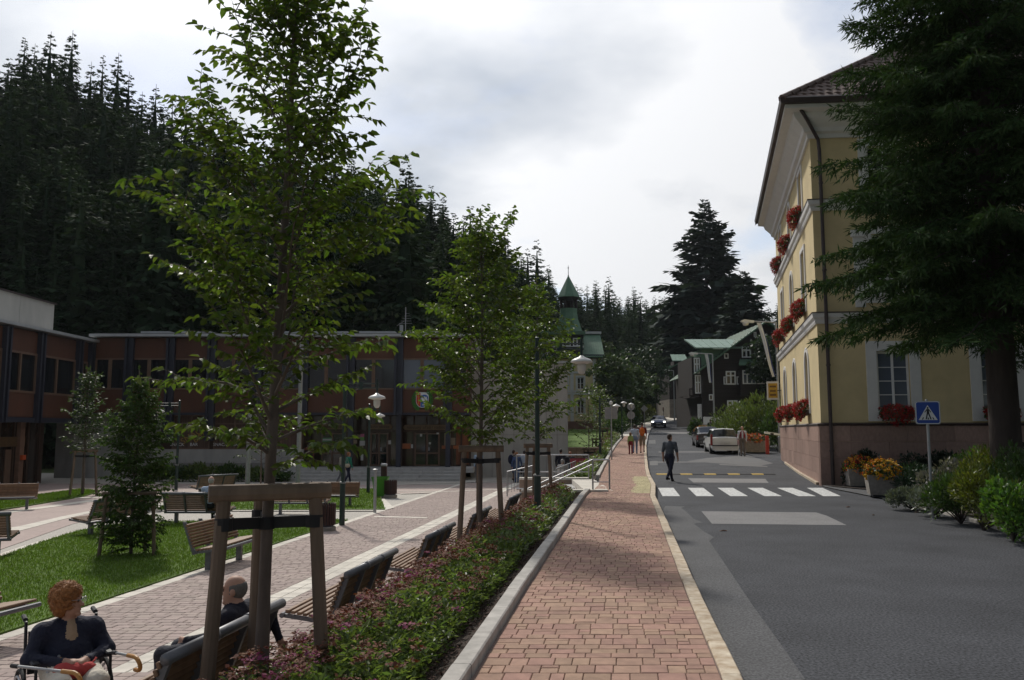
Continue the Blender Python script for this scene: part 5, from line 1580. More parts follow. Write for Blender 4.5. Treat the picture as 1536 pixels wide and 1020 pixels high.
# bark mulch chips and dead leaves on the soil edge
rng = np.random.default_rng(5); nP = 2600
Y = rng.uniform(5, 18, nP); X = np.array([pave_l(y) - .17 for y in Y]) - rng.uniform(0, .34, nP)
Zs = np.array([bed_z(x, y) for x, y in zip(X, Y)]) + .02
V, Fq = leaves4(np.stack([X, Y, Zs], 1), rdir(rng, nP) * [1, 1, .3], np.tile([0, 0, 1.], (nP, 1)) + rng.normal(size=(nP, 3)) * .5, rng.uniform(.02, .05, nP), rng.uniform(.012, .025, nP))
tag(link('bark_mulch', fast_mesh('bark_mulch', V, Fq, M('mulch', (.06, .032, .024), rough=.95, var=.3, rand=.6, scale=20))), 'bark chips on the soil beside the raised kerb', 'mulch', kind='stuff')

# ---- grass blades on the near lawns
from mathutils.geometry import tessellate_polygon
def grass(pts, n, seed, hmin, hmax, w, dz, label, ymax):
    rng = np.random.default_rng(seed); tri = tessellate_polygon([[Vector((p[0], p[1], 0)) for p in pts]])
    A = np.array([[pts[i][:2] for i in t] for t in tri]); ar = np.abs(np.cross(A[:, 1] - A[:, 0], A[:, 2] - A[:, 0])) / 2
    k = rng.choice(len(A), n, p=ar / ar.sum()); u, v = rng.random(n), rng.random(n); f = u + v > 1; u[f] = 1 - u[f]; v[f] = 1 - v[f]
    Q = A[k, 0] + (A[k, 1] - A[k, 0]) * u[:, None] + (A[k, 2] - A[k, 0]) * v[:, None]
    Q = Q[(Q[:, 1] > 7) & (Q[:, 1] < ymax)]; n = len(Q)
    z = np.array([plaza_z(y) for y in Q[:, 1]]) + dz
    P = np.column_stack([Q, z]); D = np.column_stack([rng.normal(size=(n, 2)) * .45, np.ones(n)])
    V, Fq = leaves4(P, D, rdir(rng, n), rng.uniform(hmin, hmax, n), w)
    tag(link('grass', fast_mesh('grass', V, Fq, m_grass_blade)), label, 'grass', kind='stuff')
m_grass_blade = leaf_mat('grass_blade', (.10, .165, .02), trans=.35, rand=.3, hue=.015, rough=.6, tcol=(1.2, 1.3, .6))
grass(LAWNS[0][1], 60000, 1, .035, .07, .012, .045, 'short mown grass of the near lawn', 26)
grass(LAWNS[1][1], 22000, 2, .05, .09, .02, .045, 'short mown grass of the lawn strip with the bins', 46)
grass(LAWNS[2][1], 12000, 3, .05, .09, .02, .045, 'short mown grass of the far left lawn', 46)

# ------------------------------------------------------------------ conifers
def conifer_geo(seed, H, R, whorls, per, droop=.35, detail=5, crown0=.05, taper=1.0, tip_up=.0):
    """branch blades with side twigs; light enough to repeat over a hillside"""
    rng = np.random.default_rng(seed); P, D, N, L, W = [], [], [], [], []
    for i in range(whorls):
        t = (i + rng.random() * .6) / whorls
        z = H * (crown0 + (1 - crown0) * t)
        dzw = H * (1 - crown0) / whorls
        r = R * (1 - t) ** taper * rng.uniform(.75, 1.15) + .12
        if t < .1: r *= .8 + 2 * t
        n = max(3, int(per * (1 - .55 * t)))
        a0 = rng.uniform(0, 6.28)
        for j in range(n):
            a = a0 + 6.283 * j / n + rng.normal() * .2
            rr_ = r * rng.uniform(.65, 1.15); dz = -droop * (1 - t * 1.5) + tip_up * t + rng.normal() * .08
            d = np.array([cos(a), sin(a), dz]); d /= np.linalg.norm(d); side = np.array([-sin(a), cos(a), 0])
            base = np.array([0, 0, z + rng.uniform(-.6, .6) * dzw])
            P.append(base); D.append(d); N.append((0, 0, 1)); L.append(rr_); W.append(rr_ * .10)
            for k in range(detail):
                s = .25 + .7 * (k + rng.random() * .6) / detail
                q = base + d * rr_ * s + np.array([0, 0, -.06 * rr_ * s * s])
                for sg in (-1, 1):
                    dd = d * .75 + side * sg * rng.uniform(.45, .9) + np.array([0, 0, rng.uniform(-.75, -.05)])
                    P.append(q); D.append(dd); N.append((rng.normal() * .4, rng.normal() * .4, 1)); ll = rr_ * (.46 - .28 * s) * rng.uniform(.7, 1.3) + .16
                    L.append(ll); W.append(ll * .58)
    P, D, N, L, W = map(np.array, (P, D, N, L, W))
    return leaves4(P, D, N.astype(float), L, W)
HS = []
for k in range(5):
    H_, R_ = 18 + 1.5 * k, 3.5 + .3 * k
    V, Fq = conifer_geo(100 + k, H_, R_, 38, 10, detail=4, crown0=.06, taper=.78, droop=.45)
    cv = MB(); cv.lathe([(R_ * .12, H_ * .10), (R_ * .24, H_ * .2), (R_ * .13, H_ * .6), (.04, H_ * .93)], 7)
    V, Fq = np.concatenate([V, np.array(cv.v)]), np.concatenate([Fq, np.array([f for f in cv.f if len(f) == 4]) + len(V)])
    tb = MB(); tb.tube([(0, 0, -1), (0, 0, H_ * .5), (0, 0, H_ * 1.01)], [.24, .15, .02], 6)
    HS.append((fast_mesh('spruce_crown', V, Fq, m_needle), tb.mesh('spruce_trunk', m_bark_dark), H_))
def broad_geo(seed, H, R, ncl, nleaf, size):
    rng = np.random.default_rng(seed); P, D, N = [], [], []
    wood = MB(); wood.tube([(0, 0, -1), (.1, 0, H * .3), (0, .1, H * .8)], [.28, .2, .05], 6)
    for i in range(ncl):
        d = rdir(rng, 1)[0]; rr_ = rng.random() ** .4
        c = np.array([d[0] * R * rr_ * .85, d[1] * R * rr_ * .85, H * .58 + d[2] * H * .36 * rr_])
        cr = R * rng.uniform(.22, .4)
        q = rdir(rng, nleaf); q[:, 2] = np.abs(q[:, 2]) * .9 - .25
        P.append(c + q * cr * rng.uniform(.75, 1.05, (nleaf, 1)) * [1, 1, .75]); D.append(q * .4 + rng.normal(size=(nleaf, 3)) * .5 + [0, 0, -.2]); N.append(q + rng.normal(size=(nleaf, 3)) * .4)
        if i % 4 == 0: wood.tube([(0, 0, H * .35), tuple(c)], [.09, .02], 4, cap=False)
    P, D, N = map(np.concatenate, (P, D, N))
    V, Fq = leaves4(P, D, N, size * rng.uniform(.6, 1.3, len(P)), size * .7 * rng.uniform(.6, 1.3, len(P)))
    return wood, V, Fq
HB = []
for k in range(3):
    wood, V, Fq = broad_geo(200 + k, 12 + k, 4.6 + .4 * k, 34, 46, .55)
    HB.append((fast_mesh('broadleaf_crown', V, Fq, m_wood_leaf), wood.mesh('broadleaf_trunk', m_bark_dark), 12 + k))

def place_individual(name, label, src, loc, s, rz, group=None, cat='tree'):
    t = thing(name, label, cat, loc, rz, group); t.scale = (s[0], s[0], s[1])
    link('trunk', src[1], t); link('crown', src[0], t); return t
# skyline spruces, tip given where the photo shows it, each standing on the ridge
ORD = ['first', 'second', 'third', 'fourth', 'fifth', 'sixth', 'seventh', 'eighth', 'ninth', 'tenth', 'eleventh', 'twelfth', 'thirteenth', 'fourteenth', 'fifteenth', 'sixteenth', 'seventeenth', 'eighteenth', 'nineteenth', 'twentieth', 'twenty-first', 'twenty-second', 'twenty-third', 'twenty-fourth', 'twenty-fifth', 'twenty-sixth', 'twenty-seventh', 'twenty-eighth', 'twenty-ninth', 'thirtieth', 'thirty-first', 'thirty-second', 'thirty-third', 'thirty-fourth']
SKY = [(4, 60), (20, 68), (44, 50), (78, 48), (110, 95), (128, 86), (152, 82), (170, 110), (192, 140), (213, 129), (240, 150), (262, 155), (284, 170), (300, 175),
       (318, 185), (345, 195), (470, 235), (500, 250), (520, 232), (540, 262), (590, 280), (610, 305), (624, 318), (636, 310), (661, 308), (682, 340), (705, 350), (722, 352), (745, 385), (768, 388), (790, 405), (825, 425), (882, 428)]
rs = random.Random(12)
for i, (px, py) in enumerate(SKY):
    k = np.interp(px, [r[0] for r in RIDGE], range(len(RIDGE))) / (len(RIDGE) - 1)
    g = hill_pt(k, .97 + rs.uniform(-.06, .03))
    Yt = g[1]; X = (px - 768) / F_PX * Yt
    tip = at(px, py, Yt); h = max(tip.z - g[2] + .8, 9.0)
    src = HS[i % 5]
    place_individual('spruce', '%s dark spruce from the left on the hill skyline' % ORD[i], src, (X, Yt, tip.z - h), (min(1.25, max(.8, h / src[2])) * rs.uniform(.9, 1.1), h / src[2]), rs.uniform(0, 6.28), 'spruces along the hill skyline')
# the wood itself reads as one mass: instanced over the slope
def scatter_wood(name, label, meshes, pts, kind_mat=None):
    """points mesh + geometry nodes instancing of the given objects"""
    me = bpy.data.meshes.new(name + '_points'); me.from_pydata([p[:3] for p in pts], [], [])
    for an, ty, col in (('rz', 'FLOAT', 3), ('sc', 'FLOAT', 4), ('idx', 'INT', 5)):
        at_ = me.attributes.new(an, ty, 'POINT'); at_.data.foreach_set('value', [p[col] for p in pts])
    o = link(name, me); tag(o, label, 'forest', kind='stuff')
    ng = bpy.data.node_groups.new(name + '_nodes', 'GeometryNodeTree')
    ng.interface.new_socket('Geometry', in_out='INPUT', socket_type='NodeSocketGeometry'); ng.interface.new_socket('Geometry', in_out='OUTPUT', socket_type='NodeSocketGeometry')
    n_in, n_out = ng.nodes.new('NodeGroupInput'), ng.nodes.new('NodeGroupOutput'); join = ng.nodes.new('GeometryNodeJoinGeometry')
    def attr(nm, ty='FLOAT'):
        a = ng.nodes.new('GeometryNodeInputNamedAttribute'); a.data_type = ty; a.inputs['Name'].default_value = nm; return a.outputs['Attribute']
    cmb = ng.nodes.new('ShaderNodeCombineXYZ'); ng.links.new(attr('rz'), cmb.inputs[2])
    for i, mm in enumerate(meshes):
        cmp_ = ng.nodes.new('FunctionNodeCompare'); cmp_.data_type = 'INT'; cmp_.operation = 'EQUAL'
        ng.links.new(attr('idx', 'INT'), cmp_.inputs[2]); cmp_.inputs[3].default_value = i
        iop = ng.nodes.new('GeometryNodeInstanceOnPoints'); m2p = ng.nodes.new('GeometryNodeMeshToPoints')
        ng.links.new(n_in.outputs[0], m2p.inputs['Mesh']); ng.links.new(m2p.outputs[0], iop.inputs['Points'])
        ng.links.new(cmp_.outputs[0], iop.inputs['Selection'])
        src_ = ng.nodes.new('GeometryNodeObjectInfo'); src_.inputs['Object'].default_value = mm; src_.inputs['As Instance'].default_value = True
        ng.links.new(src_.outputs['Geometry'], iop.inputs['Instance'])
        ng.links.new(cmb.outputs[0], iop.inputs['Rotation']); ng.links.new(attr('sc'), iop.inputs['Scale']); ng.links.new(iop.outputs[0], join.inputs[0])
    ng.links.new(join.outputs[0], n_out.inputs[0])
    md = o.modifiers.new('wood', 'NODES'); md.node_group = ng
    return o
# the instanced source trees stand in the wood themselves as ordinary trees
def src_tree(mesh_pair, name, label, loc, s):
    V1 = mesh_pair[0].copy(); 
    o = link(name, V1); o.location = loc; o.scale = (s, s, s)
    return tag(o, label, 'tree', 'trees inside the hillside wood')
rng = np.random.default_rng(42); pts_s, pts_b = [], []
srcs_s = [src_tree(HS[k], 'spruce', '%s spruce of the five hidden inside the hillside wood' % ORD[k], hill_pt(.30 + .03 * k, .5), 1.0) for k in range(5)]
srcs_b = [src_tree(HB[k], 'broadleaf_tree', '%s leafy tree of the three hidden inside the hillside wood' % ORD[k], hill_pt(.55 + .03 * k, .3), 1.0) for k in range(3)]
tries = 0
while len(pts_s) < 1250 and tries < 12000:
    tries += 1
    u, v = rng.random(), rng.random() ** .9 * 1.06
    p = hill_pt(u, v)
    px = 768 + p[0] / p[1] * F_PX
    if px < -260 or px > 1480: continue
    broad = rng.random() < np.interp(px, [0, 200, 260, 450, 600, 760, 900, 1000], [.06, .06, .3, .12, .25, .35, .35, .15]) * (1.6 if v < .45 else .35)
    cap = 1.0 if v < .85 else .80
    if broad: pts_b.append((*p, rng.uniform(0, 6.28), rng.uniform(.7, 1.1) * cap, int(rng.integers(3))))
    else: pts_s.append((*p, rng.uniform(0, 6.28), rng.uniform(.75, 1.08) * cap, int(rng.integers(5))))
for x, y, s in ((-13.5, 63, .55), (-9, 64, .6), (-6, 66, .62), (-29, 62, .6), (-34, 61, .65), (-22, 63, .5), (-17, 64, .62), (-40, 60, .7), (-3, 72, .6), (-1, 84, .65), (2, 98, .6), (15.5, 112, .8), (12, 118, .7), (18, 128, .75)):
    pts_b.append((x, y, left_z(y) - .3, rng.uniform(0, 6.28), s, int(rng.integers(3))))
scatter_wood('spruce_wood', 'dense dark spruce wood covering the hillside behind the town', srcs_s, pts_s)
scatter_wood('broadleaf_wood', 'lighter leafy trees mixed into the hillside wood', srcs_b, pts_b)

# ---- tall fir beyond the timber house
FY = 147.0
V, Fq = conifer_geo(301, 31, 10.5, 50, 14, detail=9, crown0=.04, taper=.72, droop=.22, tip_up=.45)
fir = thing('fir_tree', 'tall dark fir rising behind the timber houses against the sky', 'tree', (at(1064, 600, FY).x, FY, road_z(FY)))
tb = MB(); tb.tube([(0, 0, -1), (0, 0, 15), (0, 0, 30.6)], [.45, .28, .03], 8); tb.build('trunk', m_bark_dark, fir)
link('crown', fast_mesh('fir_crown', V, Fq, m_fir), fir); fir.scale = (1.28, 1.28, (at(1064, 300, FY).z - road_z(FY)) / 31.0)
V, Fq = conifer_geo(302, 22, 6.8, 40, 13, detail=8, crown0=.04, taper=.66, droop=.22, tip_up=.45)
fir2 = thing('fir_tree', 'shorter dark fir to the right of the tall one, touching the yellow house', 'tree', (at(1120, 600, 128).x, 128, road_z(128)))
tb = MB(); tb.tube([(0, 0, -1), (0, 0, 21.6)], [.4, .03], 8); tb.build('trunk', m_bark_dark, fir2)
link('crown', fast_mesh('fir_crown', V, Fq, m_fir), fir2); fir2.scale = (1.2, 1.2, (at(1124, 405, 128).z - road_z(128)) / 22.0)
# ---- dark round tree in front of the far houses, other leafy trees
for (px, Y, H_, R_, sd, lab, mt, ly) in [(963, 122, 11.5, 4.3, 401, 'dark round leafy tree beside the bend of the far street', m_dark_leaf, None),
        (918, 92, 9.0, 3.0, 402, 'mid green tree to the right of the cream villa', m_wood_leaf, None), (940, 104, 8.2, 3.0, 403, 'pale leafy tree behind the round signs', m_wood_leaf, None),
        (1175, 84, 12.5, 3.8, 404, 'leafy tree leaning over the veranda of the timber house', m_dark_leaf, None)]:
    wood, V, Fq = broad_geo(sd, H_, R_, 60, 80, .42)
    t = thing('leafy_tree', lab, 'tree', (at(px, 600, Y).x, Y, road_z(Y) - .2)); wood.build('trunk', m_bark_dark, t); link('crown', fast_mesh('leafy_crown', V, Fq, mt), t)

# ---- big spruce in front of the yellow house
def big_spruce(seed, H, R, z0, step):
    rng = np.random.default_rng(seed); P, D, N, L, W = [], [], [], [], []; wood = MB()
    wood.tube([(0, 0, -.4), (.02, 0, .5), (0, 0, H * .5), (0, 0, H)], [.50, .37, .22, .03], 12)
    z = z0; a = 0
    while z < H - .5:
        t = z / H; n = rng.integers(5, 7)
        a0 = rng.uniform(0, 6.28)
        for j in range(n):
            a = a0 + 6.283 * j / n + rng.normal() * .15
            ln = R * (1 - t) ** .52 * rng.uniform(.72, 1.1)
            if z < z0 + 1.4: ln *= rng.uniform(.75, 1.0)
            el = .08 + .30 * t + rng.normal() * .08
            pts = curve_pts((0, 0, z + rng.uniform(-.2, .2)), (cos(a) * cos(el), sin(a) * cos(el), sin(el)), ln, 8, (0, 0, -.85 + .5 * t), .03, rng)
            pts[-2:, 2] += [.03 * ln, .07 * ln]
            wood.tube(pts, [.045 * (1 - t * .6) * (1 - .88 * k / 8) + .004 for k in range(9)], 4, cap=False)
            s = .16 * ln
            while s < ln:
                f = s / ln * 8; k = min(int(f), 7); q = pts[k] * (1 - (f - k)) + pts[k + 1] * (f - k); d = unit((pts[k + 1] - pts[k])[None])[0]
                side = np.array([-sin(a), cos(a), 0.])
                for sg in (-1, 1):
                    tl_ = (.34 * ln * (1 - s / ln) ** .7 + .22) * rng.uniform(.6, 1.1)
                    tp = curve_pts(q, unit((d * .7 + side * sg * rng.uniform(.5, .95))[None])[0], tl_, 4, (0, 0, -rng.uniform(.1, .75)), .06, rng)
                    m = max(5, int(tl_ / .032))
                    for w in range(m):
                        g = (w + rng.random()) / m * 4; kk = min(int(g), 3); qq = tp[kk] * (1 - (g - kk)) + tp[kk + 1] * (g - kk); dd = tp[kk + 1] - tp[kk]; dd = dd / np.linalg.norm(dd)
                        P.append(qq); D.append(dd * .8 + rng.normal(size=3) * .5 + [0, 0, -.22]); N.append(rng.normal(size=3)); L.append(rng.uniform(.11, .27)); W.append(rng.uniform(.026, .048))
                P.append(q); D.append(d + rng.normal(size=3) * .4); N.append(rng.normal(size=3)); L.append(rng.uniform(.12, .25)); W.append(.045)
                s += step * rng.uniform(.7, 1.3)
        z += .28 * rng.uniform(.8, 1.2) * (1 + .3 * t)
    P, D, N, L, W = map(np.array, (P, D, N, L, W))
    return wood, *leaves4(P, D, N, L, W), len(P)
SPX, SPY = at(1506, 640, 20.0).x, 20.0
sp = thing('big_spruce', 'huge drooping spruce shading the front of the yellow house', 'tree', (SPX, SPY, 0))
wood, V, Fq, nS = big_spruce(501, 23.0, 5.1, 4.6, .11)
wood.build('trunk', m_bark_dark, sp, smooth=True); link('crown', fast_mesh('big_spruce_crown', V, Fq, m_needle_big), sp)
for k, (x, y, s, r_) in enumerate(((17.5, 13.0, .95, 1.1), (21.5, 18.5, 1.05, 2.6))):  # unseen spruces added outside the frame to darken the yellow house front
    q = thing('big_spruce', ['companion spruce just outside the right edge, nearer the camera', 'companion spruce just outside the right edge, beside the yellow house front'][k], 'tree', (x, y, 0), r_)
    q.scale = (s, s, s)
    for ch in sp.children: link(ch.name.split('.')[0], ch.data, q)
print('leaf counts', n1, n2, n3, nS, len(pts_s), len(pts_b))

# ------------------------------------------------------------------ right-hand shrub bed
def shrub(name, label, loc, rx, ry, h, n, size, mat, seed, up=.4, flat=.45, blobs=14, group=None):
    rng = np.random.default_rng(seed); P, D, N = [], [], []; wood = MB()
    for i in range(blobs):
        a = rng.uniform(0, 6.28); r_ = sqrt(rng.random()) * .78
        c = np.array([rx * r_ * cos(a), ry * r_ * sin(a), h * (1 - r_ * r_ * .55) * rng.uniform(.45, .82)])
        k = n // blobs; q = rdir(rng, k)
        cr = np.array([rx, ry, h]) * rng.uniform(.26, .40)
        P.append(c + q * cr * rng.uniform(.6, 1.0, (k, 1))); D.append(q * .6 + rng.normal(size=(k, 3)) * .35 + [0, 0, up]); N.append(q + rng.normal(size=(k, 3)) * .5)
        wood.tube([(0, 0, -.05), tuple(c)], [.018, .006], 4, cap=False)
    P, D, N = map(np.concatenate, (P, D, N)); P[:, 2] = np.maximum(P[:, 2], .02)
    t = thing(name, label, 'shrub', loc, 0, group)
    V, Fq = leaves4(P, D, N, size * rng.uniform(.6, 1.4, len(P)), size * flat * rng.uniform(.7, 1.2, len(P)))
    link('foliage', fast_mesh('foliage', V, Fq, mat), t); wood.build('stems', m_bark_dark, t)
    return t
m_juniper = leaf_mat('juniper', (.030, .062, .030), trans=.15, rand=.4)
m_grey_leaf = leaf_mat('grey_leaf', (.17, .165, .15), trans=.15, rand=.3, hue=.01)
m_silver = leaf_mat('silver_leaf', (.13, .15, .12), trans=.15, rand=.3)
m_golden = leaf_mat('golden_thuja', (.11, .13, .02), trans=.25, rand=.4)
m_thuja = leaf_mat('thuja', (.045, .085, .018), trans=.2, rand=.4)
m_brightleaf = leaf_mat('bright_leaf', (.07, .14, .025), trans=.35, rand=.3)
m_dark_shrub = leaf_mat('dark_shrub', (.016, .028, .014), trans=.12, rand=.4)
tag(MB().add([(road_r(3) + .1, 3, .06), (30, 3, .1), (30, 28, .1), (10.75, 28.9, .06), (12.6, 24.0, .06), (road_r(22) + .1, 22.8, .06), (road_r(18) + .1, 18, .06), (road_r(12) + .1, 12, .06)], [tuple(range(8))]).build('shrub_bed', m_soil), 'soil of the shrub bed under the spruce', 'flower bed', kind='structure')
def gp(px, py): p = on_z(px, py, .05); return Vector((p.x, p.y, .05))
SH = [('juniper', 'spreading dark juniper behind the second planter', gp(1372, 744), 1.15, .8, .85, 2600, .13, m_juniper, .25, .30),
      ('silver_shrub', 'low silvery shrub at the kerb left of the crossing sign', gp(1370, 762), .62, .5, .48, 2000, .09, m_silver, .5, .4),
      ('silver_shrub', 'low silvery shrub at the kerb under the crossing sign', gp(1405, 772), .70, .55, .62, 2400, .09, m_silver, .6, .4),
      ('grey_shrub', 'rounded grey leaved shrub right of the sign post', gp(1428, 757), .85, .7, 1.05, 3000, .11, m_grey_leaf, .4, .6),
      ('thuja', 'dark green thuja shrub just right of the grey shrub', gp(1442, 782), .75, .7, 1.0, 2800, .10, m_thuja, .6, .4),
      ('golden_thuja', 'golden green thuja shrub at the kerb near the right edge', gp(1475, 792), .95, .8, 1.15, 3600, .10, m_golden, .6, .4),
      ('golden_thuja', 'taller golden thuja behind the kerb row below the spruce trunk', gp(1500, 765), 1.2, .9, 1.45, 3800, .11, m_golden, .6, .4),
      ('leafy_shrub', 'bright leaved shrub at the kerb on the right edge', gp(1520, 808), .75, .65, .95, 2400, .10, m_brightleaf, .5, .55),
      ('leafy_shrub', 'upright bright shrub before the spruce trunk', gp(1484, 752), .5, .5, 1.65, 900, .12, m_brightleaf, .9, .5),
      ('thuja', 'dark thuja at the far right edge under the spruce', gp(1535, 780), 1.0, .9, 1.55, 3400, .11, m_thuja, .6, .4),
      ('thuja', 'deep green thuja between the grey shrub and the spruce trunk', gp(1462, 752), .9, .8, 1.2, 3000, .11, m_thuja, .6, .4),
      ('dark_shrub', 'dark bush at the foot of the downpipe on the corner', Vector((12.0, 28.7, .03)), .75, .45, 1.15, 2000, .12, m_dark_shrub, .4, .6),
      ('dark_shrub', 'dark bush behind the two planters against the granite base', Vector((14.2, 28.1, .03)), 1.3, .6, 1.35, 2600, .13, m_dark_shrub, .4, .6),
      ('dark_shrub', 'dark bush against the granite base under the second window', Vector((17.3, 27.3, .03)), 1.5, .7, 1.5, 2600, .13, m_dark_shrub, .4, .6),
      ('juniper', 'dark juniper below the granite base, left of the spruce trunk', Vector((13.8, 24.3, .05)), 1.5, .9, 1.0, 2600, .14, m_juniper, .3, .3),
      ('dark_shrub', 'dark bush right of the spruce trunk by the wall', Vector((17.6, 23.6, .05)), 1.4, .9, 1.5, 2600, .13, m_dark_shrub, .4, .6)]
for i, (nm, lab, loc, rx, ry, h, n, sz, mt, up, fl) in enumerate(SH): shrub(nm, lab, loc, rx, ry, h, n, sz, mt, 600 + i, up, fl)
# bank of tall meadow shrubs behind the barrier
BK = [(1105, 60, 2.2, 2.0, 'pale green bush at the left end of the bank behind the white car'), (1128, 58, 2.3, 2.9, 'broad flowering bush in the middle of the bank behind the planter'), (1150, 57, 2.2, 3.6, 'tall bush at the right end of the bank beside the yellow house'), (1120, 66, 3.0, 3.4, 'rear bush of the bank below the timber house'), (1168, 54, 1.5, 2.4, 'dark low bush behind the barrier arm')]
m_bank = leaf_mat('bank_leaf', (.085, .115, .03), trans=.25, rand=.4)
for i, (px, Y, r_, h, lab) in enumerate(BK): shrub('bank_bush', lab, Vector((at(px, 640, Y).x, Y, road_z(Y) - .1)), r_, r_ * .8, h, 2600, .26, m_bank if i < 4 else m_thuja, 650 + i, .6, .4, 18)
# low shrubs before the town hall ledge
for i, px in enumerate((232, 262, 300, 340, 380, 412)):
    shrub('creeping_shrub', '%s clump from the left of the green shrubs under the snack bar ledge' % ORD[i], Vector((at(px, 700, 47.4).x, 47.6, plz46)), 1.1, .6, (1.0, .95, 1.05, .9, .75, .5)[i], 900, .2, m_thuja if i % 2 else m_leaf_bed, 670 + i, .3, .5)
for i, (px, Y, r_, h, lab) in enumerate([(968, 128, 1.6, 2.2, 'yellow green bush beside the far footway'), (985, 142, 2.0, 2.4, 'second yellow green bush at the bend of the far street'), (1043, 80, .9, 1.6, 'clipped green bush at the corner of the timber house'), (1037, 100, 1.2, 2.2, 'dark green bush under the balcony of the timber house'), (948, 92, 1.4, 2.4, 'green bush behind the diamond sign'), (925, 84, 1.3, 2.2, 'green bush behind the square sign')]):
    shrub('roadside_bush', lab, Vector((at(px, 630, Y).x, Y, road_z(Y) - .05)), r_, r_, h, 1200, .25, m_golden if i < 2 else m_thuja, 690 + i, .5, .5)

# ------------------------------------------------------------------ geraniums at the windows
m_petal = leaf_mat('geranium_red', (.36, .018, .014), trans=.2, rand=.35, hue=.012, rough=.7, tcol=(1.3, .6, .5))
m_petal_o = leaf_mat('marigold_orange', (.55, .16, .012), trans=.2, rand=.3, hue=.02, rough=.7, tcol=(1.2, .9, .5))
m_petal_y = leaf_mat('marigold_yellow', (.55, .33, .02), trans=.2, rand=.3, hue=.015, rough=.7, tcol=(1.2, 1, .5))
m_ger_leaf = leaf_mat('geranium_leaf', (.05, .085, .025), trans=.25, rand=.35)
def flower_mass(parent, u, n, w, depth, drop, rise, nf_, nl, seed, petals, size=.085):
    """mass hanging from origin along u (half width w), bulging along n"""
    rng = np.random.default_rng(seed); u, n = np.array(u[:3]), np.array(n[:3]); up = np.array([0, 0, 1.])
    def sample(k, shell):
        a = rng.uniform(-1, 1, k); th = rng.uniform(-.25, pi * .82, k); env = np.sqrt(np.maximum(1 - (a * .92) ** 2, .1)); r_ = shell
        hh = np.where(np.cos(th) > 0, rise, drop)
        return a[:, None] * w * u + (np.sin(th) * depth * env * r_)[:, None] * n + (np.cos(th) * hh * env * r_)[:, None] * up, np.sin(th)[:, None] * n + np.cos(th)[:, None] * up
    Pl, Nl = sample(nl, rng.uniform(.5, .95, nl)); Pf, Nf = sample(nf_, rng.uniform(.85, 1.08, nf_))
    parts = [(*leaves4(Pl, rdir(rng, nl), Nl + rng.normal(size=(nl, 3)) * .4, size * 1.1, size), 0)]
    cl = np.repeat(Pf, 7, 0) + rng.normal(size=(nf_ * 7, 3)) * size * .32; nn = np.repeat(Nf, 7, 0) + rng.normal(size=(nf_ * 7, 3)) * .7
    pm = np.repeat(rng.integers(1, 1 + len(petals), nf_), 7); dd = unit(np.cross(nn, rdir(rng, len(cl))))
    for k in range(1, 1 + len(petals)):
        s = pm == k
        if s.any(): parts.append((*leaves4(cl[s], dd[s], nn[s], size * .62, size * .55), k))
    V, Fq, mi = cat_geo(parts)
    return link('flowers', fast_mesh('flowers', V, Fq, [m_ger_leaf] + petals, mi), parent)
m_box = M('flower_box', (.10, .06, .045), rough=.8)
FLR = {2.75: 'ground floor', 6.75: 'middle floor', 10.55: 'top floor'}
BAY = ['nearest', 'middle', 'farthest']
def flower_box(label, W, ac, z, w, seed, depth=.55, drop=.75, rise=.42):
    t = thing('flower_box', label, 'flower box', W.P(ac, z, .05))
    mb = MB(); uu, nn = W.u, W.n
    mb.slab([(-w, -.2), (w, -.2), (w, 0), (-w, 0)], (0, 0, 0), uu, (0, 0, 1), nn * .22); mb.build('trough', m_box, t)
    o = flower_mass(t, uu, nn, w * 1.15, depth, drop, rise, 210, 420, seed, [m_petal], .085); return t
kk = 0
for k, s in enumerate((3.6, 8.6, 13.6)):
    for z in (2.75, 6.75, 10.55):
        flower_box('box of red geraniums at the %s %s window of the side wall' % (BAY[k], FLR[z]), WSd, s, z - .02, .50, 700 + kk, depth=.52 if z == 2.75 else .50, drop=.50 if z == 2.75 else .62); kk += 1
for k, s in enumerate(fcen[:2]):
    flower_box('box of red geraniums under the %s ground floor window of the front' % ('left' if k == 0 else 'second'), WFr, s, 2.62 - .05, .50, 740 + k, depth=.34, drop=.55, rise=.25)
flower_box('red geraniums at the top floor front window half behind the spruce', WFr, fcen[0], 10.5, .62, 745, depth=.38, drop=.35, rise=.3)
# concrete planters
m_planter = M('planter_concrete', (.26, .235, .205), rough=.92, var=.2, scale=9, bump=.5, bscale=60, dist=.008)
def planter(label, loc, rz, w, petals, seed, h=.62):
    t = thing('planter', label, 'planter', loc, rz)
    mb = MB(); a, b = w / 2, w / 2 * .86
    prof = [(b, .06), (a, h), (a - .07, h), (a - .09, h - .08)]
    V = []
    for r_, z in prof: V += [(-r_, -r_ * .72, z), (r_, -r_ * .72, z), (r_, r_ * .72, z), (-r_, r_ * .72, z)]
    fs = [(3, 2, 1, 0), (12, 13, 14, 15)] + [(i * 4 + j, i * 4 + (j + 1) % 4, (i + 1) * 4 + (j + 1) % 4, (i + 1) * 4 + j) for i in range(3) for j in range(4)]
    mb.add(V, fs); mb.build('trough', m_planter, t)
    mb = MB(); mb.box(-b * .8, b * .8, -b * .5, b * .5, 0, .062); mb.build('foot', m_steel, t)
    rng = np.random.default_rng(seed)
    f = flower_mass(t, (1, 0, 0), (0, -1, 0), w * .52, w * .42, .2, .42, 120, 500, seed, petals, .09); f.location = (0, 0, h)
    f2 = flower_mass(t, (1, 0, 0), (0, 1, 0), w * .52, w * .42, .2, .42, 90, 300, seed + 1, petals, .09); f2.location = (0, 0, h)
    return t
p = on_z(1297, 732, .03); planter('left concrete planter of yellow and red marigolds by the yellow house', (p.x, p.y + .3, .03), radians(-8), .95, [m_petal_y, m_petal_o, m_petal], 801)
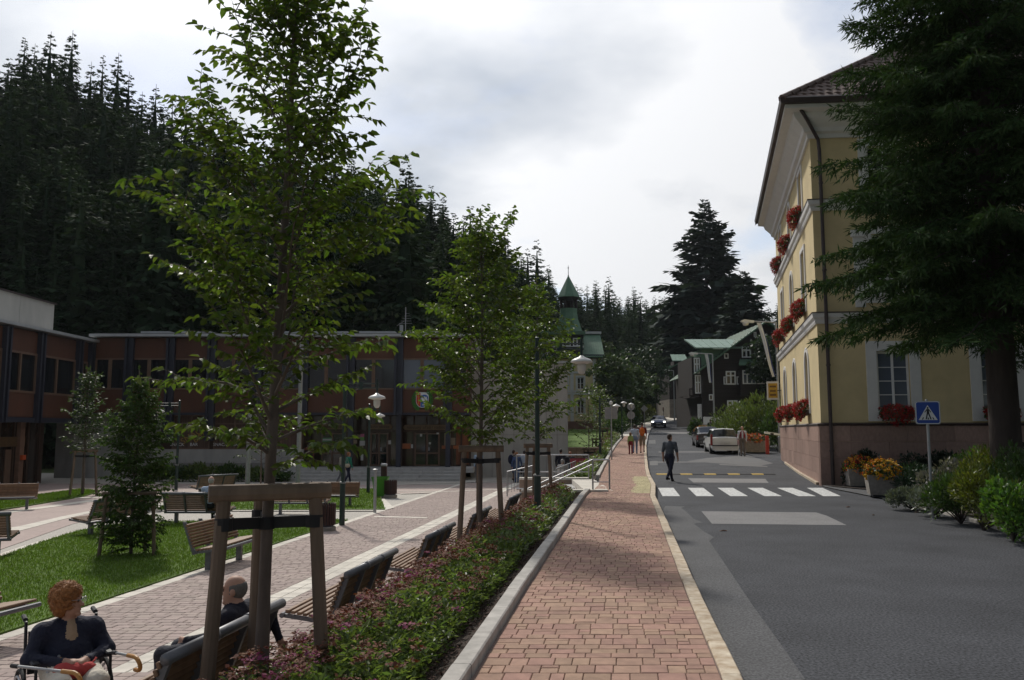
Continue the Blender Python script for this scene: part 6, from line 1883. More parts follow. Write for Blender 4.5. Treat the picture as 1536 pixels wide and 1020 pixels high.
p = on_z(1333, 746, .03); planter('right concrete planter of yellow marigolds nearer the street', (p.x, p.y + .3, .03), radians(-14), .95, [m_petal_y, m_petal_y, m_petal_o], 803)
planter('concrete planter of orange flowers behind the parked white car', (at(1132, 680, 52).x, 52, road_z(52)), radians(4), 1.6, [m_petal_o, m_petal], 805, .75)
planter('concrete planter of orange flowers before the stone wall of the timber house', (at(1055, 640, 74).x, 74, road_z(74) + .1), radians(4), 1.5, [m_petal_o, m_petal_y], 807, .6)
# ------------------------------------------------------------------ benches
m_slat = M('bench_slat', (.215, .125, .072), rough=.62, var=.22, scale=9, streak=.3, rand=.14, bump=.15, bscale=60, dist=.003, obj=False)
m_bench_steel = M('bench_steel', (.13, .13, .14), rough=.45, var=.12, metal=.35, scale=8)
SLATS = {}
def bench_mesh(tube_top):
    """template parts: list of (name, mesh). local +Y is the front"""
    L = 1.8; out = []
    slat = MB(); slat.box(-L / 2, L / 2, -.024, .024, -.016, .016, bev=.006); sm = slat.mesh('slat', m_slat)
    for k in range(7):                                      # seat, rising gently to the front
        out.append(('slat', sm, (0, -.16 + .068 * k, .415 + .010 * k), 0.03))
    for k in range(8):                                      # back
        t = k / 7
        out.append(('slat', sm, (0, -.235 - .135 * t, .475 + .36 * t), radians(90 - 20)))
    fr = []
    for x in (-.86, -.29, .29, .86):
        mb = MB()
        mb.slab([(.30, .405), (.30, .445 - .0), (-.16, .39), (-.22, .42), (-.40, .90), (-.46, .90), (-.27, .385), (-.20, .345)], (x - .02, 0, 0), (0, 1, 0), (0, 0, 1), (.04, 0, 0))
        fr.append(mb.mesh('end_frame', m_bench_steel))
        out.append(('frame', fr[-1], (0, 0, 0), None))
    for x in (-.62, .62):
        mb = MB(); mb.box(x - .04, x + .04, -.12, -.02, 0, .36); mb.box(x - .07, x + .07, -.22, .1, 0, .012); out.append(('leg', mb.mesh('bench_leg', m_bench_steel), (0, 0, 0), None))
    mb = MB(); mb.tube([(-.9, .31, .43), (.9, .31, .43)], .028, 10); out.append(('front_tube', mb.mesh('front_tube', m_bench_steel), (0, 0, 0), None))
    mb = MB(); mb.tube([(-.9, -.22, .36), (.9, -.22, .36)], .03, 10); out.append(('under_tube', mb.mesh('under_tube', m_bench_steel), (0, 0, 0), None))
    if tube_top:
        mb = MB(); mb.tube([(-.93, -.44, .885), (.93, -.44, .885)], .042, 12)
        for x in (-.29, .29): mb.tube([(x - .03, -.44, .885), (x + .03, -.44, .885)], .05, 12)
        out.append(('top_tube', mb.mesh('top_tube', m_bench_steel, True), (0, 0, 0), None))
    return out
BM = {True: bench_mesh(True), False: bench_mesh(False)}
def bench(label, x, y, face, top=True, z=None):
    """face = (dx, dy) direction the sitter looks"""
    rz = atan2(-face[0], face[1])
    t = thing('bench', label, 'bench', (x, y, plaza_z(y) if z is None else z), rz, 'benches on the square')
    for nm, me, loc, rx in BM[top]:
        o = link(nm, me, t, loc)
        if rx is not None: o.rotation_euler = (rx, 0, 0)
    return t
fdir = (-.989, .146)
def bed_bench(label, yc): return bench(label, bench_x(yc) - .44, yc + .06, fdir)
bed_bench('nearest bench backing onto the bed, with the bald man', 6.68)
bed_bench('second bench along the flower bed from the camera', 10.2)
bed_bench('third bench along the flower bed from the camera', 13.7)
bed_bench('fourth bench along the bed, behind the second stake frame', 17.3)
bed_bench('fifth bench along the bed, by the third stake frame', 22.0)
bench('bench at the lower left edge of the picture, on the lawn edge', -6.0, 9.15, (.97, -.24), False)
bench('bench on the lawn edge behind the nearest stake frame', -5.3, 15.9, (.99, -.12), False)
bench('bench seen from behind at the left edge, beyond the lawn', -10.95, 17.0, (-.25, .97))
bench('bench in profile left of the small hornbeam', -10.15, 21.3, (-.95, .30))
bench('far bench facing the camera at the left edge', -17.0, 28.4, (.35, -.94), False)
bench('bench end seen right behind the small hornbeam', -12.1, 28.6, (.97, .25), False)
bench('bench seen from behind with a bald man in blue', -8.7, 23.6, (.02, 1), True)
bench('far bench before the green shrubs of the ledge', -12.6, 35.5, (-.8, .6))
bench('bench seen from behind between nearest trunk and green lamp post', -6.75, 27.0, (.06, 1), True)
bench('bench facing the camera behind the green lamp post', -6.3, 29.6, (-.05, -1), False)

# ------------------------------------------------------------------ square lamps
m_lamp_white = M('lamp_white', (.68, .67, .64), rough=.4, var=.05); m_lamp_glass = M('lamp_glass', (.62, .60, .56), rough=.25, var=.05, spec=.5)
def lamp(label, x, y, z, h=4.25, arm=.9, az=0.0):
    t = thing('lamp_post', label, 'street lamp', (x, y, z), az, 'green lamp posts of the square')
    MB().lathe([(.095, 0), (.095, .02), (.078, .03), (.075, 1.15), (.085, 1.16), (.085, 1.20), (.055, 1.21)], 14).build('lower_pole', m_green_paint, t, smooth=False)
    MB().lathe([(.053, 1.2), (.050, h), (.055, h), (.055, h + .03), (.01, h + .05)], 12).build('upper_pole', m_green_paint, t)
    MB().lathe([(.079, 1.155), (.089, 1.165), (.089, 1.185), (.058, 1.205)], 14).build('ring', m_galv, t)
    mb = MB()
    mb.tube([(0, 0, h - .10), (arm + .05, 0, h - .10)], .018, 6); mb.tube([(0, 0, h - .22), (arm + .05, 0, h - .22)], .018, 6); mb.box(arm * .5 - .05, arm * .5 + .05, -.03, .03, h - .26, h - .06)
    mb.tube([(0, 0, h - .55), (.18, 0, h - .32), (arm * .5, 0, h - .24)], .014, 6); mb.tube([(arm, 0, h + .02), (arm, 0, h - .42)], .028, 8)
    a = mb.build('arm', m_green_paint, t)
    d = MB(); d.lathe([(.03, h - .36), (.07, h - .40), (.20, h - .45), (.245, h - .50), (.24, h - .515), (.12, h - .545), (.10, h - .55)], 20, arm); d.build('lamp_shade', m_lamp_white, t, smooth=True)
    g = MB(); g.lathe([(.095, h - .54), (.10, h - .60), (.092, h - .70), (.06, h - .765), (.01, h - .78)], 16, arm); g.build('globe', m_lamp_glass, t, smooth=True)
    return t
def lampz(px, Y): return at(px, 640, Y).x
lamp('green lamp post on the lawn by the front bins', lampz(516, 23.2), 23.2, plaza_z(23.2), 4.0, .9)
lamp('tall green lamp post standing in the near flower bed', lampz(806, 18.3), 18.3, bed_z(lampz(806, 18.3), 18.3), 4.25 - .1, .98)
lamp('green lamp post before the town hall steps', lampz(554, 37), 37, plaza_z(37), 3.9, .45)
lamp('green lamp post behind the small hornbeam, arm to the left', lampz(268, 40), 40, plaza_z(40), 4.2, .95, pi)
lamp('green lamp post in the far bed next to the square sign', lampz(900, 48), 48, bed_z(lampz(900, 48), 48) + .0, 3.75, .95)
lamp('green lamp post of the far bed behind the square sign', lampz(917, 62), 62, road_z(62), 3.6, .95)
lamp('most distant green lamp post at the end of the far bed', lampz(933, 70), 70, road_z(70), 3.5, .8)
# flag poles
for lab, px, Y, h in (('grey flag pole left of the nearest trunk', 374, 37, 3.9), ('tall grey flag pole right of the nearest trunk', 449, 38, 7.3)):
    t = thing('flag_pole', lab, 'flag pole', (lampz(px, Y), Y, plaza_z(Y)))
    MB().lathe([(.11, 0), (.10, h * .5), (.085, h)], 12).build('pole', m_galv, t); MB().lathe([(.2, 0), (.2, .03), (.12, .05)], 12).build('foot', m_galv, t); MB().lathe([(.095, h), (.09, h + .05), (.02, h + .08)], 12).build('cap', m_galv, t)

# ------------------------------------------------------------------ bins
m_bin = M('bin_slat', (.045, .018, .014), rough=.6, var=.25, rand=.15, scale=9)
def slat_bin(label, x, y, h=.62, r=.26, z=None):
    t = thing('litter_bin', label, 'litter bin', (x, y, (plaza_z(y) if z is None else z) + .02))
    MB().lathe([(r * 1.02, 0), (r * 1.02, .10), (r * .9, .12)], 16).build('base', m_planter, t)
    MB().lathe([(r * .78, .12), (r * .80, h)], 16).build('liner', m_steel, t)
    n = 22; mb = MB(); mb.box(-.026, .026, -.012, .012, .16, h + .08, bev=.004); me = mb.mesh('bin_slat', m_bin)
    for k in range(n):
        a = 2 * pi * k / n; link('slat', me, t, (r * .92 * cos(a), r * .92 * sin(a), 0), a + pi / 2)
    for z in (.25, h): MB().lathe([(r * .88, z), (r * .89, z + .03)], 16, cap=False).build('hoop', m_steel, t)
    return t
p = on_plaza(485, 799); slat_bin('slatted brown litter bin at the corner of the near lawn', p.x, p.y + .25)
p = on_plaza(584, 748); slat_bin('small slatted brown bin beside the green bin', p.x, p.y + .3, .62, .27)
m_gbin = M('green_plastic', (.075, .26, .022), rough=.45, var=.08)
p = on_plaza(569, 747); gb = thing('green_bin', 'bright green plastic bin with a brown ashtray column standing in it', 'bin', (p.x, p.y + .25, plaza_z(p.y) + .06))
mb = MB(); prof = [(.22, 0), (.30, .72), (.33, .73), (.33, .78)]
V_ = []
for r_, z in prof: V_ += [(-r_, -r_, z), (r_, -r_, z), (r_, r_, z), (-r_, r_, z)]
mb.add(V_, [(3, 2, 1, 0)] + [(i * 4 + j, i * 4 + (j + 1) % 4, (i + 1) * 4 + (j + 1) % 4, (i + 1) * 4 + j) for i in range(3) for j in range(4)]); mb.build('body', m_gbin, gb)
mb = MB(); mb.box(-.2, .2, -.2, .2, .6, .65); mb.build('contents', m_steel, gb)
ac = thing('ashtray_column', 'dark brown column with steel cap rising behind the green bin', 'ashtray', (p.x + .06, p.y + .75, plaza_z(p.y)))
MB().box(-.12, .12, -.1, .1, 0, 1.25, bev=.02).build('column', m_bin, ac); MB().box(-.13, .13, -.11, .11, 1.25, 1.36, bev=.03).build('cap', m_stainless, ac)
p = on_plaza(562, 770); pp_ = thing('steel_post', 'plain grey steel post in the lawn beside the green bin', 'post', (p.x, p.y, plaza_z(p.y)))
MB().lathe([(.05, 0), (.05, 1.35)], 10).build('post', m_galv, pp_); MB().lathe([(.055, 1.35), (.055, 1.38), (.09, 1.40), (.02, 1.42)], 10).build('cap', m_galv, pp_)
# chalk board by the town hall door
cb = thing('chalk_board', 'small dark menu board with red frame beside the town hall entrance', 'sign', (thx(462), TH_Y + .5, zfl))
mb = MB(); mb.box(-.28, .28, -.02, .02, .08, 1.0); mb.lathe([(.01, 0), (.28, 0)], 12, 0, 0, 1.0) if False else None; mb.build('board', m_letter_dark, cb)
mb = MB(); red_ = M('board_red', (.17, .05, .03), rough=.6)
for q in ((-.32, -.28, .0, 1.0), (.28, .32, .0, 1.0)): mb.box(q[0], q[1], -.03, .03, q[2], q[3])
mb.slab([(.32 * cos(t), 1.0 + .2 * sin(t)) for t in np.linspace(0, pi, 9)], (0, -.03, 0), (1, 0, 0), (0, 0, 1), (0, .06, 0)); mb.build('frame', red_, cb)

# ------------------------------------------------------------------ stair from footway to square
stair = thing('stone_stair', 'stair of pale stone with steel rails leading from the footway down to the square', 'stair', (0, 0, 0))
ys0, ys1 = STAIR0 + .25, STAIR1 - .1
xs = pave_l(28) - .05; z_top = road_z(28) + .12; z_bot = plaza_z(28)
nst = 5; dz_ = (z_top - z_bot) / nst
mb = MB(); mb.box(xs - .55, xs + .28, ys0, ys1, z_top - .3, z_top + .004); mb.build('landing', m_cream, stair)
for k in range(nst):
    x1_ = xs - .55 - .34 * k
    for j in range(3):
        a, b = ys0 + (ys1 - ys0) * j / 3, ys0 + (ys1 - ys0) * (j + 1) / 3
        m2 = MB(); m2.box(x1_ - .36, x1_, a + .006, b - .006, z_bot - .2, z_top - dz_ * (k + 1), bev=.012); m2.build('step_stone', m_stone_step, stair)
for y_ in (STAIR0, STAIR1):                                           # cheek walls with cap slabs
    n_ = 4
    for j in range(n_):
        xa, xb = xs + .1 - 2.6 * j / n_, xs + .1 - 2.6 * (j + 1) / n_
        m2 = MB(); m2.box(xb + .004, xa - .004, y_ - .17, y_ + .17, z_bot - .2, z_top - .02); m2.build('wall_block', m_sandstone, stair)
        m2 = MB(); m2.box(xb + .004, xa - .004, y_ - .21, y_ + .21, z_top - .018, z_top + .06, bev=.01); m2.build('cap_slab', m_cream, stair)
def railing(parent, pts, h, post_every=1.4, mid=True, bal=0.0):
    top = [Vector(p) + Vector((0, 0, h)) for p in pts]
    mb = MB(); mb.tube(top, .024, 8); mb.build('top_rail', m_stainless, parent)
    if mid: MB().tube([Vector(p) + Vector((0, 0, h * .25)) for p in pts], .016, 6).build('mid_rail', m_stainless, parent)
    for i in range(len(pts) - 1):
        a, b = Vector(pts[i]), Vector(pts[i + 1]); n_ = max(1, int((b - a).length / post_every))
        for k in range(n_ + (1 if i == len(pts) - 2 else 0)):
            q = a.lerp(b, k / n_); MB().tube([q, q + Vector((0, 0, h))], .026, 8).build('post', m_galv, parent)
        if bal:
            nb = int((b - a).length / bal)
            for k in range(nb): q = a.lerp(b, (k + .5) / nb); MB().tube([q + Vector((0, 0, h * .12)), q + Vector((0, 0, h))], .009, 5).build('baluster', m_galv, parent)
railing(stair, [(xs + .15, STAIR0, z_top + .06), (xs - .35, STAIR0, z_top + .06)], .88, 2)
MB().tube([(xs - .35, STAIR0, z_top + .94), (xs - 2.3, STAIR0, z_bot + .92), (xs - 2.65, STAIR0, z_bot + .92)], .024, 8).build('top_rail', m_stainless, stair)
MB().tube([(xs - .35, STAIR0, z_top + .80), (xs - 2.3, STAIR0, z_bot + .78)], .02, 8).build('top_rail', m_stainless, stair)
MB().tube([(xs - 2.3, STAIR0, z_bot), (xs - 2.3, STAIR0, z_bot + .92)], .026, 8).build('post', m_galv, stair)
railing(stair, [(xs + .1, STAIR1, z_top + .06), (xs - 2.6, STAIR1, z_top + .06)], .84, 1.2)
fence = thing('ramp_railing', 'steel baluster railing of the ramp beyond the stair', 'railing', (0, 0, 0))
railing(fence, [(1.1, 34.6, plaza_z(34.6) + .35), (-.2, 34.8, plaza_z(34.8) + .05)], 1.0, 1.3, True, .12)
rr2 = thing('bed_handrail', 'long handrail climbing along the plaza side of the far bed', 'railing', (0, 0, 0))
railing(rr2, [(bed_l(y) - .12, y, left_z(y) + (.35 if y < 46 else .25)) for y in (32.3, 38, 44, 50, 56, 62)], .95, 1.5, True)
# low retaining wall, lawn bank and café furniture behind
lw = thing('retaining_wall', 'low brownish stone wall below the grass bank of the villa', 'wall', (0, 0, 0))
xa = at(800, 676, 56).x
for j in range(7):
    m2 = MB(); m2.box(xa + .95 * j + .008, xa + .95 * (j + 1) - .008, 55.8, 56.3, -1.1, at(850, 671, 56).z, bev=.02); m2.build('wall_block', m_sandstone, lw)
tag(MB().add([(-3, 56.2, .5), (5.4, 56.2, .55), (8.2, 74, 1.3), (12, 98, 2.1), (0, 98, 1.9), (-4, 74, 1.0)], [(0, 1, 2, 5), (5, 2, 3, 4)]).build('grass_bank', m_lawn), 'sunlit grass bank in front of the villa', 'lawn', kind='structure')
m_table = M('table_top', (.55, .52, .48), rough=.5)
for k, (px, Y) in enumerate(((822, 44), (856, 45.5))):
    t = thing('cafe_table', 'pale round café table %s of the stair railing' % ('left' if k == 0 else 'right'), 'table', (lampz(px, Y), Y, plaza_z(46)))
    MB().lathe([(.45, .70), (.46, .73), (.45, .74)], 18).build('table_top', m_table, t); MB().lathe([(.25, 0), (.25, .02), (.03, .04), (.03, .70)], 12).build('pedestal', m_galv, t)
ab = thing('advert_board', 'folding advert board, red above and black below with white writing', 'sign', (lampz(866, 43), 43, plaza_z(43)), radians(6))
for s in (-1, 1): m2 = MB(); m2.slab([(-.42, 0), (.42, 0), (.42, 1.45), (-.42, 1.45)], (0, s * .3, 0), (1, 0, 0), (0, -s * .2, 1), (0, .03, 0)); m2.build('panel', m_letter_dark, ab)
m2 = MB(); m2.slab([(-.40, .86), (.40, .86), (.40, 1.42), (-.40, 1.42)], (0, -.306, 0), (1, 0, 0), (0, .2, 1), (0, -.008, 0)); m2.build('red_panel', M('advert_red', (.33, .05, .07), rough=.5, var=.2, scale=4), ab)
for z_, w_ in ((.72, .3), (.56, .24), (.30, .28)): m2 = MB(); m2.slab([(-w_, z_), (w_, z_), (w_, z_ + .07), (-w_, z_ + .07)], (0, -.306, 0), (1, 0, 0), (0, .2, 1), (0, -.008, 0)); m2.build('white_writing', m_paperA, ab)
fx = MB(); fx.tube([(-.42, -.1, 1.4), (-.2, -.1, 1.62), (.2, -.1, 1.62), (.42, -.1, 1.4)], .02, 6); fx.build('carry_handle', m_steel, ab)

# ------------------------------------------------------------------ road signs
def rounded(w, h, r, n=5):
    pts = []
    for cx, cz, a0 in ((w / 2 - r, h / 2 - r, 0), (-w / 2 + r, h / 2 - r, pi / 2), (-w / 2 + r, -h / 2 + r, pi), (w / 2 - r, -h / 2 + r, 1.5 * pi)):
        pts += [(cx + r * cos(a0 + t), cz + r * sin(a0 + t)) for t in np.linspace(0, pi / 2, n)]
    return pts
m_sign_grey = M('sign_back', (.30, .30, .31), rough=.5, var=.1, metal=.3); m_sign_blue = M('sign_blue', (.012, .05, .26), rough=.45, var=.05); m_sign_black = M('sign_black', (.01, .01, .012), rough=.5, var=.05)
SGY = 18.8; sx = at(1395, 700, SGY).x
cs = thing('crossing_sign', 'blue pedestrian crossing sign on a grey post before the yellow house', 'road sign', (sx, SGY, 0), radians(-14))
zc = at(1395, 619, SGY).z
MB().lathe([(.032, -.1), (.032, zc + .28), (.02, zc + .30)], 10).build('post', m_galv, cs)
def sgn(name, pts, d, mat, t=.006, par=cs, z=zc): m2 = MB(); m2.slab(pts, (0, -.05 - d, z), (1, 0, 0), (0, 0, 1), (0, -t, 0)); return m2.build(name, mat, par)
sgn('plate', rounded(.52, .52, .05), 0, m_sign_grey, .012); sgn('blue_field', rounded(.47, .47, .04), .012, m_sign_blue, .003)
rim = sgn('white_rim', rounded(.495, .495, .045), .010, m_paperA, .0035)
sgn('white_triangle', [(-.195, -.165), (.195, -.165), (.0, .17)], .0155, m_paperA, .003)
fig = [[(-.018, .085), (.018, .085), (.018, .125), (-.018, .125)], [(-.025, -.02), (.03, -.02), (.026, .08), (-.022, .08)], [(-.022, .08), (-.022, .05), (-.06, .0), (-.072, .012)], [(.026, .08), (.024, .05), (.055, .0), (.067, .012)],
       [(-.025, -.02), (.004, -.02), (-.03, -.15), (-.055, -.15)], [(.0, -.02), (.03, -.02), (.072, -.15), (.046, -.15)], [(-.13, -.155), (-.105, -.155), (-.085, -.105), (-.105, -.105)], [(.105, -.155), (.13, -.155), (.105, -.105), (.085, -.105)], [(-.012, -.155), (.014, -.155), (.012, -.11), (-.01, -.11)]]
for i, q in enumerate(fig): sgn('pictogram', q, .0185 + .0002 * i, m_sign_black, .002)
def sign_post(name, label, px, Y, z0, h, plates, rz=0):
    t = thing(name, label, 'road sign', (lampz(px, Y), Y, z0), rz)
    MB().lathe([(.035, -.1), (.035, h)], 8).build('post', m_galv, t)
    for shp, zc_, mt in plates: m2 = MB(); m2.slab(shp, (0, .045, zc_), (1, 0, 0), (0, 0, 1), (0, .02, 0)); m2.build('plate', mt, t)
    return t
circ = lambda r: [(r * cos(t), r * sin(t)) for t in np.linspace(0, 2 * pi, 20, endpoint=False)]
tsq = sign_post('square_sign', 'grey back of a square sign on a pale post in the far bed', 917, 44, bed_z(lampz(917, 44), 44), 2.9, [(rounded(.66, .62, .04), 2.45, m_sign_grey)])
m2 = MB(); m2.lathe([(.09, 0), (.09, .12), (.03, .2)], 10, 0, 0, 2.9); m2.build('cap', m_lamp_white, tsq)
m2 = MB(); m2.box(-.33, .33, .02, .045, 2.38, 2.42); m2.build('bracket', m_galv, tsq)
sign_post('sign_pair', 'two grey round sign backs one above the other by the far footway', 947, 74, road_z(74) + .1, 3.0, [(circ(.33), 2.7, m_sign_grey), (circ(.35), 1.95, m_sign_grey)])
sign_post('diamond_sign', 'small diamond shaped sign back beside the far footway', 967, 95, road_z(95) + .1, 2.6, [([(0, -.42), (.42, 0), (0, .42), (-.42, 0)], 2.3, m_sign_grey)])
wb = thing('notice_board', 'white notice board on legs before the timber house', 'sign', (lampz(1069, 78), 78, road_z(78)))
MB().box(-.85, .85, -.03, .03, 1.15, 1.85).build('panel', m_paperA, wb)
for s in (-.7, .7): MB().tube([(s, .05, 0), (s, .05, 1.9)], .04, 6).build('leg', m_galv, wb)
# ------------------------------------------------------------------ tall street lamps with banners
m_ban_w = M('banner_white', (.62, .62, .62), rough=.85, var=.08); m_ban_b = M('banner_blue', (.05, .07, .18), rough=.85); m_ban_r = M('banner_red', (.25, .03, .03), rough=.85)
def tall_lamp(label, px, Y, py_top, arm_px, flag, z0=None, twist=0.0):
    x = lampz(px, Y); z0 = road_z(Y) if z0 is None else z0; zt = at(px, py_top, Y).z
    t = thing('street_lamp', label, 'street lamp', (x, Y, z0)); h = zt - z0
    MB().tube([(0, 0, -.1), (0, 0, 1.0), (0, 0, 1.02), (0, 0, h)], [.11, .11, .08, .06], 10).build('pole', m_galv, t)
    ax = lampz(arm_px, Y) - x
    MB().tube([(0, 0, h), (ax + .25, 0, h + .06)], .04, 8).build('arm', m_galv, t)
    m2 = MB(); m2.slab([(0, -.06), (-.75, -.02), (-.82, .07), (-.6, .16), (0, .08)], (ax + .3, -.14, h + .02), (1, 0, 0), (0, 0, 1), (0, .28, 0)); m2.build('lamp_head', m_lamp_white, t)
    m2 = MB(); m2.lathe([(.02, -.22), (.16, -.19), (.21, -.08), (.2, 0)], 12, ax - .2, 0, h - .0); m2.build('lens', m_lamp_glass, t, smooth=True)
    if flag:
        f0, ln, w = flag
        b = thing('banner', label.replace('street lamp', 'banner on the lamp'), 'banner', (x + f0, Y, z0 + h - .02))
        n_ = 14
        for k, (mt, u0, u1) in enumerate(((m_ban_w, 0, .45), (m_ban_w, .45, .8), (m_ban_b, .8, 1.0))):
            m2 = MB(); vs = []
            for i in range(n_ + 1):
                s = i / n_; ww = w * (1 - .25 * s); off = .05 * sin(5 * s) + twist * s
                for u in (u0, u1): vs.append((off + (u - .5) * ww, .08 * sin(7 * u + 4 * s), -ln * s))
            m2.add(vs, [(2 * i, 2 * i + 1, 2 * i + 3, 2 * i + 2) for i in range(n_)]); m2.add([(v[0], v[1] + .006, v[2]) for v in vs], [(2 * i + 2, 2 * i + 3, 2 * i + 1, 2 * i) for i in range(n_)]); m2.build('cloth', mt, b)
    return t
tall_lamp('tall grey street lamp before the timber house', 1071.5, 76, 531, 1044, (-.55, 2.6, .34), twist=.35)
tall_lamp('farther street lamp at the corner of the timber house', 1043, 98, 552.5, 1026, (-.45, 2.4, .4), twist=.0)
tall_lamp('street lamp peeping out behind the yellow house', 1169, 52, 483.5, 1128, (-1.05, 3.4, .30), twist=.85)
tall_lamp('most distant street lamp by the smaller timber house', 1012, 120, 556, 1003, None)

# ------------------------------------------------------------------ barrier
br = thing('barrier', 'red post barrier with white arm beside the yellow house', 'barrier', (lampz(1150, 50.5), 50.5, road_z(50.5)))
MB().box(-.09, .09, -.09, .09, 0, 1.12, bev=.02).build('post', M('barrier_red', (.36, .03, .02), rough=.5), br)
MB().bar((-.15, 0, 1.3), (3.4, 0, .85), .07, .13).build('arm', m_white, br)
for k in range(5): a = .2 + .62 * k; MB().bar((a, -.037, 1.265 - (a + .15) * .1268 + .0), (a + .2, -.037, 1.24 - (a + .15) * .1268), .01, .132).build('red_band', m_sign_black, br)

# ------------------------------------------------------------------ cars
m_tyre = M('tyre', (.015, .015, .016), rough=.8); m_rim = M('rim', (.35, .35, .36), rough=.35, metal=.7)
m_car_glass = M('car_glass', (.02, .024, .026), rough=.05, spec=.7, var=.05); m_trim = M('car_trim', (.02, .02, .022), rough=.6); m_red_lamp = M('tail_lamp', (.22, .012, .012), rough=.2, spec=.6)
def paint(nm, col): return M(nm, col, rough=.3, var=.03, spec=.5, coat=.6)
m_head = M('lit_headlamp', (1.0, .95, .8), rough=.2, emit=4.0); m_clear = M('clear_lamp', (.5, .5, .5), rough=.15, spec=.7)
def car(label, loc, rz, mat, st, L, W, lights_on=False, boot=False):
    """st: stations (y, belt z, roof z, width factor); +Y is the nose"""
    t = thing('car', label, 'car', loc, rz)
    n = len(st); V = []; fs = []; mi = []
    def ring(y, zb, zr, wf):
        w = W / 2 * wf; wr = w * .80
        z0 = .20
        pts = [(w * .90, z0), (w, z0 + .16), (w * 1.0, zb - .22), (w * .965, zb)]
        if zr > zb + .05: pts += [(wr * 1.02, zr - .09), (wr * .90, zr - .02), (0, zr + .02)]
        else: pts += [(w * .90, zb + .01), (w * .70, zb + .03), (0, zb + .05)]
        return pts
    for (y, zb, zr, wf) in st:
        pts = ring(y, zb, zr, wf)
        V += [(x, y, z) for x, z in pts] + [(-x, y, z) for x, z in pts[:-1][::-1]]
    k = 13
    for i in range(n - 1):
        for j in range(k - 1):
            fs.append((i * k + j, i * k + j + 1, (i + 1) * k + j + 1, (i + 1) * k + j))
            a, b = st[i], st[i + 1]; cab_a, cab_b = a[2] > a[1] + .05, b[2] > b[1] + .05
            side = j in (3, 8); slope = (cab_a != cab_b) and j in (3, 4, 5, 6, 7, 8)
            mi.append(1 if ((side and cab_a and cab_b) or slope) else 0)
        fs.append((i * k + k - 1, i * k, (i + 1) * k, (i + 1) * k + k - 1)); mi.append(2)
    fs.append(tuple(range(k))); mi.append(0); fs.append(tuple((n - 1) * k + j for j in range(k))[::-1]); mi.append(0)
    mb = MB(); mb.v = V; mb.f = fs; mb.m = [0] * len(fs)
    body = MB(); body.v = V; glass = MB(); glass.v = V
    for f_, m_ in zip(fs, mi):
        (glass if m_ == 1 else body).f.append(f_)
    body.m = [0] * len(body.f); glass.m = [0] * len(glass.f)
    bo = body.build('body', mat, t); glass.build('windows', m_car_glass, t)
    y0, y1 = st[0][0], st[-1][0]
    for sx_ in (-1, 1):
        for wy in (y0 + L * .20, y1 - L * .20):
            w_ = link('wheel', MB().tube([(sx_ * (W / 2 - .19), wy, .30), (sx_ * (W / 2 + .01), wy, .30)], .30, 18).mesh('tyre_mesh', m_tyre), t)
            MB().tube([(sx_ * (W / 2 - .02), wy, .30), (sx_ * (W / 2 + .02), wy, .30)], .19, 14).build('rim', m_rim, w_)
            MB().tube([(sx_ * (W / 2 - .25), wy, .32), (sx_ * (W / 2 - .012), wy, .32)], .345, 18).build('wheel_arch', m_trim, t)
        zb0 = st[1][1]; 
        MB().box(sx_ * W / 2 * .93 - .09, sx_ * W / 2 * .93 + .03 * (1 if sx_ > 0 else 1), y0 - .015, y0 + .22, zb0 - .42, zb0 + (.25 if not boot else -.08), bev=.02).build('tail_lamp', m_red_lamp, t)
        MB().box(sx_ * W / 2 * .80 - .16, sx_ * W / 2 * .80 + .12, y1 - .12, y1 + .015, .58, .74, bev=.02).build('headlight', m_head if lights_on else m_clear, t)
        MB().box(sx_ * (W / 2 + .02) - .09, sx_ * (W / 2 + .02) + .09, y1 - L * .36, y1 - L * .36 + .1, .92, 1.05, bev=.02).build('mirror', mat, t)
    MB().box(-W / 2 * .93, W / 2 * .93, y0 - .06, y0 + .05, .47, .53, bev=.02).build('rear_trim', m_trim, t); MB().box(-W / 2 * .93, W / 2 * .93, y1 - .05, y1 + .06, .30, .50, bev=.02).build('front_trim', m_trim, t)
    MB().box(-.26, .26, y0 - .075, y0 - .03, .64, .75).build('number_plate', m_paperA, t); MB().box(-.26, .26, y1 + .03, y1 + .07, .38, .49).build('number_plate', m_paperA, t)
    return t
hatch = [(-1.90, .70, .70, .86), (-1.88, .92, .92, .95), (-1.72, .98, .98, .97), (-1.45, 1.0, 1.46, .98), (-.9, 1.0, 1.52, 1.0), (.0, .98, 1.51, 1.0), (.45, .96, 1.38, .99), (1.05, .94, .94, .98), (1.65, .84, .84, .95), (1.92, .62, .62, .82)]
sedan = [(-2.15, .62, .62, .86), (-2.12, .90, .90, .93), (-1.55, .97, .97, .97), (-1.0, .97, 1.36, .98), (-.5, .96, 1.43, 1.0), (.2, .95, 1.42, 1.0), (.6, .94, 1.32, .99), (1.2, .92, .92, .98), (1.85, .80, .80, .95), (2.15, .60, .60, .82)]
road_dir = atan2(-.19, 1)
car('white hatchback parked by the old man, seen from behind', (lampz(1091, 50.6), 52.3, road_z(51.5)), atan2(-.1, 1), paint('paint_white', (.66, .66, .64)), hatch, 3.8, 1.68)
car('dark violet saloon parked in front of the white hatchback', (lampz(1069, 58), 60.0, road_z(59.5)), atan2(-.12, 1), paint('paint_dark', (.018, .014, .024)), sedan, 4.3, 1.72, boot=True)
car('blue car coming down the street with lit headlights', (lampz(988, 103), 103, road_z(103)), atan2(-.19, 1) + pi, paint('paint_blue', (.03, .06, .17)), sedan, 4.3, 1.74, lights_on=True)
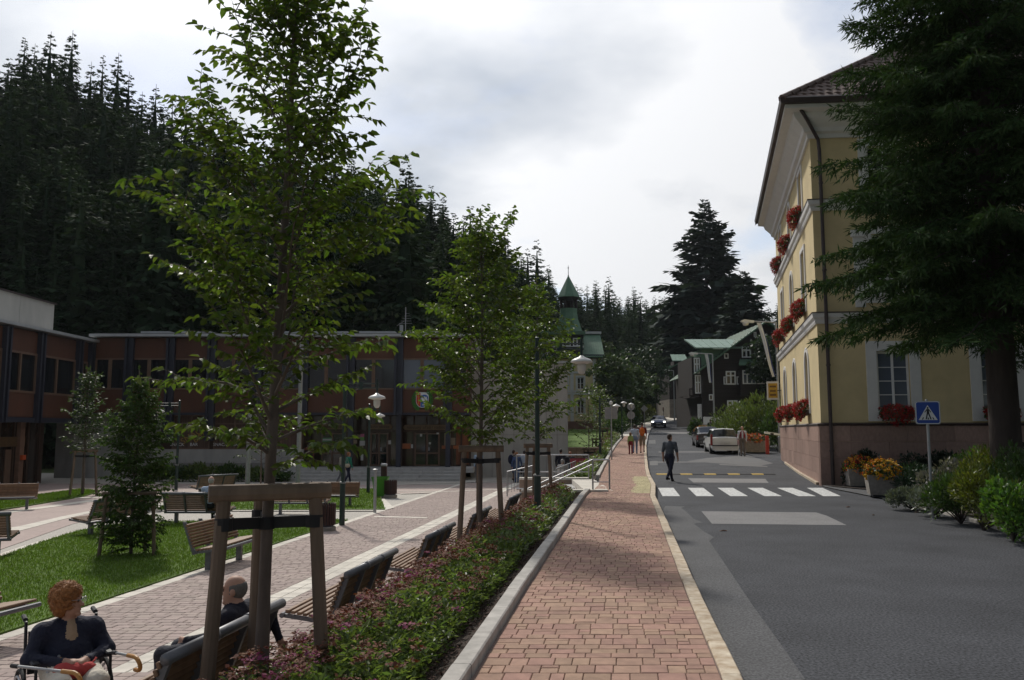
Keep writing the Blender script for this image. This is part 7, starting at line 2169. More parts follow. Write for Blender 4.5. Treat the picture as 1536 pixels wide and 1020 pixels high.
# ------------------------------------------------------------------ figures: one continuous skin from blended round cones
def sdf_cone(Q, a, b, ra, rb):
    a, b = np.array(a, float), np.array(b, float); ba = b - a; l2 = ba @ ba
    if l2 < 1e-10: return np.linalg.norm(Q - a, axis=-1) - max(ra, rb)
    h = np.clip(((Q - a) @ ba) / l2, 0, 1)
    return np.linalg.norm(Q - a - h[..., None] * ba, axis=-1) - (ra + (rb - ra) * h)
def sdf_ell(Q, c, r, R=None):
    q = Q - np.array(c, float)
    if R is not None: q = q @ R
    r = np.array(r, float); k0 = np.linalg.norm(q / r, axis=-1); k1 = np.linalg.norm(q / (r * r), axis=-1)
    return k0 * (k0 - 1.0) / np.maximum(k1, 1e-6)
def surface_net(prims, res, noise=0.0, seed=0):
    """prims: (kind, args, group, blend, sub). Returns V, quads, group per quad"""
    lo, hi = np.full(3, 1e9), np.full(3, -1e9)
    for kd, ar, g, k, sub in prims:
        if sub: continue
        if kd == 'c': P = np.array([ar[0], ar[1]], float); r = max(ar[2], ar[3])
        else: P = np.array([ar[0]], float); r = max(ar[1])
        lo = np.minimum(lo, P.min(0) - r); hi = np.maximum(hi, P.max(0) + r)
    lo -= res * 2.5; hi += res * 2.5
    n = np.ceil((hi - lo) / res).astype(int) + 1
    ax = [lo[i] + res * np.arange(n[i]) for i in range(3)]
    F = np.full(n, .3, np.float32); best = np.full(n, 9., np.float32); G = np.zeros(n, np.int16)
    for kd, ar, g, k, sub in prims:
        if kd == 'c': P = np.array([ar[0], ar[1]], float); r = max(ar[2], ar[3])
        else: P = np.array([ar[0]], float); r = max(ar[1])
        m = r + k * 1.5 + res * 3
        i0 = np.maximum(((P.min(0) - m - lo) / res).astype(int), 0); i1 = np.minimum(((P.max(0) + m - lo) / res).astype(int) + 2, n)
        if np.any(i1 <= i0): continue
        sl = tuple(slice(a, b) for a, b in zip(i0, i1))
        Q = np.stack(np.meshgrid(*[ax[i][sl[i]] for i in range(3)], indexing='ij'), -1)
        d = (sdf_cone(Q, *ar) if kd == 'c' else sdf_ell(Q, *ar)).astype(np.float32)
        if sub:
            F[sl] = np.maximum(F[sl], -d); continue
        up = d < best[sl]; best[sl] = np.where(up, d, best[sl]); G[sl] = np.where(up, g, G[sl])
        o = F[sl]; h = np.clip(.5 + .5 * (o - d) / max(k, 1e-4), 0, 1)
        F[sl] = o * (1 - h) + d * h - k * h * (1 - h)
    if noise:
        X, Y, Z = np.meshgrid(*ax, indexing='ij'); s = seed
        F += noise * (np.sin(X * 61 + s) * np.sin(Y * 57 + 1.3 * s) * np.sin(Z * 63 + 2 * s) + .6 * np.sin(X * 113 + 2 * s) * np.sin(Y * 127) * np.sin(Z * 119 + s))
    S = F < 0
    # cell vertices
    acc = np.zeros([*(n - 1), 3], np.float32); cnt = np.zeros(n - 1, np.float32)
    cor = [(i, j, k) for i in (0, 1) for j in (0, 1) for k in (0, 1)]
    def C_(A, c): return A[c[0]:n[0] - 1 + c[0], c[1]:n[1] - 1 + c[1], c[2]:n[2] - 1 + c[2]]
    for c in cor:
        for a in range(3):
            if c[a] == 1: continue
            e = list(c); e[a] = 1; e = tuple(e)
            f0, f1 = C_(F, c), C_(F, e); x = (f0 < 0) != (f1 < 0)
            if not x.any(): continue
            t = np.where(x, f0 / np.where(x, f0 - f1, 1), 0)
            for q in range(3): acc[..., q] += np.where(x, c[q] + (t if q == a else 0), 0)
            cnt += x
    act = cnt > 0; idx = -np.ones(n - 1, np.int64); idx[act] = np.arange(act.sum())
    I = np.argwhere(act); V = lo + (I + acc[act] / cnt[act][:, None]) * res
    quads, gs = [], []
    for a in range(3):
        sl0 = [slice(0, n[i]) for i in range(3)]; sl1 = list(sl0); sl0[a] = slice(0, n[a] - 1); sl1[a] = slice(1, n[a])
        x = S[tuple(sl0)] != S[tuple(sl1)]; E_ = np.argwhere(x)
        b, c = (a + 1) % 3, (a + 2) % 3
        ok = (E_[:, b] > 0) & (E_[:, c] > 0) & (E_[:, b] < n[b] - 1) & (E_[:, c] < n[c] - 1); E_ = E_[ok]
        if not len(E_): continue
        def cell(db, dc): q = E_.copy(); q[:, b] += db; q[:, c] += dc; return idx[q[:, 0], q[:, 1], q[:, 2]]
        qd = np.stack([cell(-1, -1), cell(0, -1), cell(0, 0), cell(-1, 0)], 1)
        ins = S[E_[:, 0], E_[:, 1], E_[:, 2]]; qd[~ins] = qd[~ins][:, ::-1]
        quads.append(qd); gs.append(G[E_[:, 0], E_[:, 1], E_[:, 2]])
    return V, np.concatenate(quads), np.concatenate(gs)

m_skin = M('skin', (.42, .235, .165), rough=.6, var=.08, scale=9); m_skin_tan = M('skin_tan', (.30, .16, .11), rough=.6, var=.08, scale=9)
_clothes = {}
def cloth(col):
    if col not in _clothes: _clothes[col] = M('cloth_%d' % len(_clothes), col, rough=.9, var=.12, scale=14, bump=.8, bscale=16, dist=.03)
    return _clothes[col]
def Rz(a): return np.array([[cos(a), -sin(a), 0], [sin(a), cos(a), 0], [0, 0, 1.]])
def head_prims(c, yaw, k, s=1.0, tilt=0.0, g_skin=0):
    """head at c (centre), looking along yaw (0 = +Y). s scales an adult head"""
    R = Rz(yaw)
    if tilt: R = R @ np.array([[1, 0, 0], [0, cos(tilt), -sin(tilt)], [0, sin(tilt), cos(tilt)]])
    def p(x, y, z): return np.array(c) + R @ np.array([x, y, z]) * s
    out = [('e', (p(0, -.01, .025), np.array([.076, .096, .098]) * s, R), g_skin, k, 0), ('e', (p(0, .022, -.05), np.array([.058, .070, .072]) * s, R), g_skin, k, 0),
           ('c', (p(0, .085, .0), p(0, .108, -.030), .010 * s, .016 * s), g_skin, .012, 0), ('e', (p(0, .086, -.072), np.array([.024, .012, .010]) * s, R), g_skin, .01, 0), ('e', (p(0, .078, -.105), np.array([.026, .022, .018]) * s, R), g_skin, .015, 0)]
    for sg in (-1, 1):
        out += [('e', (p(sg * .078, -.012, -.01), np.array([.014, .024, .034]) * s, R), g_skin, .008, 0), ('e', (p(sg * .033, .080, .030), np.array([.026, .012, .008]) * s, R), g_skin, .012, 0),
                ('e', (p(sg * .032, .092, .010), np.array([.014, .014, .009]) * s, R), g_skin, .006, 1), ('e', (p(sg * .032, .084, .008), np.array([.012, .010, .010]) * s, R), 9, .002, 0)]
    return out
def hand_prims(wr, d, palm, curl=.5, s=1.0, g=0, side=1):
    """wrist wr, direction d, palm normal"""
    wr, d, palm = np.array(wr, float), unit(np.array([d], float))[0], np.array(palm, float)
    palm = palm - d * (palm @ d); palm /= np.linalg.norm(palm); across = np.cross(d, palm) * side
    k0 = wr + d * .085 * s
    out = [('c', (wr, k0 + across * .018 * s, .026 * s, .024 * s), g, .02, 0), ('c', (wr, k0 - across * .018 * s, .024 * s, .022 * s), g, .02, 0)]
    for i, (o, l) in enumerate(((.034, .072), (.012, .080), (-.011, .076), (-.033, .060))):
        a = k0 + across * o * s; c1 = d * cos(curl) + palm * sin(curl); c2 = d * cos(curl * 2.1) + palm * sin(curl * 2.1)
        b = a + c1 * l * .5 * s; e = b + c2 * l * .5 * s
        out += [('c', (a, b, .0105 * s, .0095 * s), g, .006, 0), ('c', (b, e, .0095 * s, .008 * s), g, .004, 0)]
    t0 = wr + d * .03 * s + across * .022 * s; t1 = t0 + (d * .6 + across * .75 + palm * .25) * .042 * s; t2 = t1 + (d * .85 + across * .2 + palm * .45) * .034 * s
    return out + [('c', (t0, t1, .014 * s, .012 * s), g, .008, 0), ('c', (t1, t2, .0115 * s, .009 * s), g, .004, 0)]
def figure(label, loc, rz, J, col, res, head_yaw=0, head_tilt=0, hs=1.0, fat=1.0, shorts=False, sleeves=True, skirt=None, hair=(.05, .03, .02), hair_kind='short', skin=None, open_jacket=None, shoe=(.03, .025, .02), hands=True, hand_dir=None, hcurl=.5, belly=0.0):
    """J: joint dict in metres (local, +Y forward, z up from the ground). groups 0 skin 1 top 2 bottom 3 shoes 4 inner shirt 9 eyes"""
    f = fat; k = max(.03, res * 1.1); A = lambda n: np.array(J[n], float); pr = []
    add = lambda kd, ar, g, kk=k: pr.append((kd, ar, g, kk, 0))
    pel, chest, neck, head = A('pelvis'), A('chest'), A('neck'), A('head')
    fw = A('fwd') if 'fwd' in J else np.array([0, 1., 0]); lat = np.array([fw[1], -fw[0], 0])
    sL, sR = A('shL'), A('shR')
    mid = (pel + chest) / 2
    Rb = np.stack([lat, fw, [0, 0, 1]], 1)
    add('e', (pel + [0, 0, .03], np.array([.165 * f, .125 * f, .15]), Rb), 2); add('e', (mid, np.array([.15 * f, (.115 + belly) * f, .19]), Rb), 1); add('e', (chest, np.array([.165 * f, .118 * f, .20]), Rb), 1)
    add('c', (sL, sR, .072 * f, .072 * f), 1); add('c', (chest + [0, 0, .12], neck, .07 * f, .055), 1); add('c', (neck, head + [0, 0, -.06 * hs], .052 * hs, .05 * hs), 0)
    if open_jacket: add('e', (chest + fw * .055 * f + [0, 0, -.06], np.array([.075, .085 * f, .24]), Rb), 4, .015)
    for s in 'LR':
        sh, el, wr = A('sh' + s), A('el' + s), A('wr' + s); hp, kn, an, to = A('hp' + s), A('kn' + s), A('an' + s), A('to' + s)
        g_low = 1 if sleeves else 0
        add('c', (sh, el, .062 * f, .046 * f), 1); add('c', (el, wr, .045 * f, .030), g_low)
        if not sleeves: add('c', (el * .35 + sh * .65, el * .8 + sh * .2, .060 * f, .054 * f), 1)
        add('c', (hp, kn, .092 * f, .060 * f), 2)
        add('c', (kn, an, .062 * f if not shorts else .054, .047 if not shorts else .036), 0 if shorts else 2)
        if shorts: add('c', (hp, kn + (hp - kn) * -.08, .09 * f, .075 * f), 2)
        add('c', (an + [0, 0, -.02], to, .045, .036), 3, .02); add('c', (an + [0, 0, -.05], an * .6 + to * .4 + [0, 0, -.02], .04, .042), 3, .02)
        if hands:
            hd = np.array(hand_dir[s], float) if hand_dir and s in hand_dir else (wr - el)
            palm = np.array(J['palm' + s], float) if 'palm' + s in J else (pel - wr) * [1, 1, 0] + [0, 1e-3, 0]
            pr += hand_prims(wr, hd, palm, hcurl, 1.0 * (hs ** .5), 0, 1 if s == 'L' else -1)
    if skirt: add('c', (pel, (A('knL') + A('knR')) / 2 + [0, 0, .0], .16 * f, .2 * f), 2)
    pr += [(a, b, c_, min(d_, .03), e_) for a, b, c_, d_, e_ in head_prims(head, head_yaw, .03, hs, head_tilt)]
    V, Q, g = surface_net(pr, res)
    t = thing('person', label, 'person', loc, rz)
    skinm = skin or m_skin; inner = cloth(open_jacket) if open_jacket else cloth(col[0])
    mats = [skinm, cloth(col[0]), cloth(col[1]), cloth(shoe), inner, m_sign_black]; g = np.where(g == 9, 5, g)
    link('body', fast_mesh('body', V, Q, mats, g, smooth=True), t)
    # hair
    R = Rz(head_yaw); hp_ = lambda x, y, z: head + R @ np.array([x, y, z]) * hs
    hr = []
    if hair_kind == 'short': hr = [('e', (hp_(0, -.024, .040), np.array([.083, .100, .094]) * hs, R), 0, .02, 0), ('e', (hp_(0, -.06, -.01), np.array([.074, .055, .07]) * hs, R), 0, .02, 0)]; cut = [('e', (hp_(0, .125, -.03), np.array([.1, .085, .12]) * hs, R), 0, .01, 1)]
    elif hair_kind == 'bald': hr = [('e', (hp_(0, -.012, .018), np.array([.081, .101, .104]) * hs, R), 0, .02, 0)]; cut = [('e', (hp_(0, .02, .155), np.array([.16, .16, .115]) * hs, R), 0, .01, 1), ('e', (hp_(0, .125, 0), np.array([.13, .12, .22]) * hs, R), 0, .01, 1), ('e', (hp_(0, .02, -.16), np.array([.16, .13, .105]) * hs, R), 0, .01, 1)]
    elif hair_kind == 'curly':
        rg = np.random.default_rng(3); cut = [('e', (hp_(0, .125, -.035), np.array([.085, .075, .10]) * hs, R), 0, .01, 1)]
        hr = [('e', (hp_(0, -.02, .045), np.array([.098, .112, .105]) * hs, R), 0, .02, 0), ('e', (hp_(0, -.055, -.03), np.array([.092, .075, .10]) * hs, R), 0, .03, 0)]
        for q in range(420):
            d = rdir(rg, 1)[0]
            if d[1] > .55 and d[2] < .35: continue
            hr.append(('e', (hp_(d[0] * .105, -.025 + d[1] * .12, .035 + d[2] * .118), np.array([.013, .013, .013]) * hs * rg.uniform(.6, 1.25)), 0, .010, 0))
    elif hair_kind == 'long': hr = [('e', (hp_(0, -.022, .035), np.array([.088, .104, .098]) * hs, R), 0, .02, 0), ('c', (hp_(0, -.06, .0), hp_(0, -.07, -.17), .075 * hs, .05 * hs), 0, .03, 0)]; cut = [('e', (hp_(0, .125, -.03), np.array([.1, .085, .12]) * hs, R), 0, .01, 1)]
    if hr:
        V, Q, g = surface_net(hr + cut, min(res, .02) if hair_kind != 'curly' else min(res, .006), noise=.003 if hair_kind == 'curly' else 0)
        if hair_kind == 'curly':
            k_ = rg.integers(len(V), size=2600); c0 = V.mean(0); nn = unit(V[k_] - c0)
            V2, Q2 = leaves4(V[k_] - nn * .004, unit(np.cross(nn, rdir(rg, 2600))) + nn * .5, nn, rg.uniform(.018, .04, 2600), .0045)
            V, Q = np.concatenate([V, V2]), np.concatenate([Q, Q2 + len(V)])
        link('hair', fast_mesh('hair', V, Q, M('hair_' + label[:12], hair, rough=.7, var=.3, scale=30), smooth=True), t)
    return t
def standing(h=1.75, stride=0.0, swing=0.0, lean=0.0, w=1.0, el_bend=.15):
    """walking or standing joints; stride = leg angle"""
    k = h / 1.75; J = {}
    hz = .93 * k
    def leg(s, x, a):
        kn = np.array([x, sin(a) * .44 * k + (.05 if a < 0 else .03), hz - cos(a) * .44 * k]); b = a - (.35 if a < -.05 else .06)
        an = kn + np.array([0, sin(b) * .43 * k, -cos(b) * .43 * k]); J['hp' + s], J['kn' + s], J['an' + s] = (x, 0, hz - .03), tuple(kn), tuple(an)
        J['to' + s] = (x * 1.15, an[1] + .13 * k, max(an[2] - .05 * k, .035))
    leg('L', -.095 * w, stride); leg('R', .095 * w, -stride)
    low = min(J['anL'][2], J['anR'][2]) - .085 * k
    J = {q: (v[0], v[1], v[2] - low) for q, v in J.items()}; hz -= low
    J['pelvis'] = (0, 0, hz); J['chest'] = (0, lean * .35, hz + .37 * k); J['neck'] = (0, lean * .5, hz + .54 * k); J['head'] = (0, lean * .62 + .015, hz + .70 * k)
    for s, sg, a in (('L', -1, -swing), ('R', 1, swing)):
        sh = np.array([sg * .185 * w * k, lean * .45, hz + .475 * k]); el = sh + np.array([sg * .05, sin(a) * .29 * k, -cos(a) * .29 * k]); b = a + el_bend
        J['sh' + s], J['el' + s] = tuple(sh), tuple(el); J['wr' + s] = tuple(el + np.array([-sg * .01, sin(b) * .25 * k, -cos(b) * .25 * k]))
    return J
def seated(seat=.45, lean=-.06):
    J = {'pelvis': (0, -.02, seat + .10), 'chest': (0, -.02 + lean * .6, seat + .44), 'neck': (0, lean + .0, seat + .60), 'head': (0, lean + .03, seat + .76)}
    for s, sg in (('L', -1), ('R', 1)):
        J['hp' + s] = (sg * .10, .02, seat + .09); J['kn' + s] = (sg * .13, .44, seat + .06); J['an' + s] = (sg * .12, .46, .09); J['to' + s] = (sg * .13, .60, .04)
        J['sh' + s] = (sg * .19, lean * .8, seat + .53); J['el' + s] = (sg * .25, lean + .05, seat + .26); J['wr' + s] = (sg * .10, .24, seat + .18)
    return J
def fz(px, py, hgt=None): pass

# ---- woman in the wheelchair, lower left
WX, WY = at(108, 905, 6.75).x, 6.75; WZ = plaza_z(6.75); WS_ = .95
wrz = atan2(-.62, -.78)            # faces right and towards the camera
Jw = seated(.50, -.10)
Jw['head'] = (.02, -.02, 1.125); Jw['neck'] = (0, -.065, .965); Jw['chest'] = (0, -.09, .80)
Jw['elL'] = (-.29, -.0, .70); Jw['elR'] = (.29, -.0, .70); Jw['wrL'] = (-.09, .255, .70); Jw['wrR'] = (.10, .245, .705)
Jw['shL'] = (-.185, -.075, .875); Jw['shR'] = (.185, -.075, .875); Jw['palmL'] = (.35, .0, -1); Jw['palmR'] = (-.35, 0, -1)
figure('woman with curly red hair and navy jacket sitting in the wheelchair', (WX, WY, WZ), wrz, Jw, ((.016, .018, .035), (.55, .50, .42)), .0085, head_yaw=radians(62), hs=1.0, fat=1.3, hair=(.30, .125, .04), hair_kind='curly', open_jacket=(.36, .25, .16), hand_dir={'L': (.85, .5, -.1), 'R': (-.85, .45, -.1)}, hcurl=.45, belly=.03, shoe=(.05, .04, .035))
wt = bpy.data.objects[[o.name for o in bpy.data.objects if o.get('label', '').startswith('woman with curly')][0]]
wt.scale = (WS_,) * 3
gl = MB(); hc = np.array(Jw['head']); R_ = Rz(radians(62))
for sg in (-1, 1):
    ring = [tuple(hc + R_ @ np.array([sg * .036 + .026 * cos(t), .118, .012 + .021 * sin(t)])) for t in np.linspace(0, 2 * pi, 13)]
    gl.tube(ring, .0022, 5); gl.tube([tuple(hc + R_ @ np.array([sg * .06, .116, .018])), tuple(hc + R_ @ np.array([sg * .09, .0, .018]))], .002, 5)
gl.tube([tuple(hc + R_ @ np.array([-.012, .12, .014])), tuple(hc + R_ @ np.array([.012, .12, .014]))], .002, 5); gl.build('glasses', m_stainless, wt)
lap = MB()
for sg in (-1, 1):                                                 # jacket lapels and buttons
    lap.add([(sg * .025, .075, 1.03), (sg * .10, .075, 1.00), (sg * .115, .11, .88), (sg * .055, .125, .80)], [(0, 1, 2, 3)])
lap.v = [(x, y - .045, z) for x, y, z in lap.v]
bt = MB(); bt.tube([(.095, .105, .72), (.097, .116, .72)], .012, 10); bt.build('button', m_stainless, wt); bt = MB(); bt.tube([(.20, .30, .66), (.21, .31, .665)], .012, 10); bt.build('button', m_stainless, wt)
wb_ = MB(); wrR = np.array(Jw['wrR']); wb_.lathe([(.036, -.006), (.036, .006)], 14, cap=False); wb_.xform(Matrix.Translation(Vector(wrR + [.012, -.01, .0])) @ Matrix.Rotation(radians(75), 4, 'Y')); wb_.build('bracelet', m_gold, wt)
# wheelchair
m_chair_vinyl = M('black_vinyl', (.014, .014, .016), rough=.5, var=.1); m_cane_tan = M('tan_grip', (.42, .20, .05), rough=.5, var=.15, scale=20)
wc = thing('wheelchair', 'black folding wheelchair in which the red haired woman sits', 'wheelchair', (WX, WY, WZ), wrz)
wc.scale = (WS_,) * 3
MB().box(-.24, .24, -.20, .26, .44, .485, bev=.015).build('seat', m_chair_vinyl, wc)
m2 = MB(); m2.slab([(-.24, .50), (.24, .50), (.24, .84), (-.24, .84)], (0, -.295, 0), (1, 0, 0), (0, -.12, 1), (0, -.03, 0)); m2.build('backrest', m_chair_vinyl, wc)
for sg in (-1, 1):
    w_ = MB(); x = sg * .315
    for r_, rr_ in ((.285, .017), (.262, .008)): 
        pts = [(x, -.16 + r_ * cos(t), .30 + r_ * sin(t)) for t in np.linspace(0, 2 * pi, 37)]
        w_.tube(pts, rr_, 8, cap=False)
    wh = w_.build('wheel', m_tyre, wc)
    s_ = MB()
    for q in range(16): t = 2 * pi * q / 16; s_.tube([(x, -.16 + .03 * cos(t + .4), .30 + .03 * sin(t + .4)), (x, -.16 + .27 * cos(t), .30 + .27 * sin(t))], .0018, 4)
    s_.tube([(x - .03, -.16, .30), (x + .03, -.16, .30)], .03, 10); s_.build('spokes', m_stainless, wh)
    MB().tube([(sg * .335, -.16 + .24 * cos(t), .30 + .24 * sin(t)) for t in np.linspace(0, 2 * pi, 31)], .009, 6, cap=False).build('hand_rim', m_stainless, wh)
    m2 = MB(); m2.tube([(sg * .27, -.26, .30), (sg * .27, -.36, .93), (sg * .27, -.47, .95)], .013, 8); m2.tube([(sg * .27, -.26, .42), (sg * .27, .28, .42), (sg * .26, .34, .30), (sg * .25, .42, .08)], .013, 8); m2.tube([(sg * .27, -.30, .68), (sg * .27, .20, .68), (sg * .27, .22, .42)], .012, 8); m2.build('side_frame', m_chair_vinyl, wc)
    m2 = MB(); m2.tube([(sg * .27, -.39, .942), (sg * .27, -.50, .955)], .02, 8); m2.build('push_handle', m_rubber, wc)
    MB().box(sg * .27 - .03, sg * .27 + .03, -.12, .2, .685, .715, bev=.01).build('armrest', m_chair_vinyl, wc)
    m2 = MB(); m2.tube([(sg * .25 - .015, .36, .075), (sg * .25 + .015, .36, .075)], .075, 14); m2.build('caster', m_tyre, wc)
    MB().box(sg * .13 - .09, sg * .13 + .09, .38, .56, .03, .05, bev=.01).build('footrest', m_chair_vinyl, wc)
bag = thing('handbag', 'soft coral red handbag on the lap of the woman in the wheelchair', 'bag', (WX, WY, WZ), wrz)
bag.scale = (WS_,) * 3
V, Q, g = surface_net([('e', ((.03, .30, .63), (.135, .07, .055)), 0, .03, 0), ('e', ((.07, .28, .66), (.10, .06, .05)), 0, .03, 0), ('e', ((-.05, .31, .65), (.09, .055, .045)), 0, .03, 0)], .009, noise=.003, seed=2)
link('bag_body', fast_mesh('bag_body', V, Q, cloth((.42, .055, .05)), smooth=True), bag)
MB().tube([(-.09, .33, .67), (-.15, .26, .70), (-.12, .20, .70), (-.02, .22, .69)], .007, 6).build('strap', cloth((.42, .055, .05)), bag)
# two walking canes with tan crook handles
def cane(label, a, b, side, up=(0, 0, 1)):
    """a = foot, b = start of grip; crook curves over towards +side"""
    t = thing('walking_cane', label, 'cane', (0, 0, 0)); a, b = Vector(a), Vector(b); d = (b - a).normalized(); s = Vector(side).normalized()
    MB().tube([a, b], .0105, 10).build('shaft', m_galv, t); MB().tube([a - d * .03, a + d * .03], .016, 10).build('rubber_tip', m_rubber, t)
    c = b + d * .10; r_ = .052
    pts = [b, b + d * .05, c] + [c + s * r_ - s * r_ * cos(q) + d * r_ * 1.15 * sin(q) for q in np.linspace(.3, pi, 9)] + [c + s * 2 * r_ - d * .05]
    MB().tube(pts, .0155, 10).build('crook_handle', m_cane_tan, t); return t
cane('walking cane with tan crook lying across the wheelchair, tip to the left', at(22, 999, 6.3), at(93, 1007, 6.15), (.2, 0, -1))
cane('walking cane with tan crook pointing right from the wheelchair arm', at(172, 979, 6.6), at(192, 983, 6.45), (.35, 0, -1))
# ---- bald man on the nearest bench
MX, MY = bench_x(7.42) - .46, 7.42; MZ = plaza_z(7.4)
mrz = atan2(.989, .146)
Jm = seated(.45, -.16)
Jm['pelvis'] = (0, .06, .52); Jm['chest'] = (0, -.13, .74); Jm['neck'] = (0, -.17, .90); Jm['head'] = (0, -.12, 1.04); Jm['shL'] = (-.19, -.16, .84); Jm['shR'] = (.20, -.17, .85)
Jm['elR'] = (.21, -.36, .80); Jm['wrR'] = (.19, -.46, .60); Jm['palmR'] = (-1, 0, 0)
figure('balding man in a dark jacket on the nearest bench, arm over the backrest', (MX, MY, MZ), mrz, Jm, ((.014, .014, .024), (.04, .04, .05)), .0095, head_yaw=radians(8), hs=1.0, fat=1.15, hair=(.13, .12, .11), hair_kind='bald', open_jacket=(.45, .44, .40), skin=m_skin, hcurl=.5, sleeves=True)

# ---- people in the street and on the square
def stand(label, px, Y, z, face, J, col, **kw):
    p = (lampz(px, Y), Y, z); return figure(label, p, atan2(-face[0], face[1]), J, col, kw.pop('res', .022), **kw)
rz31 = road_z(31.5)
stand('man in slate shirt and navy jeans striding over the street', 1003.5, 31.3, rz31, (.62, .78), standing(1.80, .40, .18, .06, 1.1), ((.055, .065, .08), (.012, .014, .030)), res=.013, hair=(.035, .02, .014), fat=1.12, sleeves=False, head_yaw=radians(-10), skin=m_skin_tan)
zpv = lambda Y: road_z(Y) + .125
stand('man in dark red shirt with an orange backpack on the footway', 963, 49.5, zpv(49.5), (.16, 1), standing(1.80, .22, .12), ((.14, .018, .022), (.26, .20, .13)), shorts=True, sleeves=False, hair=(.03, .02, .015))
bp = thing('backpack', 'orange backpack worn by the man on the footway', 'backpack', (lampz(963, 49.5), 49.5, zpv(49.5)), atan2(-.16, 1))
V, Q, g = surface_net([('e', ((0, -.21, 1.26), (.17, .11, .25)), 0, .04, 0), ('e', ((0, -.28, 1.16), (.13, .08, .13)), 0, .03, 0)], .022); link('pack', fast_mesh('pack', V, Q, cloth((.52, .12, .015)), smooth=True), bp)
for sg in (-1, 1): MB().tube([(sg * .1, -.15, 1.45), (sg * .12, .0, 1.52), (sg * .13, .12, 1.40), (sg * .14, .08, 1.12)], .02, 6).build('strap', m_chair_vinyl, bp)
stand('woman in pale blue hooded top walking on the footway', 952, 48.8, zpv(48.8), (.16, 1), standing(1.68, -.2, .1), ((.42, .48, .58), (.17, .23, .36)), hair=(.03, .02, .015), hair_kind='short')
stand('child in green top and red trousers walking on the footway', 945.5, 48.4, zpv(48.4), (.16, 1), standing(1.22, .18, .1, w=.8), ((.26, .33, .10), (.20, .02, .025)), hs=.92, fat=.72, hair=(.16, .08, .03))
omJ = standing(1.70, .05, .05); omJ['elR'] = (.24, .05, 1.12); omJ['wrR'] = (.27, .22, .93)
om = stand('old man in red waistcoat standing with a white stick by the white car', 1113, 48.8, road_z(48.8), (-.15, -1), omJ, ((.55, .55, .58), (.15, .12, .10)), hair=(.45, .43, .40), hair_kind='bald', res=.02, sleeves=True)
V, Q, g = surface_net([('e', ((0, .01, 1.18), (.172, .132, .26)), 0, .03, 0), ('e', ((0, .0, 1.36), (.17, .11, .12)), 0, .03, 0), ('e', ((0, .16, 1.2), (.055, .12, .4)), 0, .01, 1)], .018); link('waistcoat', fast_mesh('waistcoat', V, Q, cloth((.22, .02, .03)), smooth=True), om)
stk = thing('white_stick', 'white walking stick held by the old man in red waistcoat', 'stick', (lampz(1113, 48.8), 48.8, road_z(48.8)), atan2(.15, -1)); MB().tube([(.27, .26, .0), (.28, .30, .95)], .012, 6).build('stick', m_white, stk); MB().tube([(.28, .30, .93), (.275, .27, 1.02)], .018, 6).build('grip', m_rubber, stk)
stand('woman in a green jacket with a pale shoulder bag before the town hall steps', 523.5, 45.2, plaza_z(45.2), (.75, .6), standing(1.70, .22, .15, .04), ((.02, .20, .13), (.014, .016, .04)), hair=(.30, .12, .05), hair_kind='short')
hb = thing('shoulder_bag', 'cream shoulder bag of the woman in green', 'bag', (lampz(523.5, 45.2) + .02, 45.0, plaza_z(45.2))); V, Q, g = surface_net([('e', ((.0, -.10, 1.0), (.15, .07, .11)), 0, .03, 0)], .02); link('bag_body', fast_mesh('bag_body', V, Q, cloth((.45, .40, .30)), smooth=True), hb); MB().tube([(-.1, -.10, 1.05), (-.03, -.12, 1.42), (.1, -.10, 1.05)], .012, 5).build('strap', cloth((.45, .40, .30)), hb)
stand('person in a beige jacket walking beside the woman in green', 514.5, 45.8, plaza_z(45.8), (.75, .6), standing(1.68, -.2, .12), ((.36, .33, .25), (.14, .14, .15)), hair=(.05, .03, .02))
stand('man in pale blue shirt behind the second stake frame', 718, 46.5, plaza_z(46), (-.2, -1), standing(1.78, .05), ((.34, .45, .58), (.05, .05, .06)), hair=(.12, .04, .02))
stand('person with a dark rucksack beside the concrete hall', 770.5, 48.5, plaza_z(46), (.6, .7), standing(1.72, .12), ((.30, .27, .22), (.06, .09, .17)), shorts=True, hair=(.06, .03, .02))
rk = thing('rucksack', 'dark blue rucksack of the person beside the concrete hall', 'backpack', (lampz(770.5, 48.5), 48.5, plaza_z(46)), atan2(-.6, .7)); V, Q, g = surface_net([('e', ((0, -.24, 1.22), (.19, .15, .28)), 0, .04, 0)], .025); link('pack', fast_mesh('pack', V, Q, cloth((.012, .016, .04)), smooth=True), rk)
for sg in (-1, 1): MB().tube([(sg * .1, -.16, 1.42), (sg * .12, .0, 1.48), (sg * .13, .12, 1.36)], .02, 5).build('strap', m_chair_vinyl, rk)
stand('woman in blue dungarees pushing a wheelchair', 775, 46.3, plaza_z(46), (.25, 1), standing(1.66, .1, .5, .05), ((.05, .08, .17), (.06, .10, .19)), hair=(.28, .12, .04))
stand('man in pale shirt standing beside the pushed wheelchair', 786.5, 47.8, plaza_z(46), (-.3, .9), standing(1.70, .06), ((.42, .47, .55), (.30, .30, .30)), hair=(.04, .025, .02))
w2 = thing('wheelchair', 'small dark wheelchair pushed along the concrete hall', 'wheelchair', (lampz(778, 47.0), 47.0, plaza_z(46)), 0)
for sg in (-1, 1):
    MB().tube([(sg * .3, .29 * cos(t), .30 + .29 * sin(t)) for t in np.linspace(0, 2 * pi, 21)], .022, 6, cap=False).build('wheel', m_tyre, w2); MB().tube([(sg * .26, -.1, .3), (sg * .26, -.2, .95), (sg * .26, -.3, .96)], .015, 6).build('side_frame', m_chair_vinyl, w2)
MB().box(-.25, .25, -.15, .3, .44, .5, bev=.01).build('seat', m_chair_vinyl, w2); MB().box(-.25, .25, -.2, -.16, .5, .92, bev=.01).build('backrest', m_chair_vinyl, w2)
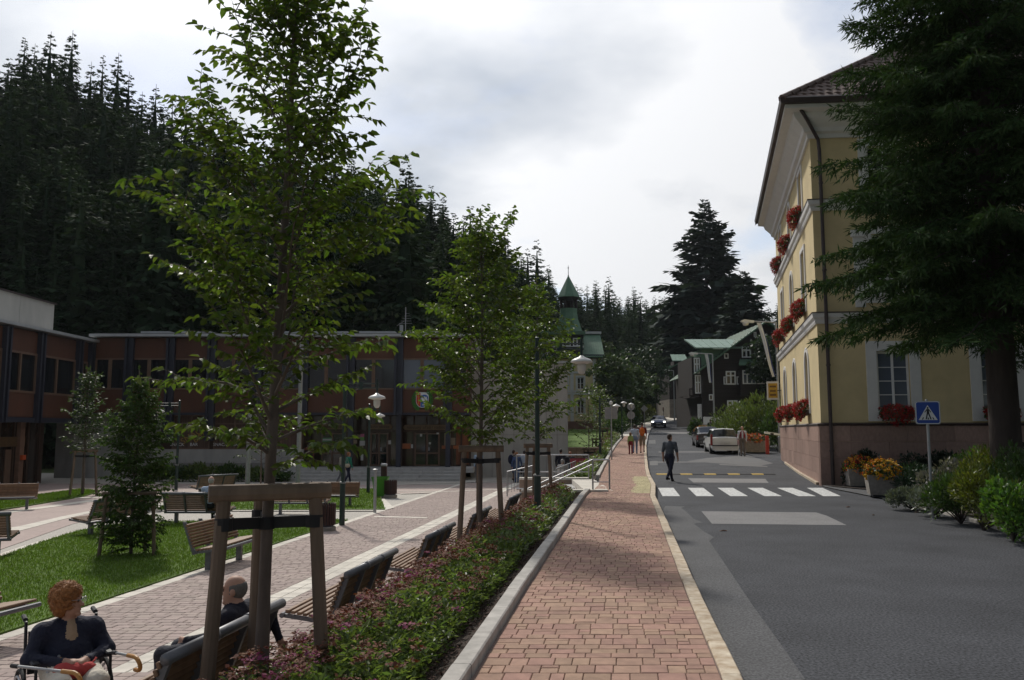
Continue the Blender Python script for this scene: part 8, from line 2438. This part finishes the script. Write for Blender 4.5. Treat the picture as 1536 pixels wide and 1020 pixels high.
stand('person in a black top with a dark bag standing by the advert board', 855, 44.2, plaza_z(44), (.2, 1), standing(1.72, .06), ((.014, .012, .018), (.16, .22, .33)), hair=(.25, .10, .05))
db = thing('shoulder_bag', 'large black bag of the person by the advert board', 'bag', (lampz(859.5, 44.0), 44.0, plaza_z(44))); V, Q, g = surface_net([('e', ((0, 0, 1.02), (.15, .1, .2)), 0, .03, 0)], .025); link('bag_body', fast_mesh('bag_body', V, Q, cloth((.012, .011, .014)), smooth=True), db); MB().tube([(-.08, 0, 1.15), (-.02, .0, 1.44), (.08, 0, 1.15)], .015, 5).build('strap', m_chair_vinyl, db)
stand('big man in navy standing behind the stair railing', 841, 46.2, plaza_z(46), (.1, 1), standing(1.84, .04, w=1.15), ((.016, .016, .028), (.03, .03, .04)), fat=1.2, hair=(.03, .02, .02))
stand('grey haired person sitting at the café table', 843.5, 43.0, plaza_z(43), (.3, 1), seated(.50, -.05), ((.4, .38, .36), (.06, .06, .08)), hair=(.30, .29, .28))
for x_, y_, lb in ((843.5, 43.0, 'light café chair under the grey haired person'),):
    ch = thing('cafe_chair', lb, 'chair', (lampz(x_, y_), y_, plaza_z(y_)), atan2(-.3, 1))
    MB().box(-.22, .22, -.22, .22, .42, .46, bev=.01).build('seat', m_table, ch); MB().box(-.22, .22, -.25, -.22, .46, .88, bev=.01).build('backrest', m_table, ch)
    for a in (-.19, .19):
        for b in (-.19, .19): MB().tube([(a, b, 0), (a, b, .42)], .013, 5).build('leg', m_galv, ch)
stand('bald man in pale blue shirt sitting on the bench seen from behind', 322, 23.42, plaza_z(23.5), (.02, 1), seated(.46, -.12), ((.38, .46, .58), (.015, .015, .02)), hair=(.4, .38, .36), hair_kind='bald', res=.018, fat=1.1)
for i, (px, Y, col, lb) in enumerate([(997, 133, ((.16, .03, .04), (.03, .03, .04)), 'far walker in dark red, leftmost of the group up the street'), (1001.5, 134, ((.28, .25, .22), (.04, .04, .05)), 'far walker in beige between the two others up the street'), (1004.5, 134.5, ((.20, .17, .15), (.03, .03, .04)), 'far walker in brown, right of the pair up the street'), (1014.5, 131, ((.18, .03, .05), (.10, .10, .11)), 'far walker in red apart from the group up the street')]):
    stand(lb, px, Y, road_z(Y) + .13, (-.2, -1), standing(1.72, .15 * (1 if i % 2 else -1)), col, res=.035, hands=False)
stand('person in a dark jacket beside the stone wall behind the dark saloon', 1066, 70, road_z(70), (.3, 1), standing(1.74, .05), ((.02, .02, .035), (.03, .03, .05)), res=.028)
for i, (px, col, lb) in enumerate([(941, ((.10, .28, .25), (.08, .08, .1)), 'distant walker in green by the far footway'), (935, ((.35, .36, .38), (.05, .06, .09)), 'distant walker in grey by the far footway')]):
    stand(lb, px + 13, 92, road_z(92) + .13, (.2, 1), standing(1.7, .12), col, res=.035, hands=False)
# ------------------------------------------------------------------ air
haze = MB().box(-190, 190, -25, 345, -3.5, 82).build('haze', [])
tag(haze, 'thin summer haze in the valley air', 'haze', kind='stuff')
hm = bpy.data.materials.new('haze_air'); hm.use_nodes = True; hm.node_tree.nodes.clear()
hv = hm.node_tree.nodes.new('ShaderNodeVolumePrincipled'); ho = hm.node_tree.nodes.new('ShaderNodeOutputMaterial')
hv.inputs['Color'].default_value = (.80, .87, .95, 1); hv.inputs['Density'].default_value = .00011; hv.inputs['Anisotropy'].default_value = .25
hm.node_tree.links.new(hv.outputs[0], ho.inputs['Volume']); haze.data.materials.append(hm)
